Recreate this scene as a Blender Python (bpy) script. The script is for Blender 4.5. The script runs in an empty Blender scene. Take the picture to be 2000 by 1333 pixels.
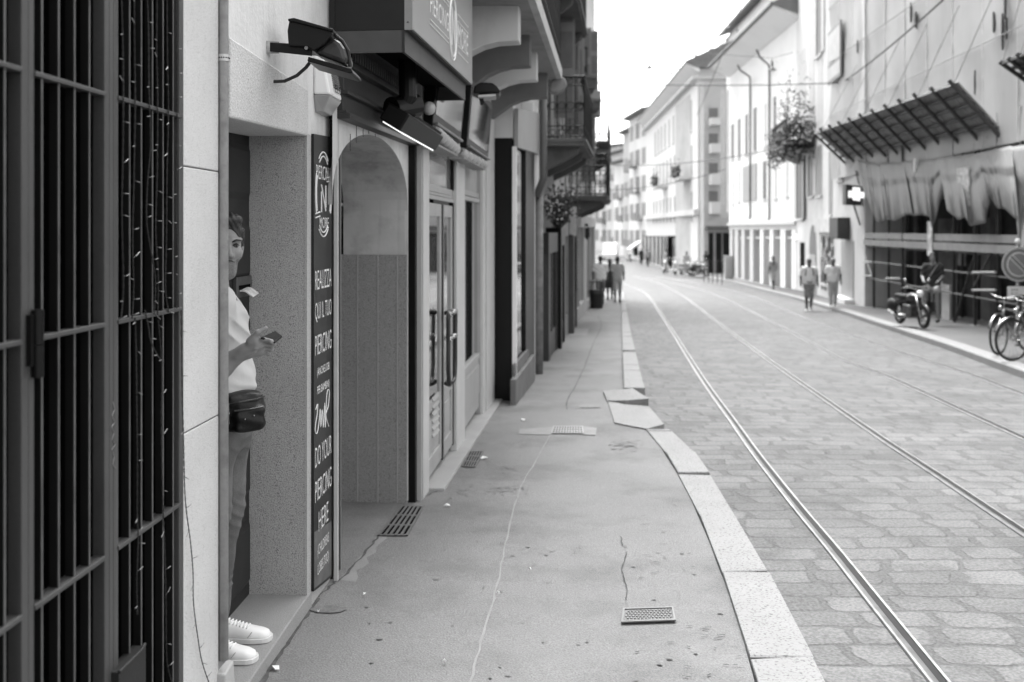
import bpy, bmesh, math, random
import numpy as np
from mathutils import Vector, Matrix
R = math.radians
random.seed(7)
SC = bpy.context.scene
COL = SC.collection
# ---------------------------------------------------------------- camera
F, HC, HY = 1944.0, 1.70, 447.0          # focal length in photo pixels, eye height, horizon row
cd = bpy.data.cameras.new('camera'); cam = bpy.data.objects.new('camera', cd); COL.objects.link(cam)
cam.location = (0, 0, HC); cam.rotation_euler = (R(90), 0, 0)
cd.sensor_width = 36; cd.lens = F * 36 / 2000; cd.shift_y = -(666.5 - HY) / 2000
cd.clip_start = 0.05; cd.clip_end = 2000
cd.dof.use_dof = True; cd.dof.focus_distance = 4.25; cd.dof.aperture_fstop = 2.4
SC.camera = cam
# ---------------------------------------------------------------- sky and sun
SUN_EL, SUN_AZ = 62, -4                    # azimuth measured from +Y towards +X
W = bpy.data.worlds.new('World'); SC.world = W; W.use_nodes = True
nt = W.node_tree; bg = nt.nodes['Background']
sky = nt.nodes.new('ShaderNodeTexSky'); sky.sky_type = 'NISHITA'; sky.sun_disc = False
sky.sun_elevation = R(SUN_EL); sky.sun_rotation = R(SUN_AZ); sky.air_density = 1.0; sky.dust_density = 4.0
bw = nt.nodes.new('ShaderNodeRGBToBW')
nt.links.new(sky.outputs[0], bw.inputs[0]); nt.links.new(bw.outputs[0], bg.inputs[0]); bg.inputs[1].default_value = 0.15
sl = bpy.data.lights.new('sun', 'SUN'); so = bpy.data.objects.new('sun', sl); COL.objects.link(so)
sl.energy = 0.75; sl.angle = R(25); sl.color = (1, 1, 1)
so.rotation_euler = (R(90 - SUN_EL), 0, R(180 - SUN_AZ)); so.location = (0, 0, 60)
SC.view_settings.view_transform = 'Standard'; SC.view_settings.look = 'None'; SC.view_settings.gamma = 1
SC.view_settings.exposure = 2.4
SC.render.engine = 'CYCLES'; SC.cycles.use_denoising = True; SC.cycles.max_bounces = 6
# ---------------------------------------------------------------- geometry helpers
def P(px, py, d): return Vector(((px - 1000) / F * d, d, HC + (HY - py) / F * d))
GD = [(-30, .9), (0, 0), (38, -1.14), (60, -1.62), (85, -2.05), (103, -2.2), (150, -2.5), (420, -3.2)]
def G(d): return float(np.interp(d, [a for a, b in GD], [b for a, b in GD]))
def ground(px, py, dz=0.0):
    lo, hi = 1.0, 400.0
    for _ in range(60):
        d = (lo + hi) / 2
        if HC - (py - HY) / F * d > G(d) + dz: lo = d
        else: hi = d
    return P(px, py, d)
class Fr:
    """a facade: origin, direction along the street, normal towards the street"""
    def __init__(s, X0, d0, m, side=1):
        n = math.hypot(m, 1); s.o = Vector((X0, d0, 0)); s.t = Vector((m / n, 1 / n, 0)); s.n = Vector((side / n, -side * m / n, 0))
    def w(s, u, v, z): return s.o + s.t * u + s.n * v + Vector((0, 0, z))
    def u(s, px, v=0):
        k = (px - 1000) / F; a = s.o + s.n * v
        return (k * a.y - a.x) / (s.t.x - k * s.t.y)
    def d(s, px, v=0): return (s.o + s.n * v + s.t * s.u(px, v)).y
    def z(s, px, py, v=0): return HC + (HY - py) / F * s.d(px, v)
    def uz(s, px, py, v=0): return s.u(px, v), s.z(px, py, v)
    def g(s, u): return G((s.o + s.t * u).y)
class Fl:                                   # free frame: any origin, yaw
    def __init__(s, o, yaw=0, sc=1.0):
        s.o = Vector(o); c, q = math.cos(yaw) * sc, math.sin(yaw) * sc; s.a = Vector((c, q, 0)); s.b = Vector((-q, c, 0)); s.sc = sc
    def w(s, x, y, z): return s.o + s.a * x + s.b * y + Vector((0, 0, z * s.sc))
class Wd:
    def w(s, x, y, z): return Vector((x, y, z))
WD = Wd()
ORG = {}
class MB:
    def __init__(s, fr=WD): s.fr = fr; s.v = []; s.f = []; s.mi = []
    def add(s, pts, faces, m=0, raw=False):
        b = len(s.v); s.v += [Vector(p) if raw else s.fr.w(*p) for p in pts]
        s.f += [tuple(b + i for i in f) for f in faces]; s.mi += [m] * len(faces); return s
    def box(s, x0, x1, y0, y1, z0, z1, m=0):
        p = [(x0, y0, z0), (x1, y0, z0), (x1, y1, z0), (x0, y1, z0), (x0, y0, z1), (x1, y0, z1), (x1, y1, z1), (x0, y1, z1)]
        return s.add(p, [(0, 3, 2, 1), (4, 5, 6, 7), (0, 1, 5, 4), (1, 2, 6, 5), (2, 3, 7, 6), (3, 0, 4, 7)], m)
    def hexa(s, p, m=0, raw=False):         # 8 points: bottom ring, top ring
        return s.add(p, [(0, 3, 2, 1), (4, 5, 6, 7), (0, 1, 5, 4), (1, 2, 6, 5), (2, 3, 7, 6), (3, 0, 4, 7)], m, raw)
    def ext(s, poly, v0, v1, m=0, ax='v'):  # polygon (u,z) pushed along v; ax='u': polygon (v,z) along u; ax='z': (u,v) along z
        f = {'v': lambda a, b, c: (a, c, b), 'u': lambda a, b, c: (c, a, b), 'z': lambda a, b, c: (a, b, c)}[ax]
        n = len(poly); pts = [f(a, b, v0) for a, b in poly] + [f(a, b, v1) for a, b in poly]
        fc = [tuple(range(n))[::-1], tuple(range(n, 2 * n))] + [(i, (i + 1) % n, n + (i + 1) % n, n + i) for i in range(n)]
        return s.add(pts, fc, m)
    def quad(s, pts, m=0, raw=False): return s.add(pts, [tuple(range(len(pts)))], m, raw)
    def tube(s, pts, r, n=8, m=0, raw=False, cap=True):
        q = [Vector(p) if raw else s.fr.w(*p) for p in pts]; k = len(q)
        rs = r if isinstance(r, (list, tuple)) else [r] * k
        V = []; ref = None
        for i, p in enumerate(q):
            t = (q[min(i + 1, k - 1)] - q[max(i - 1, 0)]).normalized()
            if ref is None:
                ref = Vector((0, 0, 1)) if abs(t.z) < .9 else Vector((1, 0, 0))
            a = (ref - t * ref.dot(t)); a = a.normalized() if a.length > 1e-6 else t.orthogonal().normalized()
            ref = a; b = t.cross(a)
            V += [p + (a * math.cos(2 * math.pi * j / n) + b * math.sin(2 * math.pi * j / n)) * rs[i] for j in range(n)]
        fc = [(i * n + j, i * n + (j + 1) % n, (i + 1) * n + (j + 1) % n, (i + 1) * n + j) for i in range(k - 1) for j in range(n)]
        if cap: fc += [tuple(range(n))[::-1], tuple((k - 1) * n + j for j in range(n))]
        return s.add(V, fc, m, True)
    def lathe(s, c, prof, n=16, m=0):       # profile (r,z) around a vertical axis through c (frame coordinates)
        V = []; k = len(prof)
        for r, z in prof:
            V += [(c[0] + r * math.cos(2 * math.pi * j / n), c[1] + r * math.sin(2 * math.pi * j / n), c[2] + z) for j in range(n)]
        fc = [(i * n + j, i * n + (j + 1) % n, (i + 1) * n + (j + 1) % n, (i + 1) * n + j) for i in range(k - 1) for j in range(n)]
        fc += [tuple(range(n))[::-1], tuple((k - 1) * n + j for j in range(n))]
        return s.add(V, fc, m)
    def ball(s, c, r, n=10, m=0):
        k = n // 2 + 1; return s.lathe(c, [(max(1e-4, r * math.sin(math.pi * i / (k - 1))), -r * math.cos(math.pi * i / (k - 1))) for i in range(k)], n, m)
    def ring(s, c, r, t, ax, n=28, k=8, m=0):  # torus; ax: unit axis in frame coordinates
        ax = Vector(ax).normalized(); a = ax.orthogonal().normalized(); b = ax.cross(a); c = Vector(c); V = []
        for i in range(n):
            e = a * math.cos(2 * math.pi * i / n) + b * math.sin(2 * math.pi * i / n)
            V += [tuple(c + e * (r + t * math.cos(2 * math.pi * j / k)) + ax * t * math.sin(2 * math.pi * j / k)) for j in range(k)]
        return s.add(V, [(i * k + j, ((i + 1) % n) * k + j, ((i + 1) % n) * k + (j + 1) % k, i * k + (j + 1) % k) for i in range(n) for j in range(k)], m)
    def build(s, name, mat, parent=None, smooth=False, bevel=0.0, fix=True):
        me = bpy.data.meshes.new(name); mats = mat if isinstance(mat, (list, tuple)) else [mat]
        if parent is not None: og = ORG[parent.name]
        else:
            a = np.array([tuple(p) for p in s.v]); lo, hi = a.min(0), a.max(0); og = Vector(((lo[0] + hi[0]) / 2, (lo[1] + hi[1]) / 2, lo[2]))
        me.from_pydata([p - og for p in s.v], [], s.f)
        for m_ in mats: me.materials.append(m_)
        me.polygons.foreach_set('material_index', s.mi)
        if fix:
            bm = bmesh.new(); bm.from_mesh(me); bmesh.ops.recalc_face_normals(bm, faces=bm.faces); bm.to_mesh(me); bm.free()
        if smooth: me.polygons.foreach_set('use_smooth', [True] * len(me.polygons))
        me.update()
        o = bpy.data.objects.new(name, me); COL.objects.link(o); ORG[o.name] = og
        if parent is not None: o.parent = parent
        else: o.location = og
        if bevel:
            b = o.modifiers.new('bevel', 'BEVEL'); b.width = bevel; b.segments = 2; b.limit_method = 'ANGLE'
        return o
def tag(o, label=None, cat=None, group=None, kind=None):
    for k, v in (('label', label), ('category', cat), ('group', group), ('kind', kind)):
        if v: o[k] = v
    return o
def thing(name, label, cat, loc, group=None):
    o = bpy.data.objects.new(name, None); COL.objects.link(o); o.location = loc; o.empty_display_size = .1
    ORG[o.name] = Vector(loc); return tag(o, label, cat, group)
def copy_tree(o, loc, yaw=0, label=None):
    c = o.copy(); COL.objects.link(c); c.location = loc; c.rotation_euler = (0, 0, yaw); ORG[c.name] = Vector(loc)
    if label: c['label'] = label
    def rec(a, b):
        for ch in a.children:
            q = ch.copy(); COL.objects.link(q); q.parent = b; rec(ch, q)
    rec(o, c); return c
# ---------------------------------------------------------------- materials (all grey: the photograph is black and white)
MATS = {}
def mat(name, g, rough=.8, var=.15, scale=6, fine=0.0, fscale=300, bump=0.0, bscale=None, metal=0.0, stain=0.0, sscale=1.5, spec=.5, streak=0.0):
    """grey surface with soft blotches (var), fine grain (fine), dirt patches (stain), vertical streaks"""
    if name in MATS: return MATS[name]
    m = bpy.data.materials.new(name); m.use_nodes = True; t = m.node_tree; N = t.nodes; L = t.links
    b = N['Principled BSDF']; b.inputs['Roughness'].default_value = rough; b.inputs['Metallic'].default_value = metal
    b.inputs['Specular IOR Level'].default_value = spec
    tc = N.new('ShaderNodeTexCoord')
    def noise(sc, det=4, vec=None, r=.55):
        n = N.new('ShaderNodeTexNoise'); n.inputs['Scale'].default_value = sc; n.inputs['Detail'].default_value = det; n.inputs['Roughness'].default_value = r
        L.new(vec or tc.outputs['Object'], n.inputs['Vector']); return n.outputs['Fac']
    def mr(x, a, bb, c, d):
        n = N.new('ShaderNodeMapRange'); n.inputs[1].default_value = a; n.inputs[2].default_value = bb; n.inputs[3].default_value = c; n.inputs[4].default_value = d
        L.new(x, n.inputs[0]); return n.outputs[0]
    def mul(x, y):
        n = N.new('ShaderNodeMath'); n.operation = 'MULTIPLY'; L.new(x, n.inputs[0])
        if isinstance(y, float): n.inputs[1].default_value = y
        else: L.new(y, n.inputs[1])
        return n.outputs[0]
    val = mr(noise(scale), .3, .7, 1 - var, 1 + var)
    if fine: val = mul(val, mr(noise(fscale, 2), .35, .65, 1 - fine, 1 + fine))
    if stain: val = mul(val, mr(noise(sscale, 6, r=.65), .5, .72, 1.0, 1 - stain))
    if streak:
        mp = N.new('ShaderNodeMapping'); mp.inputs['Scale'].default_value = (1, 1, .06); L.new(tc.outputs['Object'], mp.inputs[0])
        val = mul(val, mr(noise(14, 5, mp.outputs[0]), .5, .75, 1.0, 1 - streak))
    val = mul(val, float(g))
    L.new(val, b.inputs['Base Color'])
    if bump:
        bp = N.new('ShaderNodeBump'); bp.inputs['Strength'].default_value = 1.0; bp.inputs['Distance'].default_value = bump
        L.new(noise(bscale or fscale, 3), bp.inputs['Height']); L.new(bp.outputs[0], b.inputs['Normal'])
    MATS[name] = m; return m
def granite(name, light, dark, sc=260, bump=.002, thr=(.47, .56)):
    m = mat(name, 1.0, .85, .06, 3, bump=bump, bscale=sc * .6)
    t = m.node_tree; N = t.nodes; L = t.links; b = N['Principled BSDF']; old = b.inputs['Base Color'].links[0].from_socket
    tc = [n for n in N if n.bl_idname == 'ShaderNodeTexCoord'][0]
    n = N.new('ShaderNodeTexNoise'); n.inputs['Scale'].default_value = sc; n.inputs['Detail'].default_value = 3; L.new(tc.outputs['Object'], n.inputs['Vector'])
    r = N.new('ShaderNodeMapRange'); r.inputs[1].default_value = thr[0]; r.inputs[2].default_value = thr[1]; r.inputs[3].default_value = light; r.inputs[4].default_value = dark
    L.new(n.outputs['Fac'], r.inputs[0]); mu = N.new('ShaderNodeMath'); mu.operation = 'MULTIPLY'; L.new(old, mu.inputs[0]); L.new(r.outputs[0], mu.inputs[1]); L.new(mu.outputs[0], b.inputs['Base Color'])
    return m
def glass(name, g=.02, rough=.03):
    m = mat(name, g, rough, .1, 2); m.node_tree.nodes['Principled BSDF'].inputs['Specular IOR Level'].default_value = .9; m.node_tree.nodes['Principled BSDF'].inputs['IOR'].default_value = 1.9
    return m
def cobble():
    m = mat('cobble_stone', 1.0, .7, .14, 1.1, spec=.2, fine=.24, fscale=60, stain=.14, sscale=.8)
    t = m.node_tree; N = t.nodes; L = t.links; b = N['Principled BSDF']; old = b.inputs['Base Color'].links[0].from_socket
    tc = [n for n in N if n.bl_idname == 'ShaderNodeTexCoord'][0]
    def noise(sc, det):
        n = N.new('ShaderNodeTexNoise'); n.inputs['Scale'].default_value = sc; n.inputs['Detail'].default_value = det; L.new(tc.outputs['Object'], n.inputs['Vector']); return n
    def shift(vec, src, k):
        v = N.new('ShaderNodeVectorMath'); v.operation = 'MULTIPLY_ADD'; v.inputs[1].default_value = k; L.new(src, v.inputs[0]); L.new(vec, v.inputs[2]); return v.outputs[0]
    v = shift(tc.outputs['Object'], noise(.8, 2).outputs['Color'], (.5, .14, 0)); v = shift(v, noise(5, 3).outputs['Color'], (.10, .06, 0)); v = shift(v, noise(17, 2).outputs['Color'], (.03, .02, 0))
    def M(op, a, b_=None, c=None):
        n = N.new('ShaderNodeMath'); n.operation = op
        for k, x in enumerate((a, b_, c)):
            if x is None: continue
            if isinstance(x, (int, float)): n.inputs[k].default_value = x
            else: L.new(x, n.inputs[k])
        return n.outputs[0]
    # setts laid in rows across the street: every stone has its own length, shift and tone, with wide filled gaps at its ends
    sx_ = N.new('ShaderNodeSeparateXYZ'); L.new(v, sx_.inputs[0]); WX, WY, RA = .40, .222, .036
    yy = M('DIVIDE', sx_.outputs[1], WY); row = M('FLOOR', yy); fy = M('ABSOLUTE', M('SUBTRACT', M('FRACT', yy), .5))
    w1 = N.new('ShaderNodeTexWhiteNoise'); w1.noise_dimensions = '1D'; L.new(row, w1.inputs['W'])
    xx = M('ADD', M('DIVIDE', sx_.outputs[0], WX), M('MULTIPLY', w1.outputs['Value'], 7.3)); cel = M('FLOOR', xx); fx = M('ABSOLUTE', M('SUBTRACT', M('FRACT', xx), .5))
    cb = N.new('ShaderNodeCombineXYZ'); L.new(cel, cb.inputs[0]); L.new(row, cb.inputs[1]); w2 = N.new('ShaderNodeTexWhiteNoise'); w2.noise_dimensions = '2D'; L.new(cb.outputs[0], w2.inputs['Vector'])
    sc2 = N.new('ShaderNodeSeparateColor'); L.new(w2.outputs['Color'], sc2.inputs[0])
    hl = M('MULTIPLY_ADD', sc2.outputs[0], .10 * WX, .385 * WX - RA); hh = M('MULTIPLY_ADD', sc2.outputs[1], .05 * WY, .425 * WY - RA)
    qx, qy = M('SUBTRACT', M('MULTIPLY', fx, WX), hl), M('SUBTRACT', M('MULTIPLY', fy, WY), hh)
    px_, py_ = M('MAXIMUM', qx, 0), M('MAXIMUM', qy, 0); dist = M('SUBTRACT', M('ADD', M('SQRT', M('ADD', M('MULTIPLY', px_, px_), M('MULTIPLY', py_, py_))), M('MINIMUM', M('MAXIMUM', qx, qy), 0)), RA)
    mk = N.new('ShaderNodeMapRange'); mk.interpolation_type = 'SMOOTHSTEP'; mk.inputs[1].default_value = -.010; mk.inputs[2].default_value = .008; mk.inputs[3].default_value = 1; mk.inputs[4].default_value = 0; L.new(dist, mk.inputs[0])
    tone = M('MULTIPLY_ADD', sc2.outputs[2], .034, .112); fill = M('MULTIPLY_ADD', noise(90, 2).outputs['Fac'], .05, .068)
    class BR: outputs = {'Color': M('ADD', M('MULTIPLY', tone, mk.outputs[0]), M('MULTIPLY', fill, M('SUBTRACT', 1, mk.outputs[0]))), 'Fac': M('SUBTRACT', 1, mk.outputs[0])}
    br = BR
    # asphalt smeared over the joints in places hides some stones
    am = N.new('ShaderNodeMapRange'); am.inputs[1].default_value = .50; am.inputs[2].default_value = .64; am.inputs[3].default_value = 0; am.inputs[4].default_value = .8; L.new(noise(2.3, 5).outputs['Fac'], am.inputs[0])
    mx = N.new('ShaderNodeMixRGB'); mx.inputs[2].default_value = (.095, .095, .095, 1); L.new(am.outputs[0], mx.inputs[0]); L.new(br.outputs['Color'], mx.inputs[1])
    mu = N.new('ShaderNodeMixRGB'); mu.blend_type = 'MULTIPLY'; mu.inputs[0].default_value = 1; L.new(mx.outputs[0], mu.inputs[1]); L.new(old, mu.inputs[2]); L.new(mu.outputs[0], b.inputs['Base Color'])
    mi = N.new('ShaderNodeMath'); mi.operation = 'MULTIPLY_ADD'; mi.inputs[1].default_value = -1.2; L.new(br.outputs['Fac'], mi.inputs[0]); L.new(noise(45, 5).outputs['Fac'], mi.inputs[2])
    bp = N.new('ShaderNodeBump'); bp.inputs['Distance'].default_value = .008; bp.inputs['Strength'].default_value = .8; L.new(mi.outputs[0], bp.inputs['Height']); L.new(bp.outputs[0], b.inputs['Normal'])
    return m
def emit(name, s):
    m = bpy.data.materials.new(name); m.use_nodes = True; b = m.node_tree.nodes['Principled BSDF']
    b.inputs['Base Color'].default_value = (.8, .8, .8, 1); b.inputs['Emission Color'].default_value = (1, 1, 1, 1); b.inputs['Emission Strength'].default_value = s; return m
IRON = mat('dark_iron', .015, .5, .2, 8, spec=.3, bump=.0006, bscale=90)
STEEL = mat('grey_gate_steel', 0.052, .45, .12, 5, fine=.06, fscale=120, streak=.2)
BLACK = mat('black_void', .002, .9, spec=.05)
BLACKP = mat('black_paint', .004, .35, .2, 6, spec=.22)
DARKWOOD = mat('dark_door_wood', 0.012, .5, .3, 10, streak=.3)
GRAN_L = granite('pale_granite', .55, .26, 330, .0012, (.55, .66))
GRAN_D = granite('rough_granite', .40, .10, 250, .003, (.52, .66))
GRAN_R = granite('ribbed_granite', 0.27, .08, 240, .0025, (.50, .64))
PLAST = mat('pale_plaster', 0.6, .9, .08, 2.5, fine=.05, fscale=120, stain=.25, sscale=1.6, bump=.002, bscale=40, streak=.12)
ROUGHSTONE = granite('lintel_stone', .52, .36, 160, .004, (.5, .62))
WHITEP = mat('white_painted_wall', 0.5, .75, .06, 2, stain=.16, sscale=2, streak=.12)
GREYPL = mat('grey_plaster', .42, .85, .14, 2.5, streak=.25, stain=.35, sscale=4, bump=.001, bscale=30)
CREAM = mat('pale_joinery', 0.5, .5, .06, 3, streak=.1)
STONE = mat('pale_step_stone', 0.36, .8, .1, 3, fine=.08, fscale=200, stain=.2, sscale=5)
KERB = granite('kerb_granite', .235, .10, 75, .006, (.54, .70))
ASPH = mat('pavement_asphalt', 0.182, .85, .10, .8, fine=.17, fscale=120, spec=.3, stain=.30, sscale=1.5, bump=.005, bscale=110)
PATCH = mat('pale_mortar_patch', 0.228, .9, .12, 6, fine=.1, fscale=200)
CRACK = mat('dark_crack', .06, .95)
STAIN = mat('oil_stain', 0.145, .8, .25, 18, fine=.2, fscale=120)
RAILM = mat('worn_rail_steel', 0.32, .42, .25, 7, metal=1.0)
GROOVE = mat('dark_rail_groove', .012, .6, .3, 4, spec=.2)
RAILF = mat('worn_rail_floor', 0.17, .5, .25, 7, metal=.7)
PAPER = mat('white_paper', .8, .8, .05)
WHITE = mat('white_enamel', .75, .45, .04)
MIDG = mat('mid_grey_paint', .22, .55, .1, 4)
FRIEZE = mat('dark_grey_joinery', .024, .5, .2, 6, stain=.2, sscale=4)
GL_DARK = glass('dark_glass', .012)
FARWIN = mat('far_window', 0.045, .5, .4, 1.5)
GL_REFL = mat('reflecting_shop_glass', .42, .04, .1, 2, metal=1.0)
SHUT = mat('grey_shutter_paint', .20, .6, .1, 3)
SHUT_L = mat('pale_shutter_paint', .42, .6, .1, 3)
WALL_W = mat('white_house_plaster', 0.74, .9, .03, .4, stain=.06, sscale=.5, streak=.05)
WALL_G = mat('pale_grey_plaster', .55, .9, .06, .5, stain=.12, sscale=.5, streak=.1)
WALL_D = mat('weathered_plaster', .40, .9, .1, .6, stain=.2, sscale=.6, streak=.2)
ROOF = mat('grey_roof_tile', .16, .9, .15, 3)
SHEET = mat('scaffold_sheet', 0.43, .8, .05, .8, streak=.10)
TARP = mat('hanging_tarpaulin', 0.3, .7, .08, 1, streak=.12)
BOARD = mat('scaffold_board', 0.3, .8, .12, 3)
LEAF = mat('plant_leaf', 0.022, .6, .4, 12)
SKIN = mat('skin', 0.23, .55, .06, 14, bump=.0006, bscale=160)
SKIN_T = mat('tanned_skin', 0.1, .6, .06, 14)
HAIR = mat('dark_hair', .018, .45, .3, 60)
HAIR_G = mat('grey_hair', .35, .7, .2, 40)
CLOTH_W = mat('white_cotton', 0.47, .9, .03, 5, bump=.003, bscale=16)
CLOTH_L = mat('light_cotton', 0.8, .9, .05, 5)
CLOTH_M = mat('grey_cotton', 0.33, .9, .1, 6)
CLOTH_D = mat('dark_cotton', .03, .9, .1, 6)
RUBBER = mat('black_rubber', .015, .7, .1)
CHROME = mat('bright_metal', 0.32, .22, .05, 4, metal=1.0)
# ---------------------------------------------------------------- lettering
def lettering(mb, txt, u0, u1, z0, z1, v, depth=.002, thin=0.0, m=0, shear=0.0):
    c = bpy.data.curves.new('t', 'FONT'); c.body = txt; c.offset = -thin; c.resolution_u = 3; c.shear = shear
    o = bpy.data.objects.new('t', c); COL.objects.link(o)
    me = bpy.data.meshes.new_from_object(o.evaluated_get(bpy.context.evaluated_depsgraph_get()))
    a = np.array([tuple(q.co) for q in me.vertices]); lo, hi = a.min(0), a.max(0)
    pts = [(u0 + (p[0] - lo[0]) / (hi[0] - lo[0]) * (u1 - u0), v + depth, z0 + (p[1] - lo[1]) / (hi[1] - lo[1]) * (z1 - z0)) for p in a]
    mb.add(pts, [tuple(p.vertices) for p in me.polygons], m)
    bpy.data.objects.remove(o); bpy.data.curves.remove(c); bpy.data.meshes.remove(me)
def arc(cu, cz, ru, rz, a0, a1, n=24): return [(cu + ru * math.cos(R(a0 + (a1 - a0) * i / n)), cz + rz * math.sin(R(a0 + (a1 - a0) * i / n))) for i in range(n + 1)]
# ---------------------------------------------------------------- smooth bodies: distance fields turned into one skin
def sm(a, b, k):
    h = np.maximum(k - np.abs(a - b), 0) / k; return np.minimum(a, b) - h * h * k * .25
def rc(p, a, b, r1, r2):
    a = np.array(a, float); b = np.array(b, float); ab = b - a; t = np.clip(((p - a) @ ab) / max(ab @ ab, 1e-9), 0, 1)
    return np.linalg.norm(p - a - t[..., None] * ab, axis=-1) - (r1 + (r2 - r1) * t)
def el(p, c, r):
    r = np.array(r, float); q = p - np.array(c, float); k0 = np.linalg.norm(q / r, axis=-1); k1 = np.linalg.norm(q / r ** 2, axis=-1); return k0 * (k0 - 1) / np.maximum(k1, 1e-9)
def bx(p, c, h, r=.01):
    q = np.abs(p - np.array(c, float)) - (np.array(h, float) - r); return np.linalg.norm(np.maximum(q, 0), axis=-1) + np.minimum(q.max(-1), 0) - r
def skin(fn, lo, hi, h):
    """surface nets over fn on a box -> (verts, quads)"""
    ax = [np.arange(lo[i], hi[i] + h, h) for i in range(3)]
    g = np.stack(np.meshgrid(*ax, indexing='ij'), -1); f = fn(g.reshape(-1, 3)).reshape(g.shape[:3]); s = f < 0
    n = [len(a) for a in ax]; c8 = [(i, j, k) for i in (0, 1) for j in (0, 1) for k in (0, 1)]
    sl = lambda A, o: A[o[0]:n[0] - 1 + o[0], o[1]:n[1] - 1 + o[1], o[2]:n[2] - 1 + o[2]]
    cnt = sum(sl(s, o).astype(int) for o in c8); act = (cnt > 0) & (cnt < 8)
    acc = np.zeros(act.shape + (3,)); num = np.zeros(act.shape)
    for a in c8:
        for x in range(3):
            if a[x] == 0:
                b = list(a); b[x] = 1; fa, fb = sl(f, a), sl(f, b); cr = (fa < 0) != (fb < 0)
                t = np.where(cr, fa / np.where(cr, fa - fb, 1), 0); q = np.zeros(act.shape + (3,)); q[...] = a; q[..., x] = t
                acc += q * cr[..., None]; num += cr
    idx = -np.ones(act.shape, int); I = np.argwhere(act); idx[act] = np.arange(len(I))
    V = (I + acc[act] / num[act][:, None]) * h + np.array(lo); Q = []
    for x in range(3):
        y, z = (x + 1) % 3, (x + 2) % 3
        o = [slice(0, k) for k in n]; a = f[tuple(slice(0, n[i] - 1) if i == x else slice(None) for i in range(3))]; b = f[tuple(slice(1, None) if i == x else slice(None) for i in range(3))]
        E = np.argwhere((a < 0) != (b < 0)); sg = a[tuple(E.T)] < 0
        ok = (E[:, y] > 0) & (E[:, z] > 0) & (E[:, y] < n[y] - 1) & (E[:, z] < n[z] - 1); E, sg = E[ok], sg[ok]
        def at(dy, dz):
            q = E.copy(); q[:, y] -= dy; q[:, z] -= dz; return idx[tuple(q.T)]
        A, B, C_, D = at(1, 1), at(0, 1), at(0, 0), at(1, 0)
        q = np.stack([A, B, C_, D], 1); q[~sg] = q[~sg][:, ::-1]; Q.append(q)
    return V, np.concatenate(Q)
def blob(fn, lo, hi, h, name, m, parent=None, fr=WD):
    V, Q = skin(fn, lo, hi, h); mb = MB(fr); mb.add([tuple(p) for p in V], [tuple(int(i) for i in q) for q in Q])
    return mb.build(name, m, parent, smooth=True, fix=False)
# ================================================================ road, pavements, kerbs, rails
RD = -.07                                   # the road lies a little under the pavement
YS = [-8, -4, 0, 2, 4, 6, 8, 10, 12, 14, 17, 20, 24, 28, 32, 36, 40, 45, 50, 55, 60, 66, 72, 78, 85, 92, 100, 110, 125, 150, 180, 220, 300, 420]
def strip(mb, rows, m=0):                   # rows: lists of world points of equal length
    k = len(rows[0]); pts = [p for r in rows for p in r]
    return mb.add(pts, [(i * k + j, i * k + j + 1, (i + 1) * k + j + 1, (i + 1) * k + j) for i in range(len(rows) - 1) for j in range(k - 1)], m, True)
mb = MB(); strip(mb, [[Vector((x, y, G(y) + RD)) for x in (-70, -20, -3, 0, 3, 8, 14, 30, 90)] for y in YS])
tag(mb.build('road', cobble()), kind='structure')
# left kerb, traced on the pavement level
K_IN = [(1478, 1333), (1433, 1170), (1392, 1075), (1383, 1040), (1360, 990), (1340, 955), (1322, 920), (1298, 880), (1262, 838)]
K_OUT = [(1612, 1333), (1537, 1180), (1480, 1080), (1458, 1040), (1425, 990), (1400, 950), (1378, 910), (1348, 872), (1296, 828)]
ki = [ground(*p) for p in K_IN]; ko = [ground(*p) for p in K_OUT]
def ext_back(a, b, y): t = (y - a.y) / (b.y - a.y); return Vector((a.x + (b.x - a.x) * t, y, G(y)))
ki.insert(0, ext_back(ki[0], ki[2], -6)); ko.insert(0, ext_back(ko[0], ko[2], -6))
far_i = [ground(*p) for p in [(1220, 790), (1218, 740), (1216, 700), (1215, 660), (1214, 620), (1213, 590), (1211, 572)]]
far_o = [ground(*p) for p in [(1267, 790), (1251, 740), (1243, 700), (1233, 660), (1226, 620), (1221, 590), (1217, 572)]]
mb = MB()
def line_at(L, y):
    for a, b in zip(L, L[1:]):
        if a.y <= y <= b.y: return a + (b - a) * ((y - a.y) / (b.y - a.y))
    return L[-1]
def stones(mb, li, lo, ya, yb, lift, steps, th=.16):
    y = ya; rng = random.Random(3)
    while y < yb - .05:
        y2 = min(yb, y + steps * rng.uniform(.7, 1.35)); a, b = line_at(li, y), line_at(lo, y); c, e = line_at(lo, y2 - .018), line_at(li, y2 - .018)
        dz = lift + rng.uniform(-.009, .009); tl = rng.uniform(-.04, .04)
        ring = [a, b + Vector((0, tl, 0)), c + Vector((0, tl, 0)), e]
        # one stone: every kerb stone has worn, slightly rounded edges
        top = [p + Vector((0, 0, dz)) for p in ring]; cen = sum(top, Vector()) / 4
        mid = [p + (p - cen).normalized() * 0.0 for p in top]; inn = [cen + (p - cen) * (1 - .010 / max(.1, (p - cen).length)) + Vector((0, 0, .006)) for p in top]
        bot = [p + Vector((0, 0, -th)) for p in mid]
        mb.add(bot + mid + inn, [(0, 1, 5, 4), (1, 2, 6, 5), (2, 3, 7, 6), (3, 0, 4, 7), (4, 5, 9, 8), (5, 6, 10, 9), (6, 7, 11, 10), (7, 4, 8, 11), (8, 9, 10, 11)], 0, True)
        y = y2
stones(mb, ki, ko, -5, ki[-1].y, -.004, 1.0)
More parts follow.
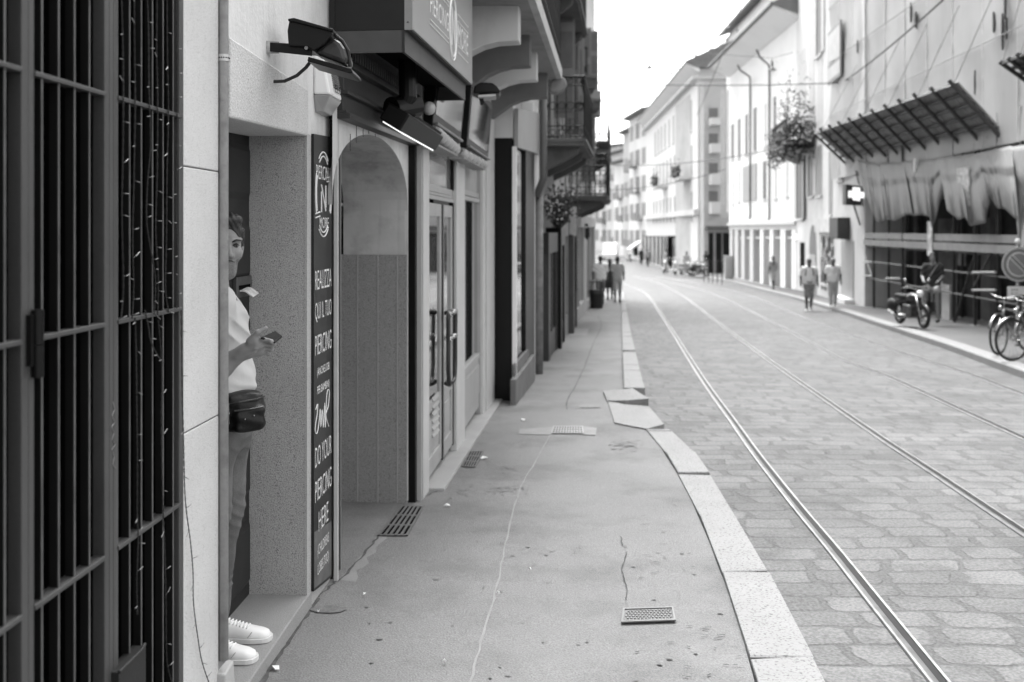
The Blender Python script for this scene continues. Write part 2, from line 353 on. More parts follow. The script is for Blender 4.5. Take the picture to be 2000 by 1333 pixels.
# the dropped crossing: wide pale slabs, then the raised kerb beyond with its end face showing
cr = [ground(1200, 826), ground(1263, 838), ground(1297, 829), ground(1267, 794), ground(1188, 785)]
mb.add([p + Vector((0, 0, .002)) for p in cr] + [p - Vector((0, 0, .15)) for p in cr], [(0, 1, 2, 3, 4)] + [(i, (i + 1) % 5, 5 + (i + 1) % 5, 5 + i) for i in range(5)], 0, True)
a0, a1, a2 = ground(1186, 784), ground(1222, 790), ground(1267, 793)
up = Vector((0, 0, 1)); b_ = Vector((.02, .75, 0))
pts = [a0, a1, a2, a0 + b_, a1 + b_, a2 + Vector((-.10, .75, 0))]; lift = [.008, .045, .085, .004, .05, .085]
mb.add([p - up * .15 for p in pts] + [p + up * l for p, l in zip(pts, lift)], [(0, 1, 7, 6), (1, 2, 8, 7), (2, 5, 11, 8), (6, 7, 10, 9), (7, 8, 11, 10), (3, 0, 6, 9), (5, 4, 10, 11), (4, 3, 9, 10)], 0, True)
stones(mb, far_i, far_o, a0.y + .76, 17.5, .06, 1.0)
stones(mb, far_i, far_o, 17.9, far_i[-1].y, .05, 1.6)
tag(mb.build('kerb', KERB), kind='structure')
# left pavement
def xl(y): return -1.9 + max(0, y - 3) * .055 + max(0, y - 12) * .05 if y < 40 else .12 * y - 1.7
rows = []
allk = ki + far_i
for y in [-6, -3, 0, 2, 3, 4, 4.5, 5, 5.5, 6, 7, 8, 9, 10, 11, 11.8, 12.5, 14, 16, 18, 20, 23, 26, 30, 34, 38, 42, 48]:
    x1 = line_at(allk, y).x - .004 if y <= allk[-1].y else allk[-1].x + (y - allk[-1].y) * .1; x0 = xl(y)
    rows.append([Vector((x0 + (x1 - x0) * t, y, G(y) - .002 - .012 * t)) for t in (0, .25, .5, .75, .96, 1)])
    rows[-1].append(rows[-1][-1] - Vector((0, 0, .2)))
mb = MB(); strip(mb, rows); tag(mb.build('pavement', ASPH), kind='structure')
# right kerb and pavement
RK = [(2400, 900), (2200, 818), (2000, 741), (1850, 684), (1690, 630), (1640, 612), (1580, 594), (1550, 585), (1480, 567), (1430, 553), (1385, 546), (1345, 541), (1300, 527), (1262, 515), (1240, 510)]
rk = [ground(px, py, RD) for px, py in RK]
mb = MB(); rows = []; wrows = []
for i, p in enumerate(rk):
    t = (rk[min(i + 1, len(rk) - 1)] - rk[max(i - 1, 0)]); t.z = 0; t.normalize(); nr = Vector((t.y, -t.x, 0)); h = Vector((0, 0, .13))
    rows.append([p - h, p + h - Vector((0, 0, .02)), p + h + nr * .025, p + h + nr * .3]); q = p + h - Vector((0, 0, .004))
    wrows.append([q + nr * .3, q + nr * 1.5, q + nr * 4, q + nr * 9, q + nr * 16])
def dense(rows, n):
    out = []
    for a, b in zip(rows, rows[1:]):
        out += [[x + (y - x) * (k / n) for x, y in zip(a, b)] for k in range(n)]
    return out + [rows[-1]]
tag(strip(mb, dense(rows, 3)).build('kerb', KERB), kind='structure')
ASPH_R = mat('far_pavement_asphalt', .10, .9, .1, .6, fine=.1, fscale=40, stain=.15)
tag(strip(MB(), wrows).build('pavement', ASPH_R), kind='structure')
# tram rails: a worn running surface with a dark flangeway, flush with the setts
RAILS = {
 1: [(1835, 1333), (1712, 1180), (1628, 1075), (1553, 985), (1477, 888), (1430, 822), (1370, 738), (1315, 651), (1290, 612), (1273, 586), (1259, 572), (1240, 562), (1219, 555)],
 2: [(2000, 1042), (1822, 923), (1727, 861), (1610, 780), (1497, 701), (1411, 637), (1357, 595), (1327, 574), (1300, 560), (1270, 549), (1240, 540)],
 3: [(2000, 857), (1860, 793), (1727, 733), (1637, 699), (1540, 646), (1454, 602), (1400, 577), (1360, 564), (1310, 552), (1260, 543)],
 4: [(2000, 771), (1900, 734), (1789, 698), (1733, 680), (1603, 633), (1530, 604), (1467, 578), (1400, 562), (1330, 548), (1280, 541)]}
RL = {1: 'nearest tram rail, bright and deeply grooved, running beside the left kerb', 2: 'second tram rail from the left kerb, bright head between the setts',
      3: 'third tram rail from the left kerb, thin and dull among the setts', 4: 'tram rail closest to the right hand pavement and its scaffolding'}
def smooth_line(L, n=6):
    out = []
    for i in range(len(L) - 1):
        p0, p1, p2, p3 = L[max(i - 1, 0)], L[i], L[i + 1], L[min(i + 2, len(L) - 1)]
        for k in range(n):
            t = k / n; out.append(.5 * ((2 * p1) + (p2 - p0) * t + (2 * p0 - 5 * p1 + 4 * p2 - p3) * t * t + (3 * p1 - p0 - 3 * p2 + p3) * t ** 3))
    return out + [L[-1]]
for k, L in RAILS.items():
    w = [ground(px, py, RD) for px, py in L]; w.insert(0, w[0] + (w[0] - w[2]).normalized() * 5); w[0].z = G(w[0].y) + RD
    w = smooth_line(w); head, lip, groove, floor_ = [], [], [], []
    for i, p in enumerate(w):
        t = w[min(i + 1, len(w) - 1)] - w[max(i - 1, 0)]; t.z = 0; t.normalize(); r = Vector((t.y, -t.x, 0)); z = Vector((0, 0, 1))
        head.append([p + r * x + z * h for x, h in ((-.052, -.03), (-.050, .008), (-.046, .012), (-.034, .012), (-.030, .010))])
        groove.append([p + r * x + z * h for x, h in ((-.003, .0035), (.029, .0035))])
        floor_.append([p + r * x + z * h for x, h in ((-.030, .010), (-.016, .0075), (-.003, .0035))])
        lip.append([p + r * x + z * h for x, h in ((.029, -.0), (.030, .009), (.044, .009), (.045, -.03))])
    root = thing('tram_rail', RL[k], 'tram rail', w[1], 'tram rails set in the street')
    strip(MB(), head).build('rail_head', RAILM, root, smooth=False); strip(MB(), floor_).build('running_surface', RAILF, root); strip(MB(), lip).build('guard_lip', RAILM, root); strip(MB(), groove).build('flangeway', GROOVE, root)
# mortar seam, cracks, stains in the left pavement
def ribbon(mb, pts, w, dz=.003, dzs=-.008, jig=0.0, m=0):
    q = [ground(px, py, dzs + dz) for px, py in pts]; q = smooth_line(q, 5); rows = []; rng = random.Random(len(pts))
    for i, p in enumerate(q):
        t = q[min(i + 1, len(q) - 1)] - q[max(i - 1, 0)]; t.normalize(); r = Vector((t.y, -t.x, 0)); ww = w * rng.uniform(.5, 1.3); o = r * rng.uniform(-jig, jig)
        rows.append([p - r * ww / 2 + o, p + r * ww / 2 + o])
    return strip(mb, rows, m)
ribbon(MB(), [(918, 1340), (935, 1270), (958, 1190), (972, 1140), (985, 1075), (1000, 1010), (1018, 950), (1044, 905), (1062, 872), (1075, 850)], .011, jig=.005).build('pavement_seam', PATCH)['kind'] = 'structure'
mb = MB()
ribbon(mb, [(1107, 800), (1108, 783), (1122, 757), (1138, 725), (1150, 695), (1160, 668), (1172, 645), (1174, 630), (1168, 618)], .014, jig=.006)
for L in ([(1222, 1172), (1224, 1150), (1219, 1130), (1215, 1110), (1222, 1085), (1224, 1078)], [(1224, 1068), (1216, 1064), (1213, 1048)]): ribbon(mb, L, .006, jig=.004)
rng = random.Random(5)
for _ in range(60):
    px, py = rng.uniform(1240, 1445), rng.uniform(960, 1320)
    if px < 1300 + (py - 960) * .45: ribbon(mb, [(px, py), (px + rng.uniform(5, 20), py + rng.uniform(-3, 3))], rng.uniform(.003, .008))
tag(mb.build('pavement_crack', CRACK), kind='structure')
def splat(mb, px, py, rx, ry, n=18, dz=.004, j=.25, seed=1):
    c = ground(px, py, -.008); rng = random.Random(seed); L = []
    for i in range(n):
        a = 2 * math.pi * i / n; k = rng.uniform(1 - j, 1 + j); x, y = c.x + rx * k * math.cos(a), c.y + ry * k * math.sin(a); L.append(Vector((x, y, G(y) - .004 + dz)))
    mb.quad(L, 0, True)
mb = MB(); splat(mb, 640, 1193, .085, .05, j=.1, seed=2)
rng = random.Random(9)
for _ in range(110): splat(mb, 1222 + rng.gauss(0, 13), 868 + rng.gauss(0, 6), rng.uniform(.005, .022), rng.uniform(.005, .02), 7, .0035 + rng.uniform(0, .0008), .4, rng.random())
for cx, cy, n in ((975, 960, 22), (990, 918, 10), (905, 962, 10), (1015, 868, 10), (1010, 955, 14)):
    for _ in range(n * 2): splat(mb, cx + rng.gauss(0, 13), cy + rng.gauss(0, 5), rng.uniform(.003, .014), rng.uniform(.003, .012), 7, .0035 + rng.uniform(0, .0008), .4, rng.random())
rng = random.Random(77)
for _ in range(70):
    px, py = rng.uniform(700, 1420), rng.uniform(820, 1330)
    if 505 + (1333 - py) * .86 + 60 < px < 1300 + (py - 900) * .38: splat(mb, px, py, rng.uniform(.006, .016), rng.uniform(.006, .014), 9, .0032, .25, rng.random())
tag(mb.build('pavement_stain', STAIN), kind='structure')
mb = MB(); ribbon(mb, [(508, 1336), (535, 1296), (566, 1250), (596, 1204), (621, 1168)], .022, .004, jig=.006)
for L in ([(662, 1136), (690, 1106), (722, 1068), (742, 1046)], [(806, 983), (826, 972), (846, 962), (870, 954)], [(872, 950), (905, 894), (938, 836), (966, 793)], [(610, 1172), (628, 1160), (648, 1142), (660, 1132)]): ribbon(mb, L, .014, .0042, jig=.008)
tag(mb.build('pavement_dirt', mat('gutter_dirt', .075, .95, .4, 20)), kind='structure')
mb = MB()
for L in ([(1015, 838), (1080, 834), (1078, 850), (1013, 848)], [(1138, 832), (1166, 836), (1163, 850), (1138, 849)], [(1115, 642), (1150, 642), (1146, 656), (1110, 656)]): mb.quad([ground(a, b, -.004) for a, b in L], 0, True)
rng = random.Random(4); e1 = [(664 + t * 110 + rng.uniform(-2, 2), 1133 - t * 128) for t in [k / 14 for k in range(15)]]; e2 = [(x + rng.uniform(14, 34) * (1 - .5 * i / 14), y + rng.uniform(-3, 5)) for i, (x, y) in enumerate(e1)]
strip(mb, [[ground(*p, -.0045), ground(*q, -.0055)] for p, q in zip(e1, e2)])
tag(mb.build('pavement_patch', PATCH), kind='structure')
# manholes, gully grates
def plate(name, label, cat, quad, holes=None, group=None):
    c = [ground(a, b, -.001) for a, b in quad]; cen = sum(c, Vector()) / 4; root = thing(name, label, cat, cen, group)
    mb = MB(); z = Vector((0, 0, 1))
    lerp = lambda s, t: (c[0] * (1 - s) + c[1] * s) * (1 - t) + (c[3] * (1 - s) + c[2] * s) * t
    return root, lerp
root, L = plate('manhole_cover', 'square chequered steel manhole cover in the near pavement', 'manhole cover', [(1213, 1217), (1320, 1213), (1315, 1187), (1217, 1190)])
mb = MB(); mb.quad([L(0, 0), L(1, 0), L(1, 1), L(0, 1)], 0, True); mb.build('backing', mat('manhole_dark', .12, .6), root)
fr = MB(); z = Vector((0, 0, .006))
for a, b, c_, d_ in ((0, 1, 0, .07), (0, 1, .93, 1), (0, .035, .07, .93), (.965, 1, .07, .93)):
    q = [L(a, c_), L(b, c_), L(b, d_), L(a, d_)]; fr.hexa([p for p in q] + [p + z for p in q], 0, True)
fr.build('frame', mat('manhole_steel', .14, .4, .1), root)
st = MB()
for i in range(13):
    for j in range(6):
        s0 = .06 + i * .067 + (.033 if j % 2 else 0); t0 = .11 + j * .133
        if s0 + .05 < .96:
            q = [L(s0, t0 + .035), L(s0 + .024, t0), L(s0 + .05, t0 + .045), L(s0 + .024, t0 + .09)]; st.hexa(q + [p + z * .7 for p in q], 0, True)
st.build('stud_pattern', MATS['manhole_steel'], root)
root, L = plate('drain_cover', 'slotted drain cover in a pale mortar patch further along the pavement', 'drain cover', [(1076, 847), (1140, 847), (1138, 833), (1081, 833)])
mb = MB(); mb.quad([L(0, 0), L(1, 0), L(1, 1), L(0, 1)], 0, True); mb.build('slot_backing', BLACK, root); fr = MB()
for i in range(12): s0 = i / 11.5; q = [L(s0, 0), L(s0 + .048, 0), L(s0 + .048, 1), L(s0, 1)]; fr.hexa(q + [p + z * .6 for p in q], 0, True)
for j in range(4): q = [L(0, j * .3), L(1, j * .3), L(1, j * .3 + .1), L(0, j * .3 + .1)]; fr.hexa(q + [p + z * .7 for p in q], 0, True)
fr.build('cover', mat('drain_steel', .26, .5, .1), root)
for lab, quad in (('gully grate under the threshold of the arched doorway', [(737, 1047), (796, 1047), (828, 990), (785, 988)]), ('small gully grate beside the pale double door', [(902, 912), (928, 913), (944, 882), (917, 882)])):
    root, L = plate('gully_grate', lab, 'drain grate', quad, group='gully grates along the shopfronts')
    mb = MB(); mb.quad([L(0, 0), L(1, 0), L(1, 1), L(0, 1)], 0, True); mb.build('pit', BLACK, root); fr = MB()
    for i in range(6): s0 = i * .185; q = [L(s0, 0), L(s0 + .085, 0), L(s0 + .085, 1), L(s0, 1)]; fr.hexa(q + [p + z for p in q], 0, True)
    for t0 in (0, .31, .64, .97): q = [L(0, t0), L(1, t0), L(1, t0 + .035), L(0, t0 + .035)]; fr.hexa(q + [p + z * .8 for p in q], 0, True)
    fr.build('bars', mat('grate_iron', .13, .5, .2), root)
mb = MB(); q = [ground(a, b, -.003) for a, b in ((1130, 797), (1172, 796), (1170, 789), (1132, 789))]; mb.quad(q, 0, True); tag(mb.build('valve_cover', mat('valve_iron', .17, .8, .3, 60)), 'small worn cover set in the pavement near the kerb ramp', 'cover')
# litter
LIT = [(873, 989, .035, .018, 'torn white scrap in front of the arched doorway'), (945, 896, .06, .025, 'long white scrap beside the small gully grate'), (1022, 821, .05, .03, 'white scrap above the slotted drain cover'),
       (538, 1307, .035, .02, 'folded white scrap below the stone doorstep'), (1035, 1114, .012, .008, 'crumb of paper in the middle of the pavement'), (868, 1294, .014, .008, 'paper crumb low in the near pavement'),
       (712, 1163, .014, .012, 'cigarette end near the steel post'), (622, 1197, .008, .008, 'white crumb at the corner of the doorstep'), (973, 1160, .02, .004, 'matchstick lying on the pale seam')]
for i, (px, py, a, b, lab) in enumerate(LIT):
    c = ground(px, py); f = Fl((c.x, c.y, c.z + .003), i * .7); a *= .62; b *= .7; mb = MB(f)
    pts = [(-a, -b * .7, 0), (-a * .2, -b, .008), (a, -b * .4, 0), (a * .8, b * .6, .004), (0, b, .012), (-a * .8, b * .5, .002)]
    mb.add(pts + [(x, y, h + .003) for x, y, h in pts], [(0, 1, 2, 3, 4, 5)[::-1], (6, 7, 8, 9, 10, 11)] + [(k, (k + 1) % 6, 6 + (k + 1) % 6, 6 + k) for k in range(6)])
    tag(mb.build('litter', PAPER), lab, 'litter', 'scraps dropped on the pavement')
# ================================================================ near left: gate, stone doorway
A = Fr(-1.25, 0, .054)
uA = A.u
TOP = 7.5
# --- iron gate
gate = thing('iron_gate', 'tall dark iron bar gate with fairy lights closing the shopfront beside the granite pier', 'gate', A.w(2.6, 0, A.g(2.6)))
RZ = [A.z(229, 191, 0), A.z(232, 629, 0), A.z(235, 1068, 0)]; sp = (RZ[0] - RZ[2]) / 2; RZ = [RZ[0] + 2 * sp, RZ[0] + sp] + RZ + [RZ[2] - sp]
ub = uA(256); st = (uA(340.5) - uA(256)) / 4; gz0, gz1 = A.g(2.6) + .03, 4.6
def gpanel(u0, u1, bars):
    pn = MB(A).box(u0, u0 + .002, -.03, -.028, gz0, gz0 + .01).build('panel', IRON, gate)
    for z in RZ:
        if gz0 < z < gz1: MB(A).box(u0, u1, -.032, .004, z - .006, z + .006).build('rail', STEEL, pn, bevel=.0015)
    for u in bars: MB(A).box(u - .0065, u, -.026, -.004, gz0, gz1).box(u - .0066, u + .0001, -.004, -.002, gz0, gz1, 1).build('bar', (mat('gate_bar_paint', .006, .5, .15, 8, spec=.2, streak=.2), mat('lit_bar_edge', .085, .4, .3, 12)), pn)  # light on the street-facing edge is put into a paler bar colour
gpanel(uA(-330), uA(42), [uA(85.5) - st * k for k in range(2, 7)])
gpanel(uA(67), uA(204.5), [uA(85.5) + st * k for k in range(-0, 4)])
gpanel(uA(230), uA(355), [ub + st * k for k in range(-1, 5)])
for a, b in ((42.5, 55.2), (56, 67), (204.5, 213.5), (214, 221.5), (222, 229.5), (350, 358.5)): MB(A).box(uA(a), uA(b), -.034, .0, gz0 - .03, gz1).build('post', STEEL, gate, bevel=.002)
hz = [A.z(66, 737), A.z(66, 672), A.z(66, 605)]; hu = uA(64)
MB(A).tube([(hu, .012, hz[0]), (hu, .012, hz[1] - .002)], .013, 14).tube([(hu, .012, hz[1]), (hu, .012, hz[2])], .0135, 14).box(hu - .03, hu - .008, -.002, .012, hz[0] + .03, hz[2] - .01).build('hinge', BLACKP, gate, smooth=False)
b = MB(A); zt = A.z(244, 1287); b.box(uA(217), uA(271), -.02, .022, zt - .3, zt).tube([(uA(217), .022, zt), (uA(262), .022, zt), (uA(271), .018, zt + .004)], .006, 8)
b.build('lock_box', IRON, gate, bevel=.004)
b = MB(A); sc = [(221, 785), (224, 800), (219, 812), (224, 825), (218, 834), (223, 846), (219, 858), (225, 868), (219, 878), (223, 893), (220, 908), (226, 915)]
b.tube([A.uz(x, y, .001) + (0,) for x, y in sc] and [(A.uz(x, y, .001)[0], .001, A.uz(x, y, .001)[1]) for x, y in sc], .0012, 5); b.build('scratched_scribble', PATCH, gate)
# dark shop behind the gate
sh = thing('shop_interior', 'dark empty shop window behind the iron bars', 'shop window', A.w(2.6, -.3, A.g(2.6)))
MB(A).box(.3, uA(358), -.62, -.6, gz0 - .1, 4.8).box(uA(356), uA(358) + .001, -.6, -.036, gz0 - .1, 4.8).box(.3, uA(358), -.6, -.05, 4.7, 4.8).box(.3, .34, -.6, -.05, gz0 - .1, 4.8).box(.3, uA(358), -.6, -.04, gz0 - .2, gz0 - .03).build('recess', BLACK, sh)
u, z = A.uz(285, 178, -.15); MB(A).box(u, u + .05, -.152, -.15, z - .03, z + .05).build('sticker', mat('sticker', .1, .8), sh)
# --- fairy lights: a cord with little side bulbs
FL = []
def fairy(label, pts, v, n, seed):
    rng = random.Random(seed); W_ = []
    for px, py in pts: u, z = A.uz(px, py, v); W_.append(Vector((u, v, z)))
    W_ = smooth_line(W_, 6); root = thing('string_lights', label, 'string lights', A.w(*W_[0]), 'fairy light strings tied to the gate')
    c1, c2 = [], []
    for i, p in enumerate(W_):
        for k in range(4):
            q = p + (W_[min(i + 1, len(W_) - 1)] - p) * k / 4; t = (i * 4 + k) * .9; c1.append((q.x + .0015 * math.cos(t), q.y + .0015 * math.sin(t), q.z)); c2.append((q.x - .0015 * math.cos(t), q.y - .0015 * math.sin(t), q.z))
    MB(A).tube(c1, .0011, 5).tube(c2, .0011, 5).build('cord', RUBBER, root)
    L = len(W_)
    for k in range(n):
        p = W_[min(L - 1, int((k + rng.uniform(.2, .8)) / n * L))]; s = rng.choice((-1, 1, 1)); l = rng.uniform(.022, .036); dz = rng.uniform(-.006, .006)
        if rng.random() < .25: dz = rng.uniform(.01, .02) * rng.choice((-1, 1))
        MB(A).tube([(p.x, p.y + .001, p.z), (p.x + s * l * .7, p.y + .004, p.z + dz * .7)], .0010, 5, 1).tube([(p.x + s * l * .35, p.y + .004, p.z + dz * .35), (p.x + s * l, p.y + .005, p.z + dz)], .0013, 6, 0).build('bulb', (mat('bulb_plastic', .2, .4), RUBBER), root)
fairy('fairy light string just right of the wide steel post, upper half', [(237, -20), (240, 85), (241, 180), (240, 300), (238, 420), (241, 560), (236, 622)], .006, 11, 1)
fairy('second fairy light string from the wide steel post, upper half', [(262, -20), (263, 90), (264, 200), (262, 330), (259, 470), (261, 560), (258, 622)], .006, 12, 2)
fairy('fairy light string swinging in the middle of the far gate panel', [(287, -20), (290, 60), (291, 170), (294, 280), (288, 360), (287, 440), (303, 540), (301, 614)], .006, 12, 3)
fairy('fourth fairy light string, looping beside the middle bars', [(307, -20), (306, 100), (308, 190), (307, 330), (304, 450), (309, 540), (308, 615)], .006, 12, 4)
fairy('fifth fairy light string, behind the knotted cords', [(326, -20), (327, 110), (329, 220), (326, 340), (325, 470), (323, 560), (329, 610)], .006, 12, 5)
fairy('fairy light string closest to the granite pier, upper half', [(344, -20), (346, 120), (346, 260), (344, 400), (347, 500), (345, 602)], .006, 11, 6)
fairy('long fairy light string hanging low down the second bar', [(264, 620), (266, 700), (267, 800), (268, 900), (268, 1010), (270, 1050), (267, 1130), (268, 1200)], .006, 10, 7)
fairy('long fairy light string reaching the ground beside the middle bars', [(309, 625), (316, 720), (315, 830), (318, 980), (322, 1080), (324, 1180), (326, 1290), (338, 1340)], .006, 11, 8)
fairy('fairy light string hanging loose over the granite pier', [(354, 606), (356, 760), (359, 880), (362, 978), (372, 1060), (377, 1120), (378, 1180), (387, 1250), (395, 1295), (412, 1345)], .012, 13, 9)
fairy('thin fairy light cord knotted and drooping across the bars', [(283, 606), (290, 640), (293, 662), (305, 690), (317, 708)], .008, 3, 10)
# --- the stone house: pier, plaster wall, lintel, doorway
dz_ = G(4.2)
house = thing('stone_house', 'pale plastered house with granite pier, rough lintel and deep doorway', 'house', A.w(4.2, -.3, dz_))
uj0, uj1 = uA(446), uA(600); ue = uA(645)
zl0, zl1 = A.z(446, 230), A.z(600, 266)
ST = -.072                                   # top of the doorstep
jz = [(A.z(392, 330)), A.z(392, 830)]
pier = None
for z0, z1 in ((jz[0] + .002, TOP), (jz[1] + .002, jz[0] - .002), (-.35, jz[1] - .002)):
    o = MB(A).box(uA(358) + .002, uA(427), -.5, 0, z0, z1).build('pier_block', GRAN_L, house, bevel=.004)
MB(A).box(uA(358) + .004, uA(427) - .002, -.49, -.004, -.3, TOP).build('pier_joint', CRACK, house)
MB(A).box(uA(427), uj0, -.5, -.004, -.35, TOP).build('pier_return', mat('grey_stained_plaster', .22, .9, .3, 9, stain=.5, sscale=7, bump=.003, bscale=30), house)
o = MB(A).hexa([(uA(424), -.3, -.35), (uj0 + .004, -.3, -.35), (uj0 + .004, .05, -.35), (uA(424), .05, -.35), (uA(426), -.3, A.z(446, 1268)), (uj0 + .002, -.3, A.z(446, 1268)), (uj0 + .002, .02, A.z(446, 1290)), (uA(424), .03, A.z(430, 1310))]).build('pier_plinth', STONE, house, bevel=.006)
ub_ = A.u(600)
w = MB(A)
def quadwall(mb, u0, u1, za0, za1, zb0, zb1, v0, v1, m=0): return mb.hexa([(u0, v0, za0), (u1, v0, za1), (u1, v1, za1), (u0, v1, za0), (u0, v0, zb0), (u1, v0, zb1), (u1, v1, zb1), (u0, v1, zb0)], m)
band = .30
quadwall(w, uj0, uj1, zl0 + band, zl1 + band * .75, TOP, TOP, -.5, 0); w.box(uj1, ue, -.5, 0, A.z(600, 262), TOP)
w.build('plaster_wall', PLAST, house)
w = MB(A); quadwall(w, uj0, uj1, zl0, zl1, zl0 + band, zl1 + band * .75, -.42, .006); o = w.build('lintel', ROUGHSTONE, house, bevel=.008)
# far jamb: rough reveal facing the camera, paler dressed front edge
MB(A).box(uj1, uj1 + .03, -.5, -.012, -.2, A.z(600, 262)).build('door_jamb', GRAN_D, house)
MB(A).box(uj1 - .002, ue, -.012, .0, -.3, A.z(600, 262)).box(uj1 + .03, ue, -.5, -.012, -.3, A.z(600, 262)).build('jamb_front', granite('pale_jamb_stone', .40, .22, 240, .0015, (.53, .62)), house)
stp = MB(A).hexa([(uA(446) - .5, -.55, -.35), (uj1 + .07, -.55, -.35), (uj1 + .07, .012, -.35), (uA(446) - .5, .022, -.35), (uA(446) - .5, -.55, ST), (uj1 + .07, -.55, ST), (uj1 + .07, .004, ST), (uA(446) - .5, .018, ST)])
stp.build('doorstep', mat('doorstep_stone', .27, .85, .1, 4, fine=.15, fscale=220, stain=.2, sscale=4, bump=.0015, bscale=150), house, bevel=.006)
# the wooden door at the back of the recess
vd = -.285; dr = MB(A)
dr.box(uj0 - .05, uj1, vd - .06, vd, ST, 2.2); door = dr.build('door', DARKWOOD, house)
dp = MB(A); du0, du1 = A.u(448, vd), A.u(485, vd)
for z0, z1 in ((ST + .06, .30), (.42, .95), (1.08, 1.28), (1.46, 1.72), (1.84, 2.10)):
    for a, b_ in ((.55, .99), (.03, .47)):
        x0, x1 = uj0 + (uj1 - uj0) * a, uj0 + (uj1 - uj0) * b_
        if x0 > x1: x0, x1 = x1, x0
        q = [(x0, vd, z0), (x1, vd, z0), (x1, vd, z1), (x0, vd, z1)]; e = .03; q2 = [(x0 + e, vd + .018, z0 + e), (x1 - e, vd + .018, z0 + e), (x1 - e, vd + .018, z1 - e), (x0 + e, vd + .018, z1 - e)]
        dp.add(q + q2, [(0, 1, 5, 4), (1, 2, 6, 5), (2, 3, 7, 6), (3, 0, 4, 7), (4, 5, 6, 7)])
dp.build('raised_panel', DARKWOOD, door)
lu, lz0, lz1 = uj1 - .24, A.z(470, 580, vd), A.z(470, 540, vd)
MB(A).box(lu, uj1 - .02, vd, vd + .02, lz0, lz1).build('letter_plate', mat('brass_plate', .10, .35, .2, 20, metal=.5), door, bevel=.003)
MB(A).box(lu + .03, uj1 - .05, vd + .02, vd + .022, lz1 - .06, lz1 - .04).build('letter_slot', BLACK, door)
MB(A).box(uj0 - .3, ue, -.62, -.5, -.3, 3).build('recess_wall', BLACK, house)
a = MB(A); zp = A.z(485, 571, vd + .05)
n = 7; top = []
for i in range(n):
    t = i / (n - 1); top.append((lu + .04 + t * .02, vd + .01 + t * .065, zp + .010 * math.sin(t * 4) - .016 * t))
a.add([(p[0] + dx, p[1], p[2] + dz2) for p in top for dx, dz2 in ((0, 0), (.09, .012), (.09, .016), (0, .006))], [(i * 4 + k, i * 4 + (k + 1) % 4, i * 4 + 4 + (k + 1) % 4, i * 4 + 4 + k) for i in range(n - 1) for k in range(4)] + [(0, 1, 2, 3), (n * 4 - 4, n * 4 - 3, n * 4 - 2, n * 4 - 1)])
tag(a.build('folded_paper', mat('newsprint', .55, .9, .25, 40)), 'folded leaflet sticking out of the door letter slot', 'leaflet')
# drainpipe on the pier corner
vp = .012; pu = uA(436.5, vp); zb = A.z(437, 1288, vp)
pipe = thing('drainpipe', 'grey stained pipe with peeling paint at the corner of the doorway', 'drainpipe', A.w(pu, vp, zb))
rr = .0176
peel = mat('peeling_grey_paint', .33, .7, .4, 9, stain=.6, sscale=9, bump=.002, bscale=30, streak=.3)
MB(A).tube([(pu, vp, zb), (pu, vp, TOP)], rr, 24).build('pipe', peel, pipe, smooth=True)
zs = A.z(437, 101, .06); mbs = MB(A); mbs.lathe((pu, vp, zs), [(rr + .002, -.012), (rr + .0035, -.012), (rr + .0035, .012), (rr + .002, .012)], 28); mbs.build('strap', mat('galvanised', .5, .4, .1, metal=.4), pipe)
mbs = MB(A)
for k in range(16):
    an = 2 * math.pi * k / 16; mbs.ball((pu + (rr + .003) * math.cos(an), vp + (rr + .003) * math.sin(an), zs), .0032, 6)
mbs.build('strap_hole', BLACK, pipe)
def on_pipe(px, py, rx, rz, m, name, n=16, sq=False):
    z0 = HC + (HY - py) / F * A.d(px, vp + rr); mbp = MB(A); kk = (px - 1000) / F
    c = math.asin(max(-1, min(1, ((px - 436.5) / 9.4)))); base = -math.pi / 2 + c + .25   # angle on the pipe that faces the camera
    pts = []
    for i in range(n):
        a_ = 2 * math.pi * i / n; ea, ez = rx / rr * math.cos(a_), rz * math.sin(a_)
        if sq: ea, ez = rx / rr * max(-1, min(1, 1.6 * math.cos(a_))), rz * max(-1, min(1, 1.6 * math.sin(a_)))
        pts.append((pu + (rr + .0012) * math.sin(base + math.pi / 2 + ea) * 0 + (rr + .0012) * math.cos(base + ea + .0), vp + (rr + .0012) * math.sin(base + ea + .0) * -1 * -1, z0 + ez))
    cx = sum(p[0] for p in pts) / n; mbp.quad(pts); mbp.build(name, m, pipe)
on_pipe(439, 592, .022, .042, mat('black_sticker', .02, .5, .5, 60), 'round_sticker')
on_pipe(441, 512, .012, .05, mat('torn_sticker', .3, .7, .7, 50), 'torn_sticker', sq=True)
on_pipe(439, 795, .014, .035, PATCH, 'paint_chip', 9)
on_pipe(432, 355, .012, .03, PATCH, 'paint_chip', 9)
# floodlight over the door
fu = uA(524)
fz = A.z(524, 92)
fl = thing('floodlight', 'old black floodlight on a bracket above the stone doorway', 'floodlight', A.w(fu, 0, fz))
fp = lambda px, py, d: P(px, py, d)
D0 = A.d(524); 
MB().hexa([fp(520, 84, D0), fp(545, 84, D0 + .05), fp(545, 102, D0 + .05), fp(520, 102, D0), fp(520, 80, D0 - .03), fp(545, 82, D0 + .01), fp(545, 105, D0 + .01), fp(520, 105, D0 - .03)], 0, True).build('wall_plate', mat('rusty_plate', .3, .8, .5, 30), fl)
d1 = D0 - .02
MB().hexa([fp(527, 101, d1), fp(610, 110, d1), fp(610, 110, d1 + .05), fp(527, 101, d1 + .05), fp(527, 83, d1), fp(610, 88, d1), fp(610, 88, d1 + .05), fp(527, 83, d1 + .05)], 0, True).build('bracket', BLACKP, fl, bevel=.003)
hb = [(563, 90), (561, 60), (565, 38), (572, 36), (650, 60), (648, 68), (632, 88), (612, 100), (600, 92)]
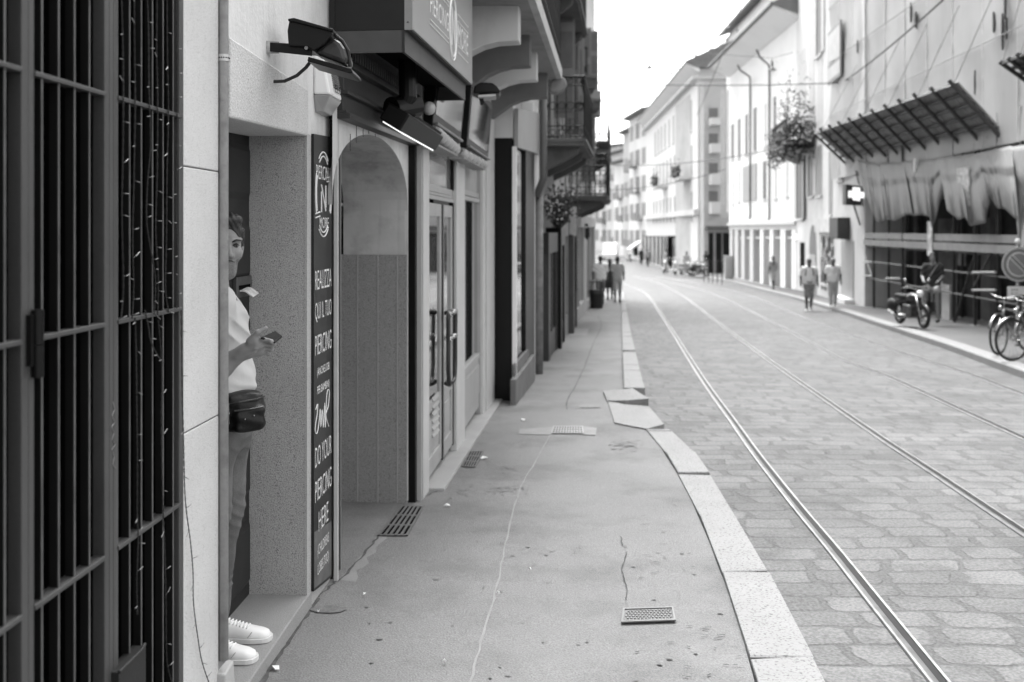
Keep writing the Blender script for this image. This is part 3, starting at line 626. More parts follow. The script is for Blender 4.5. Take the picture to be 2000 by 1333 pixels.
def slab(mb, poly, dA, dB, m=0):
    n = len(poly); mb.add([fp(x, y, dA) for x, y in poly] + [fp(500 + (x - 500) * dA / dB if False else x, y, dB) for x, y in poly], [tuple(range(n)), tuple(range(n, 2 * n))[::-1]] + [(i, (i + 1) % n, n + (i + 1) % n, n + i) for i in range(n)], m, True)
def slabx(mb, poly, d, t, m=0):              # outline at depth d, real thickness t straight back
    n = len(poly); a = [fp(x, y, d) for x, y in poly]; b2 = [p + Vector((0, t, 0)) for p in a]
    mb.add(a + b2, [tuple(range(n)), tuple(range(n, 2 * n))[::-1]] + [(i, (i + 1) % n, n + (i + 1) % n, n + i) for i in range(n)], m, True); return mb
SPECK = mat('speckled_black_paint', .004, .4, .2, 6, spec=.25)
slabx(MB(), hb, d1 - .02, .22).build('housing', SPECK, fl, bevel=.006)
slabx(MB(), [(562, 37), (574, 35), (651, 57), (650, 62), (572, 42), (563, 42)], d1 - .035, .25).build('housing_lid', SPECK, fl, bevel=.003)
slabx(MB(), [(613, 104), (632, 84), (650, 72), (664, 82), (672, 94), (677, 112), (676, 128)], d1 - .0, .18).build('reflector_bowl', mat('bowl_metal', .025, .3, .5, 18, spec=.35), fl, bevel=.02)
slabx(MB(), [(602, 111), (686, 134), (689, 142), (684, 144), (600, 120)], d1 - .03, .24).build('glass_rim', BLACKP, fl, bevel=.003)
MB().tube([fp(598 + 0, 94, d1 - .028), fp(598, 94, d1 - .018)], .008, 10, 0, True).build('pivot_bolt', CHROME, fl)
MB().tube([fp(607, 120, d1 + .06), fp(598, 132, d1 + .05), fp(580, 148, d1 + .06), fp(556, 159, d1 + .08), fp(530, 160, D0 + .06)], .0075, 8, 0, True).build('cable', RUBBER, fl)
MB().tube([fp(650, 66, d1 + .05), fp(668, 80, d1 + .05), fp(680, 100, d1 + .05), fp(684, 130, d1 + .05)], .008, 8, 0, True).build('side_cable', RUBBER, fl)
# alarm box
au = uA(612); al = thing('alarm_box', 'white plastic siren box with grey strobe under the floodlight', 'alarm', A.w(au, 0, A.z(625, 222)))
def wedge(mb, L, v0, v1): mb.add([(A.uz(x, y, v0)[0], v0, A.uz(x, y, v0)[1]) for x, y in L] + [(A.uz(x, y, v1)[0], v1, A.uz(x, y, v1)[1]) for x, y in L], [tuple(range(len(L))), tuple(range(len(L), 2 * len(L)))[::-1]] + [(i, (i + 1) % len(L), len(L) + (i + 1) % len(L), len(L) + i) for i in range(len(L))]); return mb
ua0, ua1 = uA(612), uA(637); za0, za1 = A.z(625, 192), A.z(625, 118)
MB(A).hexa([(ua0, 0, za0), (ua1, 0, za0), (ua1, .085, za0), (ua0, .085, za0), (ua0, 0, za1), (ua1, 0, za1), (ua1, .05, za1), (ua0, .05, za1)]).build('housing', WHITE, al, bevel=.012)
MB(A).hexa([(ua0 + .03, 0, za0 - .085), (ua1 - .03, 0, za0 - .085), (ua1 - .04, .04, za0 - .08), (ua0 + .04, .04, za0 - .08), (ua0, 0, za0), (ua1, 0, za0), (ua1, .083, za0 - .002), (ua0, .083, za0 - .002)]).build('strobe_lens', mat('strobe_grey', .28, .3, .05), al, bevel=.006)
g_ = MB(A)
for i in range(11):
    zz = za1 - .03 - i * .0115; g_.box(ua0 + .10, ua1 - .02, .055 + i * .0016, .0612 + i * .0022, zz, zz + .005)
g_.build('sound_slot', mat('slot_grey', .16, .6), al)
tx = MB(A); lettering(tx, 'ELC', ua0 + .10, ua1 - .03, za0 + .025, za0 + .065, .083, .0035); tx.build('lettering', BLACK, al)
# vertical sign board with lettering
SU0, SU1 = uA(607.5), uA(642.5); SZ0, SZ1 = A.z(625, 1148), A.z(625, 262)
sg = thing('vertical_sign', 'tall dark sign board with white piercing shop lettering on the door jamb', 'sign', A.w(SU0, .01, SZ0))
o = MB(A); o.hexa([(SU0, 0.001, A.z(608, 1155)), (SU1, .001, A.z(642, 1128)), (SU1, .014, A.z(642, 1128)), (SU0, .014, A.z(608, 1155)), (SU0, 0.001, A.z(608, 262)), (SU1, .001, A.z(642, 268)), (SU1, .014, A.z(642, 268)), (SU0, .014, A.z(608, 262))]); o.build('board', mat('sign_black', .016, .45, .3, 5, spec=.25), sg)
lo = MB(A); lo.hexa([(SU0 + .004, .0142, A.z(608, 1150)), (SU1 - .01, .0142, A.z(642, 1122)), (SU1 - .01, .0155, A.z(642, 1122)), (SU0 + .004, .0155, A.z(608, 1150)), (SU0 + .004, .0142, A.z(608, 1040)), (SU1 - .01, .0142, A.z(642, 1018)), (SU1 - .01, .0155, A.z(642, 1018)), (SU0 + .004, .0155, A.z(608, 1040))]); lo.build('pale_foot', mat('pale_sign_foot', .10, .6, .3, 12), sg)  # lower end of the board in a paler grey
tx = MB(A); um = (SU0 + SU1) / 2
def line(t, y0, y1, x0=609, x1=641, thin=0.008):
    tx = MB(A); lettering(tx, t, uA(x0), uA(x1), A.z(625, y1), A.z(625, y0), .016, .001, thin); tx.build('lettering', WHITE, sg)
for t, y0, y1 in (('REALIZZA', 527, 563), ('QUI IL TUO', 588, 626), ('PIERCING', 650, 688), ('DO YOUR', 862, 900), ('PIERCING', 926, 966)): line(t, y0, y1)
line('(ANCHE LOBI', 713, 733, 613, 637, 0); line('PER BAMBINI)', 748, 768, 613, 637, 0); line('HERE', 990, 1028, 616, 635); line('(CHILDRENS', 1052, 1078, 614, 636, 0); line('LOBES TOO)', 1088, 1115, 614, 636, 0)
line('PIERCING', 325, 352, 611, 640); line('MORE', 425, 446, 618, 636); 
lg_ = MB(A)
def stroke(pts, r=.0035): lg_.tube([(u_, .0165, z_) for u_, z_ in pts], r, 6)
cz = A.z(625, 380); rz_ = (A.z(625, 297) - A.z(625, 462)) / 2; ru = (SU1 - SU0) * .44
for k in (1, .9):
    stroke(arc(um, cz, ru * k, rz_ * k, 55, 125)); stroke(arc(um, cz, ru * k, rz_ * k, 152, 206)); stroke(arc(um, cz, ru * k, rz_ * k, 236, 305)); stroke(arc(um, cz, ru * k, rz_ * k, -26, 28))
nu = .045
stroke([(um - nu, A.z(625, 415)), (um - nu, A.z(625, 375)), ]); stroke([(um - nu, A.z(625, 362)), (um + nu, A.z(625, 412))], .004); stroke([(um + nu, A.z(625, 405)), (um + nu, A.z(625, 362))])
for dy in (0, 8): stroke([(um - ru, A.z(612, 418 + dy)), (um - ru * .45, A.z(612, 414 + dy))]); stroke([(um + ru * .45, A.z(636, 348 + dy)), (um + ru, A.z(636, 345 + dy))])
scr = [(610, 790), (614, 782), (613, 800), (610, 815), (609, 830), (613, 836), (617, 815), (619, 795), (620, 830), (623, 800), (625, 835), (628, 790), (629, 838), (632, 775), (637, 772), (635, 800), (630, 815), (636, 842)]
stroke(smooth_line([Vector((uA(x), A.z(625, y), 0)) for x, y in scr], 4) and [(p.x, p.y) for p in smooth_line([Vector((uA(x), A.z(625, y), 0)) for x, y in scr], 4)], .0025)
lg_.build('logo', WHITE, sg)
# grey steel post that ends the piercing shopfront, with a loose cable
pu0, pu1 = uA(646), uA(660); pz = G(5.25) - .02
post = thing('steel_post', 'dark steel shutter post standing between the sign board and arched entrance', 'post', A.w(pu0, .02, pz))
MB(A).box(pu0, pu1, -.1, .012, pz, 3.4).build('post_body', mat('post_paint', .018, .5, .2, 6, streak=.3, spec=.3), post, bevel=.002)
MB(A).box(pu1 - .008, pu1, .012, .018, pz, 3.4).build('post_edge', mat('post_edge', .2, .4, .1), post)
zc = [A.z(649, y) for y in (215, 300, 345, 400, 520, 640, 820, 1000, 1060, 1085, 1100, 1125)]
MB(A).tube([(pu0 + .004 + .006 * math.sin(i * 2.1), .018, z_) for i, z_ in enumerate(zc)], .0045, 6).build('loose_cable', mat('grey_cable', .3, .6, .3, 20), post)
# ================================================================ arched entrance of the piercing shop
B = Fr(-.92, 5.27, .115); uB = B.u
u0, u1 = B.u(659), B.u(797); thz = B.z(797, 962, -.5) - .0
shop = thing('piercing_shop', 'dark fronted piercing shop with white arched entrance and ribbed granite reveal', 'shop', B.w((u0 + u1) / 2, -.3, G(6)))
spz = B.z(796, 412); apz = B.z(722, 262); ac = (u0 + u1) / 2 - .05
# spandrel wall with an arched hole
n = 28; a_ru = (u1 - .01 - ac)
arch = [(ac + a_ru * math.cos(math.pi * i / n), spz + (apz - spz) * (math.sin(math.pi * i / n) ** .8)) for i in range(n + 1)]   # right to left
topz = 2.52
w = MB(B)
for (x0, z0), (x1, z1) in zip(arch, arch[1:]): w.add([(x0, 0, z0), (x0, 0, topz), (x1, 0, topz), (x1, 0, z1)], [(0, 1, 2, 3)])
w.box(u1 - .01, u1 + .03, -.02, 0, -.2, topz); w.box(u0 + .005, max(u0 + .02, 2 * ac - u1 + .011), -.02, 0, -.3, topz)
SPAN = mat('spandrel_plaster', .50, .9, .06, 3, stain=.2, sscale=5, streak=.2)
w.build('arch_wall', SPAN, shop)
ck = MB(B)
for px, ya, yb in ((696, 236, 280), (709, 246, 268), (720, 252, 262), (733, 262, 268), (684, 262, 296)):
    uu = B.u(px); ck.box(uu - .006, uu + .006, 0, .0015, B.z(px, yb), B.z(px, ya))
ck.build('board_crack', CRACK, shop)
w = MB(B); dep = -.46
for (x0, z0), (x1, z1) in zip(arch, arch[1:]): w.add([(x0, 0, z0), (x1, 0, z1), (x1, dep, z1), (x0, dep, z0)], [(0, 1, 2, 3)])
gz = B.z(797, 492, -.2)
w.box(u1 - .012, u1 + .03, dep, -.02, gz, spz + .002)
w.build('arch_reveal', GREYPL, shop, smooth=False)
w = MB(B).box(u1 - .024, u1 + .03, dep - .02, -.004, thz - .02, gz); pan = w.build('granite_panel', GRAN_R, shop)
w = MB(B)
for px in (697, 738, 777):
    v = B.n.dot(P(px, 700, (B.w(u1, 0, 0)).y) - B.o) ; w.box(u1 - .027, u1 - .02, v - .0035, v + .0035, thz, gz - .004)
w.build('metal_rib', mat('rib_metal', .30, .5, .1), pan)
MB(B).box(u0 - .3, u1 + .1, dep - .03, dep - .02, -.3, topz).box(u0 - .03, u0 - .0, dep, -.10, -.2, topz).build('dark_door', GL_DARK, shop)
MB(B).box(u0 - .08, u1 + .012, dep - .1, .0, -.5, thz).build('threshold', mat('threshold_stone', .26, .85, .1, 4, fine=.14, fscale=200, stain=.25, sscale=5), shop, bevel=.004)
MB(B).box(u1 + .005, u1 + .10, -.05, .05, -.35, B.z(803, 288)).build('shutter_guide', BLACKP, shop, bevel=.003)
# frieze: stacked dark mouldings
fz0 = B.z(800, 286); w = MB(B)
for z0, z1, v in ((fz0, fz0 + .03, .07), (fz0 + .03, fz0 + .045, .05), (fz0 + .045, fz0 + .13, .03), (fz0 + .13, fz0 + .15, .06), (fz0 + .15, fz0 + .27, .035), (fz0 + .27, fz0 + .30, .08), (fz0 + .30, fz0 + .44, .04), (fz0 + .44, fz0 + .47, .10), (fz0 + .47, fz0 + .9, .05)):
    w.box(u0 - .005, u1 + .12, -.06, v, z0, z1)
fr_ = w.build('frieze', FRIEZE, shop, bevel=.003)
w = MB(B)
for k in range(34):
    x = u0 + .05 + k * .052; w.ext([(x, fz0 + .33), (x + .03, fz0 + .33), (x + .015, fz0 + .40)], .04, .052)
w.build('dentil', mat('dentil_paint', .09, .5, .2), fr_)
MB(B).box(u0 - .0, u1 + .1, -.5, -.02, topz, 8.6).build('upper_wall', WALL_D, shop)
# projecting sign box
su0, su1, sv = B.u(812, .44) - .02, B.u(929, .44), .45
su0 = (5.2 - B.o.y) / B.t.y
sz = HC + (HY - 62) / F * 5.2
box = thing('sign_box', 'big projecting grey sign box with white piercing shop logo above the entrance', 'sign', B.w((su0 + su1) / 2, .2, sz - .12), )
sv = B.n.dot(P(805, 60, 5.2) - B.o) 
GS = mat('sign_grey_face', .20, .35, .06, 2)
BOXD = mat('sign_box_paint', .010, .5, .3, 4, stain=.3, sscale=8, spec=.3)
MB(B).box(su0, su1, -.0, sv - .006, sz, sz + .95).build('box_body', BOXD, box, bevel=.004)
MB(B).box(su0 + .012, su1, sv - .004, sv + .012, sz + .004, sz + .95).build('sign_face', GS, box, bevel=.003)
MB(B).box(su0 - .003, su0 + .012, sv - .03, sv + .012, sz - .0, sz + .95).build('corner_strip', mat('strip_metal', .22, .4, .1), box)
for k in range(5): MB(B).ball((su0 - .003, sv - .012, sz + .04 + k * .17), .006, 8).build('rivet', mat('strip_metal_dark', .1, .4), box)
sk = MB(B); t_ = .012
sk.box(su0 + .0, su1 - .05, sv - .045, sv - .03, sz - .115, sz + .0).box(su0, su0 + t_, 0, sv - .03, sz - .115, sz).box(su1 - .065, su1 - .05, .02, sv - .03, sz - .115, sz)
sk.build('skirt', mat('skirt_metal', .05, .5, .2, 5, stain=.3), box)
MB(B).box(su0 + t_, su1 - .07, 0.08, sv - .05, sz - .02, sz - .003).build('underside', BLACK, box)
tx = MB(B); V = sv + .013
def su(px): return B.u(px, V)
def szz(px, py): return B.z(px, py, V)
lettering(tx, 'PIERCING', su(840), su(876), szz(858, 44), szz(858, 6), V, .001, .0); lettering(tx, 'MORE', su(894), su(914), szz(904, 98), szz(904, 58), V, .001, .0)
ccu, ccz = su(885), szz(885, 55)
hz_ = szz(885, -8) - ccz
for k in (1, .88): tx.tube([(a_, V, b_) for a_, b_ in arc(ccu, ccz, .135 * k, hz_ * k, 0, 360, 40)], .0045, 5)
zN = .58 * hz_
tx.tube([(ccu - .06, V, ccz - zN), (ccu - .06, V, ccz + zN), (ccu + .06, V, ccz - zN), (ccu + .06, V, ccz + zN)], .006, 5)
for yl in (47, 56):
    za = szz(858, yl + 10) ; tx.tube([(su(840), V, za), (su(876), V, za)], .004, 5); tx.tube([(su(840), V, 2 * ccz - za), (su(876), V, 2 * ccz - za)], .004, 5)
for dz3 in (0, .045):
    za = szz(904, 100) - dz3; tx.tube([(su(894), V, za), (su(914), V, za)], .004, 5); tx.tube([(su(894), V, 2 * ccz - za), (su(914), V, 2 * ccz - za)], .004, 5)
tx.build('logo_lettering', WHITE, box)
# heater bar hanging under the sign
ht = thing('patio_heater', 'black ribbed electric patio heater hanging under the sign box', 'heater', P(795, 190, 6.0))
MB().tube([P(795, 100, 6.0), P(797, 190, 6.0), P(790, 205, 6.0)], [.055, .055, .05], 14, 0, True).tube([P(765, 214, 5.95), P(812, 206, 6.1)], .075, 14, 0, True).build('mount', BLACKP, ht, smooth=False)
f0, f1 = P(772, 224, 5.85), P(843, 268, 6.9)
ax_ = (f1 - f0).normalized(); side = Vector((1, 0, 0)); side = (side - ax_ * side.dot(ax_)).normalized(); upv = side.cross(ax_); upv = upv if upv.z > 0 else -upv
tl = (side * .52 + upv * .85).normalized(); sd = ax_.cross(tl)
sd = sd if sd.x > 0 else -sd
def bar(a, b, w0, w1, h0, h1): return [a + sd * w0 + tl * h0, a + sd * w1 + tl * h0, a + sd * w1 + tl * h1, a + sd * w0 + tl * h1, b + sd * w0 + tl * h0, b + sd * w1 + tl * h0, b + sd * w1 + tl * h1, b + sd * w0 + tl * h1]
L = (f1 - f0).length
MB().hexa(bar(f0, f1, -.075, .075, -.07, .045), 0, True).build('body', mat('heater_black', .004, .45, .2, spec=.2), ht, bevel=.012)
w = MB()
for k in range(20):
    a = f0 + ax_ * (L * (.18 + .8 * k / 20)); w.hexa(bar(a, a + ax_ * .010, -.06, .06, .045, .062), 0, True)
w.build('cooling_fin', mat('fin_grey', .02, .4), ht)
MB().hexa(bar(f0 + ax_ * .08, f1 - ax_ * .03, -.066, .066, -.078, -.0705), 0, True).build('reflector', emit('glowing_strip', .25), ht)  # reflector strip with a faint emission of its own
# ================================================================ the pale shopfront with the double door
C = Fr(-.60, 7.43, .080); uC = C.u
pale = thing('pale_shopfront', 'pale painted shopfront with glazed double door, loop handles and bulb garlands', 'shop', C.w(3, -.2, G(10)))
cz = C.z(840, 950) + .0
TC = 3.3
pa, pb = C.u(826), C.u(838.5)
MB(C).box(pa, pb, -.1, .0, -.6, TC).box(pa, pa + .02, -.1, .0, -.6, TC).build('pilaster', CREAM, pale, bevel=.004)
pv = C.n.dot(P(809, 900, (C.w(pa, 0, 0)).y) - C.o)
MB(C).box(pa - .04, pa + .001, pv, -.005, -.6, TC).build('pilaster_side', mat('pilaster_side', .36, .6, .08, 4, streak=.15), pale)
c885, c890, c905, c943, c962 = C.u(885), C.u(890), C.u(906), C.u(941), C.u(961)
MB(C).box(c890, c905, -.05, .01, -.7, TC).build('pilaster', CREAM, pale, bevel=.004)
MB(C).box(c943, c943 + .22, -.05, .015, -.7, TC).box(c943 + .25, c962, -.05, .03, -.7, TC).build('pilaster', CREAM, pale, bevel=.004)
MB(C).box(c943 + .22, c943 + .25, -.05, .0, -.7, TC).build('pilaster_groove', MIDG, pale)
sill = MB(C); yv = .115
sill.hexa([(pb - .02, -.1, -.8), (c962 + .1, -.1, -.8), (c962 + .1, yv, -.8), (pb - .02, yv, -.8), (pb - .02, -.1, C.z(840, 950)), (c962 + .1, -.1, C.z(960, 783)), (c962 + .1, yv, C.z(960, 783)), (pb - .02, yv, C.z(840, 950))])
sill.build('threshold', mat('pale_threshold', .33, .8, .1, 3, fine=.06, fscale=150, stain=.12), pale, bevel=.004)
JOIN = mat('grey_green_joinery', .34, .45, .06, 4, streak=.12)
uM = C.u(868.5)
def zc_(px, py): return C.z(px, py, -.02)
zr0, zr1 = zc_(838, 388), zc_(838, 360)
w = MB(C)
for k, (za, zb) in enumerate(((zr0, zr0 + .03), (zr0 + .035, zr0 + .055), (zr0 + .06, zr0 + .11))): w.box(pb, c890, -.05, -.012 - .006 * k, za, zb)
w.build('transom', JOIN, pale)
DOORZ = zc_(840, 946)
def leaf(x0, x1, ph):
    d = MB(C); zb0, zb1 = C.g((x0 + x1) / 2) + .07, zr0 - .03; mid = C.z(853, 778)
    gl = .07
    d.box(x0, x0 + gl, -.05, -.02, zb0, zb1).box(x1 - gl, x1, -.05, -.02, zb0, zb1).box(x0 + gl, x1 - gl, -.05, -.02, zb1 - .1, zb1).box(x0 + gl, x1 - gl, -.05, -.02, mid - .08, mid).box(x0 + gl, x1 - gl, -.05, -.02, zb0, zb0 + .13).box(x0 + gl, x1 - gl, -.05, -.035, zb0 + .13, mid - .08)
    lf = d.build('door_leaf', JOIN, pale, bevel=.004)
    MB(C).box(x0 + gl, x1 - gl, -.04, -.034, mid, zb1 - .1).build('pane', GL_REFL, lf)
    v = MB(C); v.box(x0 + gl + .06, x1 - gl - .06, -.035, -.024, zb0 + .2, mid - .14)
    pnl = v.build('lower_panel', JOIN, lf, bevel=.004)
    if ph:
        v = MB(C)
        for k in range(6): zz = zb0 + .26 + k * .055; v.add([(x0 + .24, -.024, zz), (x1 - .2, -.024, zz), (x1 - .2, -.004, zz + .01), (x0 + .24, -.004, zz + .01), (x0 + .24, -.024, zz + .035), (x1 - .2, -.024, zz + .035)], [(0, 1, 2, 3), (3, 2, 5, 4), (0, 3, 4), (1, 5, 2)])
        v.build('vent_louvre', JOIN, lf)
    return lf
leaf(pb + .012, uM - .03, True); leaf(uM + .035, c890 - .05, False)
MB(C).box(uM - .03, uM + .035, -.055, -.012, C.g(uM) + .07, zr0 - .03).box(c890 - .05, c890, -.055, -.015, C.g(c890) + .07, zr0).box(pb, pb + .012, -.055, -.015, C.g(pb) + .07, 2.9).build('door_mullion', BLACKP, pale)
# fanlight and window
MB(C).box(pb + .02, c890 - .05, -.05, -.04, zr0 + .11, C.z(860, 285)).build('fanlight_pane', glass('pale_glass', .22, .05), pale)
MB(C).box(c890 - .06, c890, -.05, -.012, zr0 + .11, C.z(885, 285)).build('door_mullion', BLACKP, pale)
wz0, wz1 = C.z(920, 712), C.z(920, 392)
MB(C).box(c905, c943, -.06, -.045, wz0, wz1).build('window_pane', GL_REFL, pale)
MB(C).box(c905, c943, -.06, -.05, wz1 + .1, TC).build('blind', mat('pale_blind', .34, .7, .05), pale)
MB(C).box(c905, c943, -.05, -.02, wz1, wz1 + .04).box(c905, c943, -.05, -.03, wz1 + .05, wz1 + .1).box(c905, c943, -.05, -.015, wz0 - .05, wz0).box(c905, c943, -.05, -.03, C.g(c905) + .05, wz0 - .05).box(c905 + .05, c943 - .05, -.03, -.02, C.g(c905) + .2, wz0 - .12).box(c943 - .04, c943, -.06, -.01, C.g(c943), TC).build('window_frame', JOIN, pale)
MB(C).box(pa - .04, c962, -.6, -.1, TC, 8.6).box(pa, c962, -.1, .0, TC - .25, TC).build('upper_wall', WALL_D, pale)
MB(C).box(pa, c962, -.9, -.8, -1, TC).build('dark_interior', BLACK, pale)
# loop handles
for s, x, px in ((-1, uM - .07, 850), (1, uM + .075, 886)):
    zt, zm, zb_ = C.z(868, 612), C.z(868, 660), C.z(868, 750); hb_ = .14 if s < 0 else .13
    h = MB(C); o_ = x + s * hb_
    h.tube(smooth_line([Vector(q) for q in ((uM + s * .03, .01, zt), (x, .05, zt + .01), (o_, .06, zt), (o_ + s * .01, .06, zt - .08), (o_, .06, zm), (o_, .06, (zm + zb_) / 2), (o_ - s * .01, .06, zb_ + .12), (o_ - s * .05, .06, zb_ + .03), (x, .05, zb_), (uM + s * .04, .01, zb_ + .01))], 4), .017, 10)
    hd = h.build('loop_handle', mat('handle_bronze', .03, .3, .2, metal=.3), pale, smooth=True)
    for zz in (zt, zm): MB(C).tube([(uM + s * .05, .055, zz), (o_ - s * .01, .062, zz)], .022, 10).build('handle_clamp', mat('clamp_metal', .4, .25, .1, metal=.9), hd, smooth=True)
# tilted framed screens
for lab, (a_, b_, y0, y1, y2, y3) in (('dark framed screen tilted out above the pale double door', (842, 897, 150, 150, 250, 281)), ('dark framed screen tilted out above the pale shop window', (909, 951, 160, 195, 296, 316))):
    tu0, tu1 = C.u(a_, .06), C.u(b_, .06); zt_, zb2 = C.z(b_, y1, .1), C.z(b_, y3, .06)
    scn = thing('wall_screen', lab, 'screen', C.w((tu0 + tu1) / 2, .05, zb2), 'screens over the pale shopfront')
    def scr_(x0, x1, z0, z1, off0, off1, m, name, par):
        t0 = .02; tt = .05
        f = lambda z: t0 + tt * (z - zb2) / (zt_ - zb2)
        return MB(C).hexa([(x0, f(z0) + off0, z0), (x1, f(z0) + off0, z0), (x1, f(z0) + off1, z0), (x0, f(z0) + off1, z0), (x0, f(z1) + off0, z1), (x1, f(z1) + off0, z1), (x1, f(z1) + off1, z1), (x0, f(z1) + off1, z1)]).build(name, m, par, bevel=.006 if name == 'casing' else 0)
    scr_(tu0, tu1, zb2, zt_, -.02, .05, BLACKP, 'casing', scn); e = .07
    scr_(tu0 + e, tu1 - e, zb2 + .09, zt_ - e, .05, .054, glass('screen_glass', .02, .06), 'display', scn)
    MB(C).tube([(tu0 + .05, .09, zb2 + .02), (tu1 - .05, .09, zb2 + .02)], .012, 8).build('lower_bar', mat('dull_metal', .2, .4, .1), scn)
# garlands of round bulbs under the screens
for lab, px0, py0, px1, py1, n in (('garland of round white bulbs under the screen of the double door', 853, 262, 888, 292, 6), ('garland of round white bulbs under the window screen', 905, 302, 944, 322, 6)):
    a0, a1 = C.u(px0, .1), C.u(px1, .1); za, zb_ = C.z(px0, py0, .1), C.z(px1, py1, .1)
    gl_ = thing('bulb_garland', lab, 'lights', C.w(a0, .1, za), 'bulb garlands on the pale shopfront')
    MB(C).tube([(a0 - .1, .1, za + .04), (a1 + .1, .1, zb_ + .03)], .012, 6).box(a0 - .1, a1 + .05, -.01, .12, zb_ - .055, zb_ - .04).build('cord', MIDG, gl_)
    for k in range(n): t = k / (n - 1); MB(C).ball((a0 + (a1 - a0) * t, .1, za + (zb_ - za) * t), .05, 12).build('bulb', mat('opal_bulb', .36, .3, .05), gl_, smooth=True)
u_, z_ = C.uz(838, 212, .14); MB(C).ball((u_, .14, z_), .045, 12).build('round_bulb', MATS['opal_bulb'], pale, smooth=True)
# street lamp head behind the sign
lp = thing('outdoor_lamp', 'flat black outdoor lamp on an arm beyond the sign box', 'lamp', P(950, 178, 8.2))
slabx(MB(), [(925, 183), (926, 168), (938, 161), (962, 162), (970, 168), (978, 178), (974, 183), (960, 181)], 8.2, .3).build('lamp_shade', BLACKP, lp, bevel=.01)
slabx(MB(), [(934, 186), (968, 184), (968, 188), (934, 190)], 8.2, .25).build('lamp_glass', mat('lamp_glass', .5, .3), lp)
slabx(MB(), [(935, 188), (943, 186), (946, 204), (938, 206)], 8.3, .05).build('lamp_bracket', IRON, lp)
# ================================================================ balcony on curved corbels
bal = thing('stone_balcony', 'heavy stone balcony on curved white corbels with ornate black iron railing', 'balcony', Vector((0, 9.5, 3.2)))
def corbel(d, px_tip, m):
    xt = (px_tip - 1000) / F * d; x0 = C.o.x + .08 * (d - C.o.y) - .12; L_ = xt - x0; zb_ = 3.21; zt_ = 3.50
    prof = [(0, -.52), (.12, -.52), (.22, -.50), (.34, -.43), (.46, -.36), (.60, -.31), (.76, -.28), (.90, -.275), (1, -.27), (1, 0.02), (1.03, .06), (1.06, .10), (1.10, .13), (1.12, .24), (0, .24)]
    p = [(x0 + a * L_, zb_ + .28 + b * 1.0) for a, b in prof]
    mbx = MB(); n = len(p); th = .20
    mbx.add([Vector((x, d, z)) for x, z in p] + [Vector((x + .02, d + th, z)) for x, z in p], [tuple(range(n)), tuple(range(n, 2 * n))[::-1]] + [(i, (i + 1) % n, n + (i + 1) % n, n + i) for i in range(n)], 0, True)
    mbx.build('corbel', m, bal, bevel=.008)
COR = mat('corbel_plaster', .52, .85, .06, 2, stain=.15, sscale=3)
CORD = mat('dark_corbel', .13, .85, .15, 2, stain=.2)  # darker tone, used on every second corbel
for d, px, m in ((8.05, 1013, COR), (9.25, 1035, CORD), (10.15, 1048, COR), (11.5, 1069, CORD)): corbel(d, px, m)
def sx(d): return .18 + .1 * (d - 7.8)
mbx = MB(); pr = []
for d in (7.3, 12.1): pr.append((d, sx(d)))
(d0, x0), (d1_, x1) = pr
SLAB = mat('stained_slab', .22, .9, .3, 3, stain=.5, sscale=3)
mbx.hexa([Vector((C.o.x + .08 * (d0 - C.o.y) - .2, d0, 3.5)), Vector((x0 - .06, d0, 3.5)), Vector((x1 - .06, d1_, 3.5)), Vector((C.o.x + .08 * (d1_ - C.o.y) - .2, d1_, 3.5)), Vector((-.75, d0, 3.62)), Vector((x0 - .06, d0, 3.62)), Vector((x1 - .06, d1_, 3.62)), Vector((-.4, d1_, 3.62))], 0, True)
mbx.build('slab', SLAB, bal)
MB().hexa([Vector((x0 - .06, d0, 3.5)), Vector((x0, d0, 3.5)), Vector((x1, d1_, 3.5)), Vector((x1 - .06, d1_, 3.5)), Vector((x0 - .06, d0, 3.64)), Vector((x0, d0, 3.64)), Vector((x1, d1_, 3.64)), Vector((x1 - .06, d1_, 3.64))], 0, True).build('slab_edge', mat('slab_edge', .36, .8, .15, 4), bal)
def iron_rail(parent, p0, p1, h=1.0, step=.13, r=.011, curls=True):
    """railing from p0 to p1: rails, round bars and rings"""
    p0, p1 = Vector(p0), Vector(p1); L_ = (p1 - p0).length; t = (p1 - p0) / L_; mbr = MB(); z = Vector((0, 0, 1))
    for hh, rr2 in ((h, r * 1.8), (h * .86, r), (h * .2, r), (.03, r * 1.3)): mbr.tube([p0 + z * hh, p1 + z * hh], rr2, 6, 0, True)
    n_ = max(2, int(L_ / step))
    for k in range(n_ + 1):
        a = p0 + t * (L_ * k / n_); mbr.tube([a, a + z * h], r, 5, 0, True)
        if curls and k < n_:
            c1 = a + t * (L_ / n_ / 2); nr = t.cross(z)
            for hh in (h * .1, h * .93): mbr.ring(c1 + z * hh, L_ / n_ * .33, r * .7, nr, 10, 4) if isinstance(mbr.fr, Wd) else None
            mbr.ring(c1 + z * h * .53, L_ / n_ * .42, r * .7, nr, 10, 4)
    return mbr.build('railing', IRON, parent)
iron_rail(bal, (x0 - .03, d0, 3.64), (x1 - .03, d1_, 3.64)); iron_rail(bal, (x1 - .03, d1_, 3.64), (x1 - .7, d1_, 3.64))
slabx(MB(), [(1073, 178), (1075, 160), (1085, 152), (1100, 150), (1106, 157), (1108, 168), (1100, 176), (1088, 182)], 12.0, .25).build('scroll_bracket', SLAB, bal, bevel=.02)
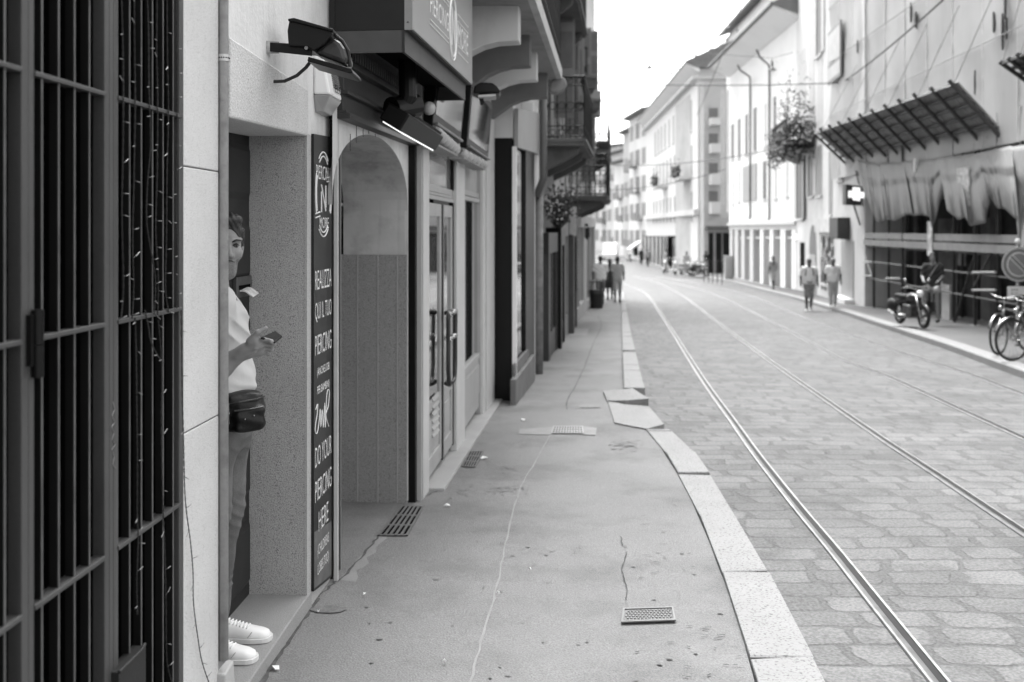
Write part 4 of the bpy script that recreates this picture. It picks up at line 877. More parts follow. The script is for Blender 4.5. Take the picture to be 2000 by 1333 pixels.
# ================================================================ further left row
D = Fr(.05, 12.2, .118)
def zg(px, v=0): return D.g(D.u(px, v))
UPW = mat('upper_left_plaster', .50, .9, .08, .8, stain=.2, sscale=1, streak=.12)
def left_house(name, label, pa, pb, m, parts, top=14.0):
    u0, u1 = D.u(pa), D.u(pb); h = thing(name, label, 'house', D.w((u0 + u1) / 2, -.3, zg(pa)))
    MB(D).box(u0, u1, -.6, -.16, -3, top).build('wall', m, h); return h, u0, u1
# shop with black side panel, stepped base and a tall reflecting window
h1, u0, u1 = left_house('black_panel_shop', 'shop with black side panel and tall reflecting window on a stepped stone base', 1004, 1052, UPW, 0)
px0 = D.u(1003.5)
zt = HC + (HY - 271) / F * 12.05; zb = HC + (HY - 773) / F * 12.05
MB(D).hexa([(px0 + .0, -.6, zb - .3), (px0 + .05, -.6, zb - .3), (px0 + .05, -.02, zb - .3), (px0, -.02, zb - .3), (px0, -.6, zt), (px0 + .05, -.6, zt), (px0 + .05, -.02, zt), (px0, -.02, zt)]).build('side_panel', BLACKP, h1)
MB(D).box(px0 - .0, px0 + .07, -.019, .03, zb - .2, D.z(1003, 286)).build('white_jamb', WHITE, h1)
MB(D).box(px0, px0 + .3, -.6, -.012, zt, 6).box(px0 - .28, px0 + .3, -1.1, -.3, zt + .12, 5).build('side_wall', WALL_G, h1)
MB(D).box(C.u(962) - 2.2, px0 - .6, -1.6, -1.5, -1, 3).build('dark_recess', BLACK, h1)
wu0, wu1 = D.u(1006), D.u(1024)
MB(D).box(wu0, wu1, -.05, -.012, D.z(1010, 702), D.z(1010, 290)).build('window_pane', GL_REFL, h1)
MB(D).box(D.u(1024), D.u(1041), -.16, .02, zg(1030) - .2, D.z(1035, 270)).build('black_frame', BLACKP, h1)
MB(D).box(D.u(1041), D.u(1052), -.16, .0, zg(1045) - .2, D.z(1045, 205)).build('pier', WALL_G, h1)
MB(D).box(wu0, D.u(1024), -.16, -.006, zg(1010), D.z(1010, 705)).build('base_panel', mat('base_panel_stone', .20, .7, .15, 5), h1)
sb = MB(D); sb.box(D.u(1008, .07), D.u(1045, .07), .0, .07, zg(1010) - .4, D.z(1008, 742, .07)).build('base_step', mat('base_step_stone', .13, .8, .2, 5), h1, bevel=.01)
MB(D).box(D.u(1006, .03), D.u(1032, .03), .0, .03, D.z(1008, 742, .07), D.z(1006, 712, .03)).build('base_step', mat('base_step_stone', .13), h1, bevel=.01)
MB(D).hexa([(D.u(1004), .0, D.z(1004, 288)), (D.u(1050), .0, D.z(1050, 303)), (D.u(1050), .05, D.z(1050, 303)), (D.u(1004), .05, D.z(1004, 288)), (D.u(1004), .0, D.z(1004, 212)), (D.u(1050), .0, D.z(1050, 222)), (D.u(1050), .05, D.z(1050, 222)), (D.u(1004), .05, D.z(1004, 212))]).build('sign_panel', mat('blank_sign_panel', .30, .6, .06, 2, streak=.15), h1)
# downpipe
dpx = 1061; pu_ = D.u(dpx, .12)
dp_ = thing('downpipe', 'dark downpipe with an elbow between the reflecting window and the flower basket', 'drainpipe', D.w(pu_, .12, zg(dpx)))
MB(D).tube([(pu_, .12, 3.7), (pu_, .12, D.z(dpx, 350, .12)), (pu_ - .0, .02, D.z(dpx, 385, .12))], .055, 12).build('pipe', mat('downpipe_paint', .07, .5, .2, 6), dp_, smooth=True)
MB(D).tube([(pu_ + .1, .05, D.z(dpx, 385, .1)), (pu_ + .1, .05, zg(dpx))], .06, 12).build('lower_pipe', mat('cast_iron_pipe', .16, .6, .3, 8), dp_, smooth=True)
# narrow dark shopfronts in steep view: label, left px, right px, colour, top row, proud
FR = [('shopfront', 'dark timber shopfront just under the hanging flower basket', 1066, 1086, mat('dark_shop_timber', .02, .4, .2), 455, .05),
      ('shopfront', 'black recessed doorway pillar right of the flower basket', 1086, 1098, BLACKP, 445, .10),
      ('shopfront', 'grey shop pier with posters beside the dotted light strip', 1098, 1110, mat('pier_grey', .22, .7, .2, 3), 430, .0),
      ('shopfront', 'dark shopfront column carrying the vertical dotted light strip', 1110, 1122, mat('column_dark', .05, .5, .2), 425, .12),
      ('shopfront', 'pale narrow shopfront before the three walking people', 1122, 1142, mat('pale_shop', .36, .7, .1, 2), 420, .0),
      ('shopfront', 'pale shopfront behind the rubbish bin', 1142, 1163, mat('pale_shop_far', .42, .7, .1, 2), 425, .0)]
for nm, lab, a, b, m, yt, pr in FR:
    x0, x1 = D.u(a), D.u(b); r_ = thing(nm, lab, 'shopfront', D.w((x0 + x1) / 2, 0, zg((a + b) / 2)), 'shopfronts along the left pavement')
    zt_ = D.z((a + b) / 2, yt); w = x1 - x0; zz = zg(b) - .3
    MB(D).box(x0, x0 + w * .16, -.2, pr, zz, zt_).box(x1 - w * .12, x1, -.2, pr * .6, zz, zt_).box(x0, x1, -.2, pr * .5 + .02, zt_ - .35, zt_).box(x0 + w * .16, x1 - w * .12, -.2, pr * .3, zz, zz + .75).build('frame', m, r_)
    MB(D).box(x0 + w * .16, x1 - w * .12, -.25, -.12, zz + .75, zt_ - .35).build('glazing', GL_DARK, r_)
    MB(D).box(x0 + w * .45, x0 + w * .5, -.12, pr * .4, zz + .75, zt_ - .35).build('mullion', m, r_)
ds = thing('light_strip', 'vertical strip of dotted lights on the dark shop column', 'light', D.w(D.u(1117), .13, D.z(1117, 562)))
MB(D).box(D.u(1114), D.u(1118), .12, .135, D.z(1117, 565), D.z(1117, 468)).build('strip', BLACK, ds)
dm = MB(D); 
for k in range(16): dm.ball((D.u(1116), .14, D.z(1117, 470 + k * 6)), .022, 6)
dm.build('lamp_dots', mat('lamp_dot', .8, .5, .02), ds)
# flat signs that stick out over the pavement
def blade(name, lab, cat, poly, d, t, m, inner=None):
    r_ = thing(name, lab, cat, P(poly[0][0], poly[0][1], d)); slabx(MB(), poly, d, t).build('board', m, r_, bevel=.006)
    return r_
r_ = blade('shop_sign', 'small white projecting shop sign before the dark column', 'sign', [(1112, 402), (1126, 405), (1126, 462), (1112, 458)], 22.5, .1, mat('small_sign', .35, .5, .2, 6)); slabx(MB(), [(1104, 404), (1112, 404), (1112, 409), (1104, 409)], 22.5, .05).build('arm', IRON, r_)
r_ = blade('wall_lantern', 'black wall lantern hanging over the pale shopfronts', 'lamp', [(1143, 446), (1151, 444), (1152, 462), (1147, 470), (1143, 464)], 30.5, .18, IRON); slabx(MB(), [(1138, 436), (1149, 438), (1149, 443), (1138, 441)], 30.5, .06).build('arm', IRON, r_)
# flower basket with little lamps
fb = thing('flower_basket', 'hanging basket of leafy plant dotted with small lights above the dark shopfronts', 'hanging basket', P(1092, 425, 18.5))
rng = random.Random(11); lf = MB(); bl = MB()
for k in range(520):
    a = rng.gauss(0, 1), rng.gauss(0, 1), rng.gauss(0, 1); px, py = 1094 + a[0] * 13, 403 + a[1] * 15; c = P(px, py, 18.5 + a[2] * .25); s = rng.uniform(.03, .06)
    e1 = Vector((rng.uniform(-1, 1), rng.uniform(-1, 1), rng.uniform(-1, 1))).normalized(); e2 = e1.orthogonal().normalized()
    lf.add([c - e1 * s, c + e2 * s * .45, c + e1 * s, c - e2 * s * .45], [(0, 1, 2, 3)], rng.randrange(2), True)
lf.build('foliage', (LEAF, mat('pale_leaf', .07, .6, .3, 9)), fb, fix=False)
for k in range(34):
    px, py = 1094 + rng.gauss(0, 14), 400 + rng.gauss(0, 16); c = P(px, py, 18.2 + rng.uniform(-.2, .1)); MB().ball(tuple(c), .016, 6).build('small_lamp', mat('lamp_dot', .8), fb)
MB().lathe(tuple(P(1092, 440, 18.5)), [(.05, -.05), (.16, .05), (.2, .17)], 14).build('basket', IRON, fb); MB().tube([P(1092, 440, 18.5), P(1080, 360, 18.4)], .012, 6, 0, True).build('hanger', IRON, fb)
# upper storeys of the left row
def upper(lab, pa, pb, zlow, zhigh, m, wins, eave=None, v=-.16):
    u0, u1 = D.u(pa), D.u(pb); r_ = thing('town_house', lab, 'house', D.w((u0 + u1) / 2, -.3, zg((pa + pb) / 2)), 'town houses of the left row')
    MB(D).box(u0, u1, -5, v, zlow, zhigh).build('upper_wall', m, r_)
    for (a, b, z0, z1) in wins:
        w = MB(D).box(a, b, v - .02, v + .02, z0, z1).build('window', FARWIN, r_)
        MB(D).box(a - .07, a, v, v + .06, z0 - .05, z1 + .1).box(b, b + .07, v, v + .06, z0 - .05, z1 + .1).box(a - .1, b + .1, v, v + .1, z0 - .13, z0 - .05).build('window_frame', WHITEP, w)
        for x, y in ((a - .55, a - .07), (b + .07, b + .55)): MB(D).box(x, y, v, v + .06, z0, z1).build('shutter', SHUT, w)
    if eave:
        MB(D).box(u0 - .3, u1, v, eave, zhigh, zhigh + .18).build('eave', WALL_W, r_); MB(D).tube([(u0 - .3, eave, zhigh + .1), (u1, eave, zhigh + .1)], .08, 8).build('gutter', MIDG, r_)
    return r_
U = D.u
upper('town house with the stained balcony above the dark doorways', 1004, 1075, 2.45, 12.5, UPW, [(U(1012), U(1012) + 1.0, 4.0, 6.3), (U(1040), U(1040) + 1.0, 4.0, 6.3)])
upper('town house behind the double iron balconies over the basket', 1075, 1120, 2.2, 12.5, mat('town_plaster_mid', .34, .9, .1, .8, stain=.3, streak=.2), [(U(1082), U(1082) + 1.1, 3.3, 5.6), (U(1098), U(1098) + 1.1, 3.3, 5.6), (U(1082), U(1082) + 1.1, 7, 9.2), (U(1100), U(1100) + 1.1, 7, 9.2)])
upper('town house with the far box planters on the left row', 1120, 1148, 1.7, 12.0, mat('town_plaster_pale', .62, .9, .06, .8, stain=.2, streak=.15), [(U(1124), U(1124) + 1.2, 2.9, 5.2), (U(1134), U(1134) + 1.2, 2.9, 5.2), (U(1124), U(1124) + 1.2, 6.6, 8.9), (U(1136), U(1136) + 1.2, 6.6, 8.9)])
upper('last white town house of the left row with the deep eave', 1148, 1169, 1.0, 10.5 + 1.6, WALL_W, [(U(1152), U(1152) + 1.3, 2.4, 4.8), (U(1160), U(1160) + 1.3, 2.4, 4.8), (U(1152), U(1152) + 1.3, 6.2, 8.5), (U(1160), U(1160) + 1.3, 6.2, 8.5)], eave=1.15)
MB(D)
ORD_ = ('nearest the stone balcony', 'second from the stone balcony', 'third from the stone balcony', 'fourth from the stone balcony', 'third from the far end', 'second from the far end', 'last before the white eave house')
for i_, (px, z0, z1, m) in enumerate(((1083, 3.9, 6.6, SHUT), (1096, 4.4, 6.4, SHUT), (1108, 3.9, 7.2, SHUT), (1117, 4.6, 6.4, IRON), (1127, 4.6, 7.4, SHUT), (1139, 3.2, 5.6, SHUT), (1146, 6.2, 8.6, SHUT))):
    u = D.u(px, -.1); so_ = thing('open_shutter', ('black' if m is IRON else 'dark grey') + ' folded out shutter on the left facades, ' + ORD_[i_], 'shutter', D.w(u, .1, z0), 'open shutters of the left row')
    MB(D).box(u, u + .05, -.17, .30, z0, z1).build('leaf', m, so_)
    for k in range(3): MB(D).box(u - .02, u, -.12, .26, z0 + .1 + k * (z1 - z0) / 3, z0 + (k + .9) * (z1 - z0) / 3).build('slat_field', mat('dark_slats', .13, .7, .1), so_)
def balcony(lab, pa, d0, d1, ptip, zs, h, m, flowers=True):
    """balcony between depths d0 and d1, outer edge through ptip at d0"""
    xo = (ptip - 1000) / F * d0; u0 = (d0 - D.o.y) / D.t.y; u1 = (d1 - D.o.y) / D.t.y; vo = D.n.dot(Vector((xo, d0, 0)) - D.o)
    r_ = thing('iron_balcony', lab, 'balcony', D.w((u0 + u1) / 2, vo / 2, zs), 'iron balconies of the left row')
    MB(D).box(u0, u1, -.17, vo, zs - .10, zs).box(u0 - .03, u1 + .03, -.17, vo + .04, zs - .04, zs + .02).build('slab', m, r_)
    for k in range(3):
        uu = u0 + (u1 - u0) * (.08 + .42 * k); MB(D).ext([(-.17, zs - .1), (vo * .85, zs - .1), (vo * .8, zs - .22), (vo * .4, zs - .36), (-.17, zs - .55)], uu, uu + .14, ax='u').build('bracket', m, r_)
    z = zs + .02; c = [D.w(u0, -.15, z), D.w(u0, vo, z), D.w(u1, vo, z), D.w(u1, -.15, z)]
    for a, b in zip(c, c[1:]): iron_rail(r_, a, b, h, .13, .010)
    return r_, u0, u1, vo
SLD = mat('dark_stone_slab', .10, .9, .25, 3, stain=.3)
balcony('iron balcony with scrolled railing right under the stone balcony', 1070, 17.0, 20.6, 1141, 3.22, 1.05, SLD)
balcony('upper iron balcony above the scrolled one, cut by the picture edge', 1080, 14.2, 22.0, 1098, 6.0, 1.05, SLD)
balcony('low iron balcony with dark fascia over the pale shopfronts', 1115, 24.0, 28.5, 1184, 2.48, 1.0, SLD)
balcony('farthest iron balcony of the left row', 1150, 33, 38, 1187, 4.3, 1.0, SLD)
for lab, poly, d in (('dark balcony flower box, highest of the three', [(1141, 148), (1166, 151), (1163, 174), (1145, 172)], 20.0), ('dark balcony flower box in front of the metal cabinet', [(1150, 194), (1174, 196), (1171, 214), (1153, 211)], 24.0), ('dark flower box hanging alone against the sky', [(1168, 277), (1190, 277), (1187, 296), (1172, 295)], 33.0)):
    r_ = thing('flower_box', lab, 'planter', P(poly[3][0], poly[3][1], d), 'flower boxes on the left balconies'); slabx(MB(), poly, d, .9).build('box', mat('planter_dark', .07, .6, .2), r_, bevel=.01)
    a, b = poly[0], poly[1]; slabx(MB(), [(a[0] - 1, a[1] - 2), (b[0] + 1, b[1] - 2), (b[0] + 1, b[1] + 3), (a[0] - 1, a[1] + 3)], d - .03, .96).build('rim', mat('planter_rim', .12, .6), r_)
r_ = thing('metal_cabinet', 'grey metal cabinet on the balcony above the low flower boxes', 'cabinet', P(1160, 225, 25)); slabx(MB(), [(1148, 176), (1174, 177), (1174, 227), (1150, 224)], 25, .5).build('cabinet_body', mat('cabinet_grey', .26, .5, .15, 2), r_, bevel=.01)
slabx(MB(), [(1150, 200), (1172, 201), (1172, 202), (1150, 201)], 24.99, .01).build('door_gap', BLACK, r_)
# wires with a lamp across the street
def cable(mb, a, b, sag, r, n=14): mb.tube([a + (b - a) * (k / n) - Vector((0, 0, sag * 4 * (k / n) * (1 - k / n))) for k in range(n + 1)], r, 5, 0, True)
# rubbish bin
bn = thing('litter_bin', 'black open topped litter bin on the pavement behind the walkers', 'bin', ground(1165, 602))
c = ORG[bn.name]; s = 33 / F
MB(Fl(c)).lathe((0, 0, 0), [(.20, 0), (.22, .02), (.235, .55), (.25, .60), (.25, .63), (.21, .63), (.20, .4)], 20).build('bin_body', RUBBER, bn, smooth=False)
hp = MB(Fl(c))
for k in range(4): an = k * math.pi / 2 + .5; hp.tube([(.235 * math.cos(an), .235 * math.sin(an), .6), (.25 * math.cos(an), .25 * math.sin(an), .92)], .014, 6)
hp.lathe((0, 0, .92), [(.24, -.01), (.27, -.01), (.27, .02), (.24, .02)], 20); hp.build('hoop', IRON, bn)
MB(Fl(c)).lathe((0, 0, .62), [(.24, 0), (.255, .0), (.27, -.12), (.262, -.12)], 20).build('bag_rim', mat('bin_bag', .04, .3, .2), bn)
# ================================================================ right side: scaffolded house
R1 = Fr(11.85, 30, .08, -1)
r1 = thing('scaffolded_house', 'house wrapped in pale scaffold sheeting with dark ground floor openings', 'house', R1.w(0, -1.5, R1.g(0)))
ra, rb = R1.u(2160), R1.u(1627)
SHV = .0
rng = random.Random(21)
# the sheet: a gently billowing surface with seams, from the canopy up
NU, NZ = 60, 24; ulo, uhi = ra - 8, R1.u(1625); z0s, z1s = 3.62, 16.5
sh_ = MB(R1); pts = []
for j in range(NZ + 1):
    for i in range(NU + 1):
        u = ulo + (uhi - ulo) * i / NU; z = z0s + (z1s - z0s) * j / NZ; ph = (u / 2.0) % 1
        v = SHV + .10 * math.sin(math.pi * ph) * (.6 + .4 * math.sin(z * 1.3 + math.floor(u / 2) * 1.7)) + .02 * math.sin(z * 3 + u * 5)
        pts.append((u, v, z))
sh_.add(pts, [(j * (NU + 1) + i, j * (NU + 1) + i + 1, (j + 1) * (NU + 1) + i + 1, (j + 1) * (NU + 1) + i) for j in range(NZ) for i in range(NU)])
sheet = thing('scaffold_sheet', 'pale billowing sheet hung over the scaffold, torn in places', 'sheet', R1.w((ulo + uhi) / 2, 0, 4))
o = sh_.build('fabric', SHEET, sheet, smooth=True)
sm_ = MB(R1)
k = math.ceil(ulo / 2) * 2
while k < uhi: sm_.box(k - .012, k + .012, -.02, .03, z0s, z1s); k += 2
sm_.build('seam', mat('sheet_seam', .66, .8, .05), sheet)
se = MB(R1); 
for z in (6.1, 8.2, 10.3, 12.4): se.tube([(ulo, .14, z), (uhi, .14, z)], .015, 5)
se.build('eyelet_band', mat('sheet_band', .42, .8, .1), sheet)
for px, py, a, b in ((1778, 28, .12, .35), (1788, 38, .2, .3), (1962, 15, .1, .4), (1957, 60, .1, .5), (1940, 42, .12, .25), (1965, 55, .08, .35), (1674, 92, .06, .25), (1903, 160, .05, .3)):
    u, z = R1.uz(px, py, .13); mbh = MB(R1); n = 9; mbh.ext([(u + a * .5 * math.cos(2 * math.pi * i / n) * rng.uniform(.5, 1.2), z + b * math.sin(2 * math.pi * i / n) * rng.uniform(.6, 1.1)) for i in range(n)], .10, .135); mbh.build('tear', mat('tear_dark', .05, .9, .5, 5), sheet)
MB(R1).box(ulo, uhi, -6, -1.3, -3, 16).build('wall', WALL_D, r1)
gd = MB(R1)
GFZ = R1.z(1900, 490)
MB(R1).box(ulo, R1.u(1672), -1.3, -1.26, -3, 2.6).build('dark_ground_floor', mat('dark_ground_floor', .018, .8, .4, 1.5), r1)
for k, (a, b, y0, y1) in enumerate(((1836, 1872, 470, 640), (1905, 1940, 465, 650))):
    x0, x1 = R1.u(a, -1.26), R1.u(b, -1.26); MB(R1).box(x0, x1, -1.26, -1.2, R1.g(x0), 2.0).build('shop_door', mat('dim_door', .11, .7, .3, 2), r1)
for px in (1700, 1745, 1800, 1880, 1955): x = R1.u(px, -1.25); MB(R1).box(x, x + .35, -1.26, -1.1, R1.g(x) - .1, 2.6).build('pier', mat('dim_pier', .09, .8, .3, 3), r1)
for px, y0, y1, m in ((1880, 472, 520, 'poster_white'), (1818, 560, 590, 'poster_white')):
    x, z = R1.uz(px, y1, -1.0); MB(R1).box(x, x + .5, -1.1, -1.05, z, z + (y1 - y0) / F * 26).build('poster', mat(m, .3, .7, .3, 6), r1)
# canopy with ribbed underside
def canopy(lab, pts, nr, nc):
    """pts: inner right, inner left, outer left, outer right (world)"""
    ir, il, ol, orr = pts; r_ = thing('scaffold_canopy', lab, 'canopy', (ir + il) / 2, 'protective canopies on the scaffold')
    nrm = (il - ir).cross(orr - ir).normalized(); nrm = nrm if nrm.z > 0 else -nrm
    L_ = lambda s, t: (ir * (1 - s) + il * s) * (1 - t) + (orr * (1 - s) + ol * s) * t
    bd = MB(); nb = nc * 3
    for i in range(nb):
        s0, s1 = i / nb, (i + .96) / nb; w0 = nrm * (.02 if i % 2 else .0)
        q = [L_(s0, 0), L_(s1, 0), L_(s1, 1), L_(s0, 1)]; bd.hexa([p + nrm * .10 + w0 for p in q] + [p + nrm * .14 + w0 for p in q], 0, True)
    bd.build('deck', mat('canopy_board', .25, .7, .2, 3), r_)
    for i in range(nc + 1): p = L_(i / nc, 1); MB().tube([L_(i / nc, 0), p + (p - L_(i / nc, 0)) * .10], .05, 6, 0, True).build('cross_rib', mat('canopy_rib', .05, .6, .2), r_)
    for j in range(nr + 1): MB().tube([L_(0, j / nr) + nrm * .05, L_(1, j / nr) + nrm * .05], .045, 6, 0, True).build('long_rib', mat('canopy_rib', .05), r_)
    e = MB(); q = [L_(0, 1), L_(1, 1)]; e.hexa([q[0] - nrm * .02, q[1] - nrm * .02, q[1] - nrm * .02 + nrm.cross(q[1] - q[0]).normalized() * .03, q[0] - nrm * .02 + nrm.cross(q[1] - q[0]).normalized() * .03] + [p + nrm * .16 for p in (q[0], q[1], q[1], q[0])], 0, True); e.build('edge_board', mat('edge_board', .55, .7, .1), r_)
    for i in range(0, nc + 1, 2):
        p = L_(i / nc, 1); u = R1.t.dot(p - R1.o); MB().tube([p, R1.w(u - .3, .1, p.z + 2.3)], .012, 4, 0, True).build('stay_wire', mat('stay_wire', .35, .6), r_)
dR, dL = R1.d(1953), R1.d(1652)
canopy('long ribbed scaffold canopy sloping up over the pavement', [P(1953, 266, dR), P(1652, 320, dL), P(1590, 262, dL - .3), P(1862, 167, dR + .2)], 5, 11)
canopy('second scaffold canopy, cut by the right picture edge', [P(2230, 205, R1.d(2230)), P(2018, 168, R1.d(2018)), P(1958, 125, R1.d(2018) + .1), P(2120, 60, R1.d(2230) + .2)], 4, 8)
# torn tarpaulins hanging below the canopy
def tarp(lab, top, bot, seed, bulge=.5, group='torn tarpaulins under the canopy'):
    n, m_ = 40, 16; pts = []; nr_ = np.random.RandomState(seed); sm_f = lambda k: np.convolve(nr_.randn(n + 1 + 2 * k), np.hanning(2 * k + 1) / k, 'valid'); fa, fb, fc = sm_f(5), sm_f(3), sm_f(8)
    for j in range(m_ + 1):
        t = j / m_
        for i in range(n + 1):
            s = i / n; f_ = lambda L_: [np.interp(s, [k / (len(L_) - 1) for k in range(len(L_))], [p[c] for p in L_]) for c in (0, 1)]
            a, b = f_(top), f_(bot); px, py = a[0] + (b[0] - a[0]) * t, a[1] + (b[1] - a[1]) * t
            v = .02 + bulge * math.sin(math.pi * min(1, t * .75)) * .5 + .10 * fa[i] * t + .035 * fb[min(n, i + j // 4)] * (.3 + t) + .07 * fc[max(0, i - j // 3)] * t * t + (.07 if t < .34 else 0)
            u = R1.u(px, v); z = R1.z(px, py, v); pts.append((u, v, z))
    mbt = MB(R1); mbt.add(pts, [(j * (n + 1) + i, j * (n + 1) + i + 1, (j + 1) * (n + 1) + i + 1, (j + 1) * (n + 1) + i) for j in range(m_) for i in range(n)])
    o = mbt.build('tarpaulin', TARP, None, smooth=True); so_ = o.modifiers.new('t', 'SOLIDIFY'); so_.thickness = .012
    return tag(o, lab, 'tarpaulin', group)
tarp('torn tarpaulin at the far end of the canopy beside the pharmacy cross', [(1673, 312), (1722, 322)], [(1692, 385), (1712, 432), (1722, 436), (1735, 425)], 1)
tarp('second torn tarpaulin from the far end, ending in a flap', [(1720, 318), (1765, 318)], [(1728, 428), (1748, 432), (1770, 420), (1782, 420)], 2)
tarp('narrow tarpaulin with a ragged tip over the motorcyclist', [(1762, 316), (1835, 310)], [(1782, 422), (1800, 420), (1816, 424), (1821, 445), (1842, 380)], 3)
tarp('wide middle tarpaulin with scalloped lower edge', [(1830, 308), (1908, 300)], [(1850, 412), (1872, 430), (1885, 425), (1895, 442), (1925, 436), (1933, 395)], 4, .7)
tarp('tarpaulin swelling outwards near the right end', [(1905, 300), (1975, 285)], [(1935, 388), (1948, 408), (1962, 408), (1980, 425), (1990, 430)], 5, .6)
tarp('tarpaulin hanging lowest at the right picture edge', [(1970, 288), (2090, 270)], [(1985, 430), (1995, 520), (2030, 520), (2120, 540)], 6, .4)
u, z = R1.uz(1790, 318, .2); tag(MB(R1).box(u, u + .12, .15, .25, z - .28, z + .12).build('junction_box', WHITE, None, bevel=.02), 'white box clipped to the scaffold under the canopy edge', 'electrical box')
# scaffold frame
sf = thing('scaffold', 'dark tube scaffold with pale boards in front of the unlit ground floor', 'scaffold', R1.w(R1.u(1800), 0, R1.g(R1.u(1800))))
TUBE = mat('scaffold_tube', .035, .45, .3, 3)
for px, v in ((1690, -.9), (1707, 0), (1736, .0), (1763, .05), (1775, -.9), (1815, -.9), (1863, 0), (1880, -.9), (1905, 0), (1912, -.9), (1949, 0), (1995, 0), (2030, 0), (2080, 0)):
    u = R1.u(px, v); zg_ = R1.g(u) + .04; MB(R1).tube([(u, v, zg_), (u, v, 4.4)], .04, 8).build('standard', TUBE, sf, smooth=True)
    MB(R1).box(u - .12, u + .12, v - .12, v + .12, zg_ - .06, zg_ + .02).build('base_plate', mat('base_plate_grey', .25, .7), sf)
bu0, bu1 = R1.u(1692), R1.u(2100)
zb1 = R1.z(1900, 458); BO = MB(R1).box(min(bu0, bu1), max(bu0, bu1), .03, .07, zb1 - .19, zb1).build('toe_board', BOARD, sf)
MB(R1).box(min(bu0, bu1), max(bu0, bu1), .06, .10, zb1 - .43, zb1 - .23).build('toe_board', BOARD, sf)
MB(R1).box(min(bu0, bu1), max(bu0, bu1), -.95, .0, zb1 - .5, zb1 - .44).build('platform', mat('platform_board', .10, .8), sf)
for z in (R1.z(1900, 535), R1.z(1900, 580)):
    MB(R1).tube([(R1.u(1690), -.0, z), (R1.u(2100), -.0, z)], .028, 8).build('ledger', TUBE, sf)
for a, b, y in ((1690, 1707, 513), (1690, 1707, 540), (1735, 1763, 545), (1905, 1950, 533), (1905, 1950, 568)):
    MB(R1).tube([(R1.u(a), .06, R1.z(a, y, .06)), (R1.u(b), .06, R1.z(b, y, .06))], .03, 8).build('guard_tube', mat('guard_tube', .4, .5, .1), sf)
MB(R1).tube([(R1.u(1688), .06, R1.z(1688, 480)), (R1.u(1706), .06, R1.z(1706, 540))], .03, 8).build('brace', mat('guard_tube', .4), sf); MB(R1).tube([(R1.u(1820), .06, R1.z(1820, 480)), (R1.u(1845), .06, R1.z(1845, 560))], .03, 8).build('brace', mat('guard_tube', .4), sf)
MB(R1).tube([(R1.u(1905), .02, R1.z(1905, 560)), (R1.u(1950), .02, R1.z(1950, 470))], .03, 8).build('brace', TUBE, sf); MB(R1).tube([(R1.u(1863), .02, R1.z(1863, 640)), (R1.u(1905), .02, R1.z(1905, 500))], .03, 8).build('brace', TUBE, sf)
for px, y0, y1, w_ in ((1816, 435, 500, .35),): 
    u, z = R1.uz(px, y1, .12); MB(R1).box(u - .18, u + .18, .10, .13, z, z + .95).build('warning_panel', mat('warning_panel', .5, .6, .6, 5), sf)
u, z = R1.uz(1842, 372, .8); tag(MB(R1).box(u - .4, u + .4, .3, .34, z - .4, z + .55).build('paper_notice', mat('notice', .5, .6, .45, 7), None), 'pale checkered notice showing between the torn tarpaulins', 'notice')
u = R1.u(1848, -.1); tag(MB(R1).box(u - .3, u + .3, -.12, -.08, R1.g(u) + .03, R1.g(u) + 1.0).build('leaning_board', mat('leaning_board', .40, .7, .1), None), 'white board leaning behind the parked motorcycle', 'board')
# ================================================================ house with the leafy balcony
R2 = Fr(12.9, 40, .137, -1)
r2 = thing('balcony_house', 'weathered narrow house with arched doorway, shutters and the leafy balcony', 'house', R2.w(R2.u(1600), -1, R2.g(R2.u(1600))))
qa, qb = R2.u(1640), R2.u(1556)
MB(R2).box(qa - 4.5, qb, -6, 0, -3, 17).build('wall', mat('balcony_house_plaster', .58, .9, .06, .6, stain=.2, sscale=.8, streak=.15), r2)
def win(fr, par, a, b, y0, y1, m, sh=None, pxm=None, name='window', v=0):
    x0, x1 = sorted((fr.u(a), fr.u(b))); pm = pxm or (a + b) / 2; z0, z1 = fr.z(pm, y1), fr.z(pm, y0)
    w = MB(fr).box(x0, x1, v - .2, v + .012, z0, z1).build(name, m, par)
    MB(fr).box(x0 - .08, x1 + .08, v, v + .09, z0 - .1, z0).build('sill', WALL_G, w)
    if sh:
        wd = (x1 - x0) * .5
        for p_, q_ in ((x0 - wd, x0 - .01), (x1 + .01, x1 + wd)): MB(fr).box(p_, q_, v, v + .05, z0, z1).build('shutter', sh, w)
    return w
win(R2, r2, 1557, 1569, 298, 427, FARWIN, SHUT_L); win(R2, r2, 1580, 1590, 288, 384, FARWIN, SHUT_L); win(R2, r2, 1597, 1606, 284, 382, SHUT); win(R2, r2, 1619, 1626, 296, 420, SHUT)
win(R2, r2, 1638, 1648, 318, 352, FARWIN); win(R2, r2, 1560, 1574, 100, 255, SHUT_L); win(R2, r2, 1580, 1590, 20, 210, SHUT_L); win(R2, r2, 1596, 1606, -30, 108, FARWIN, SHUT_L); win(R2, r2, 1597, 1607, 120, 250, SHUT_L)
x0, z0_ = R2.uz(1643, 160, .25); x1 = R2.u(1618, .25); mbw = MB(R2).box(min(x0, x1), max(x0, x1), .22, .28, R2.z(1630, 158, .25), R2.z(1630, 53, .25)); pnl = mbw.build('open_shutter', SHUT, r2)
MB(R2).box(min(x0, x1) + .12, max(x0, x1) - .12, .275, .29, R2.z(1630, 120, .25), R2.z(1630, 60, .25)).box(min(x0, x1) + .12, max(x0, x1) - .12, .275, .29, R2.z(1630, 152, .25), R2.z(1630, 126, .25)).build('shutter_panel', SHUT_L, pnl)
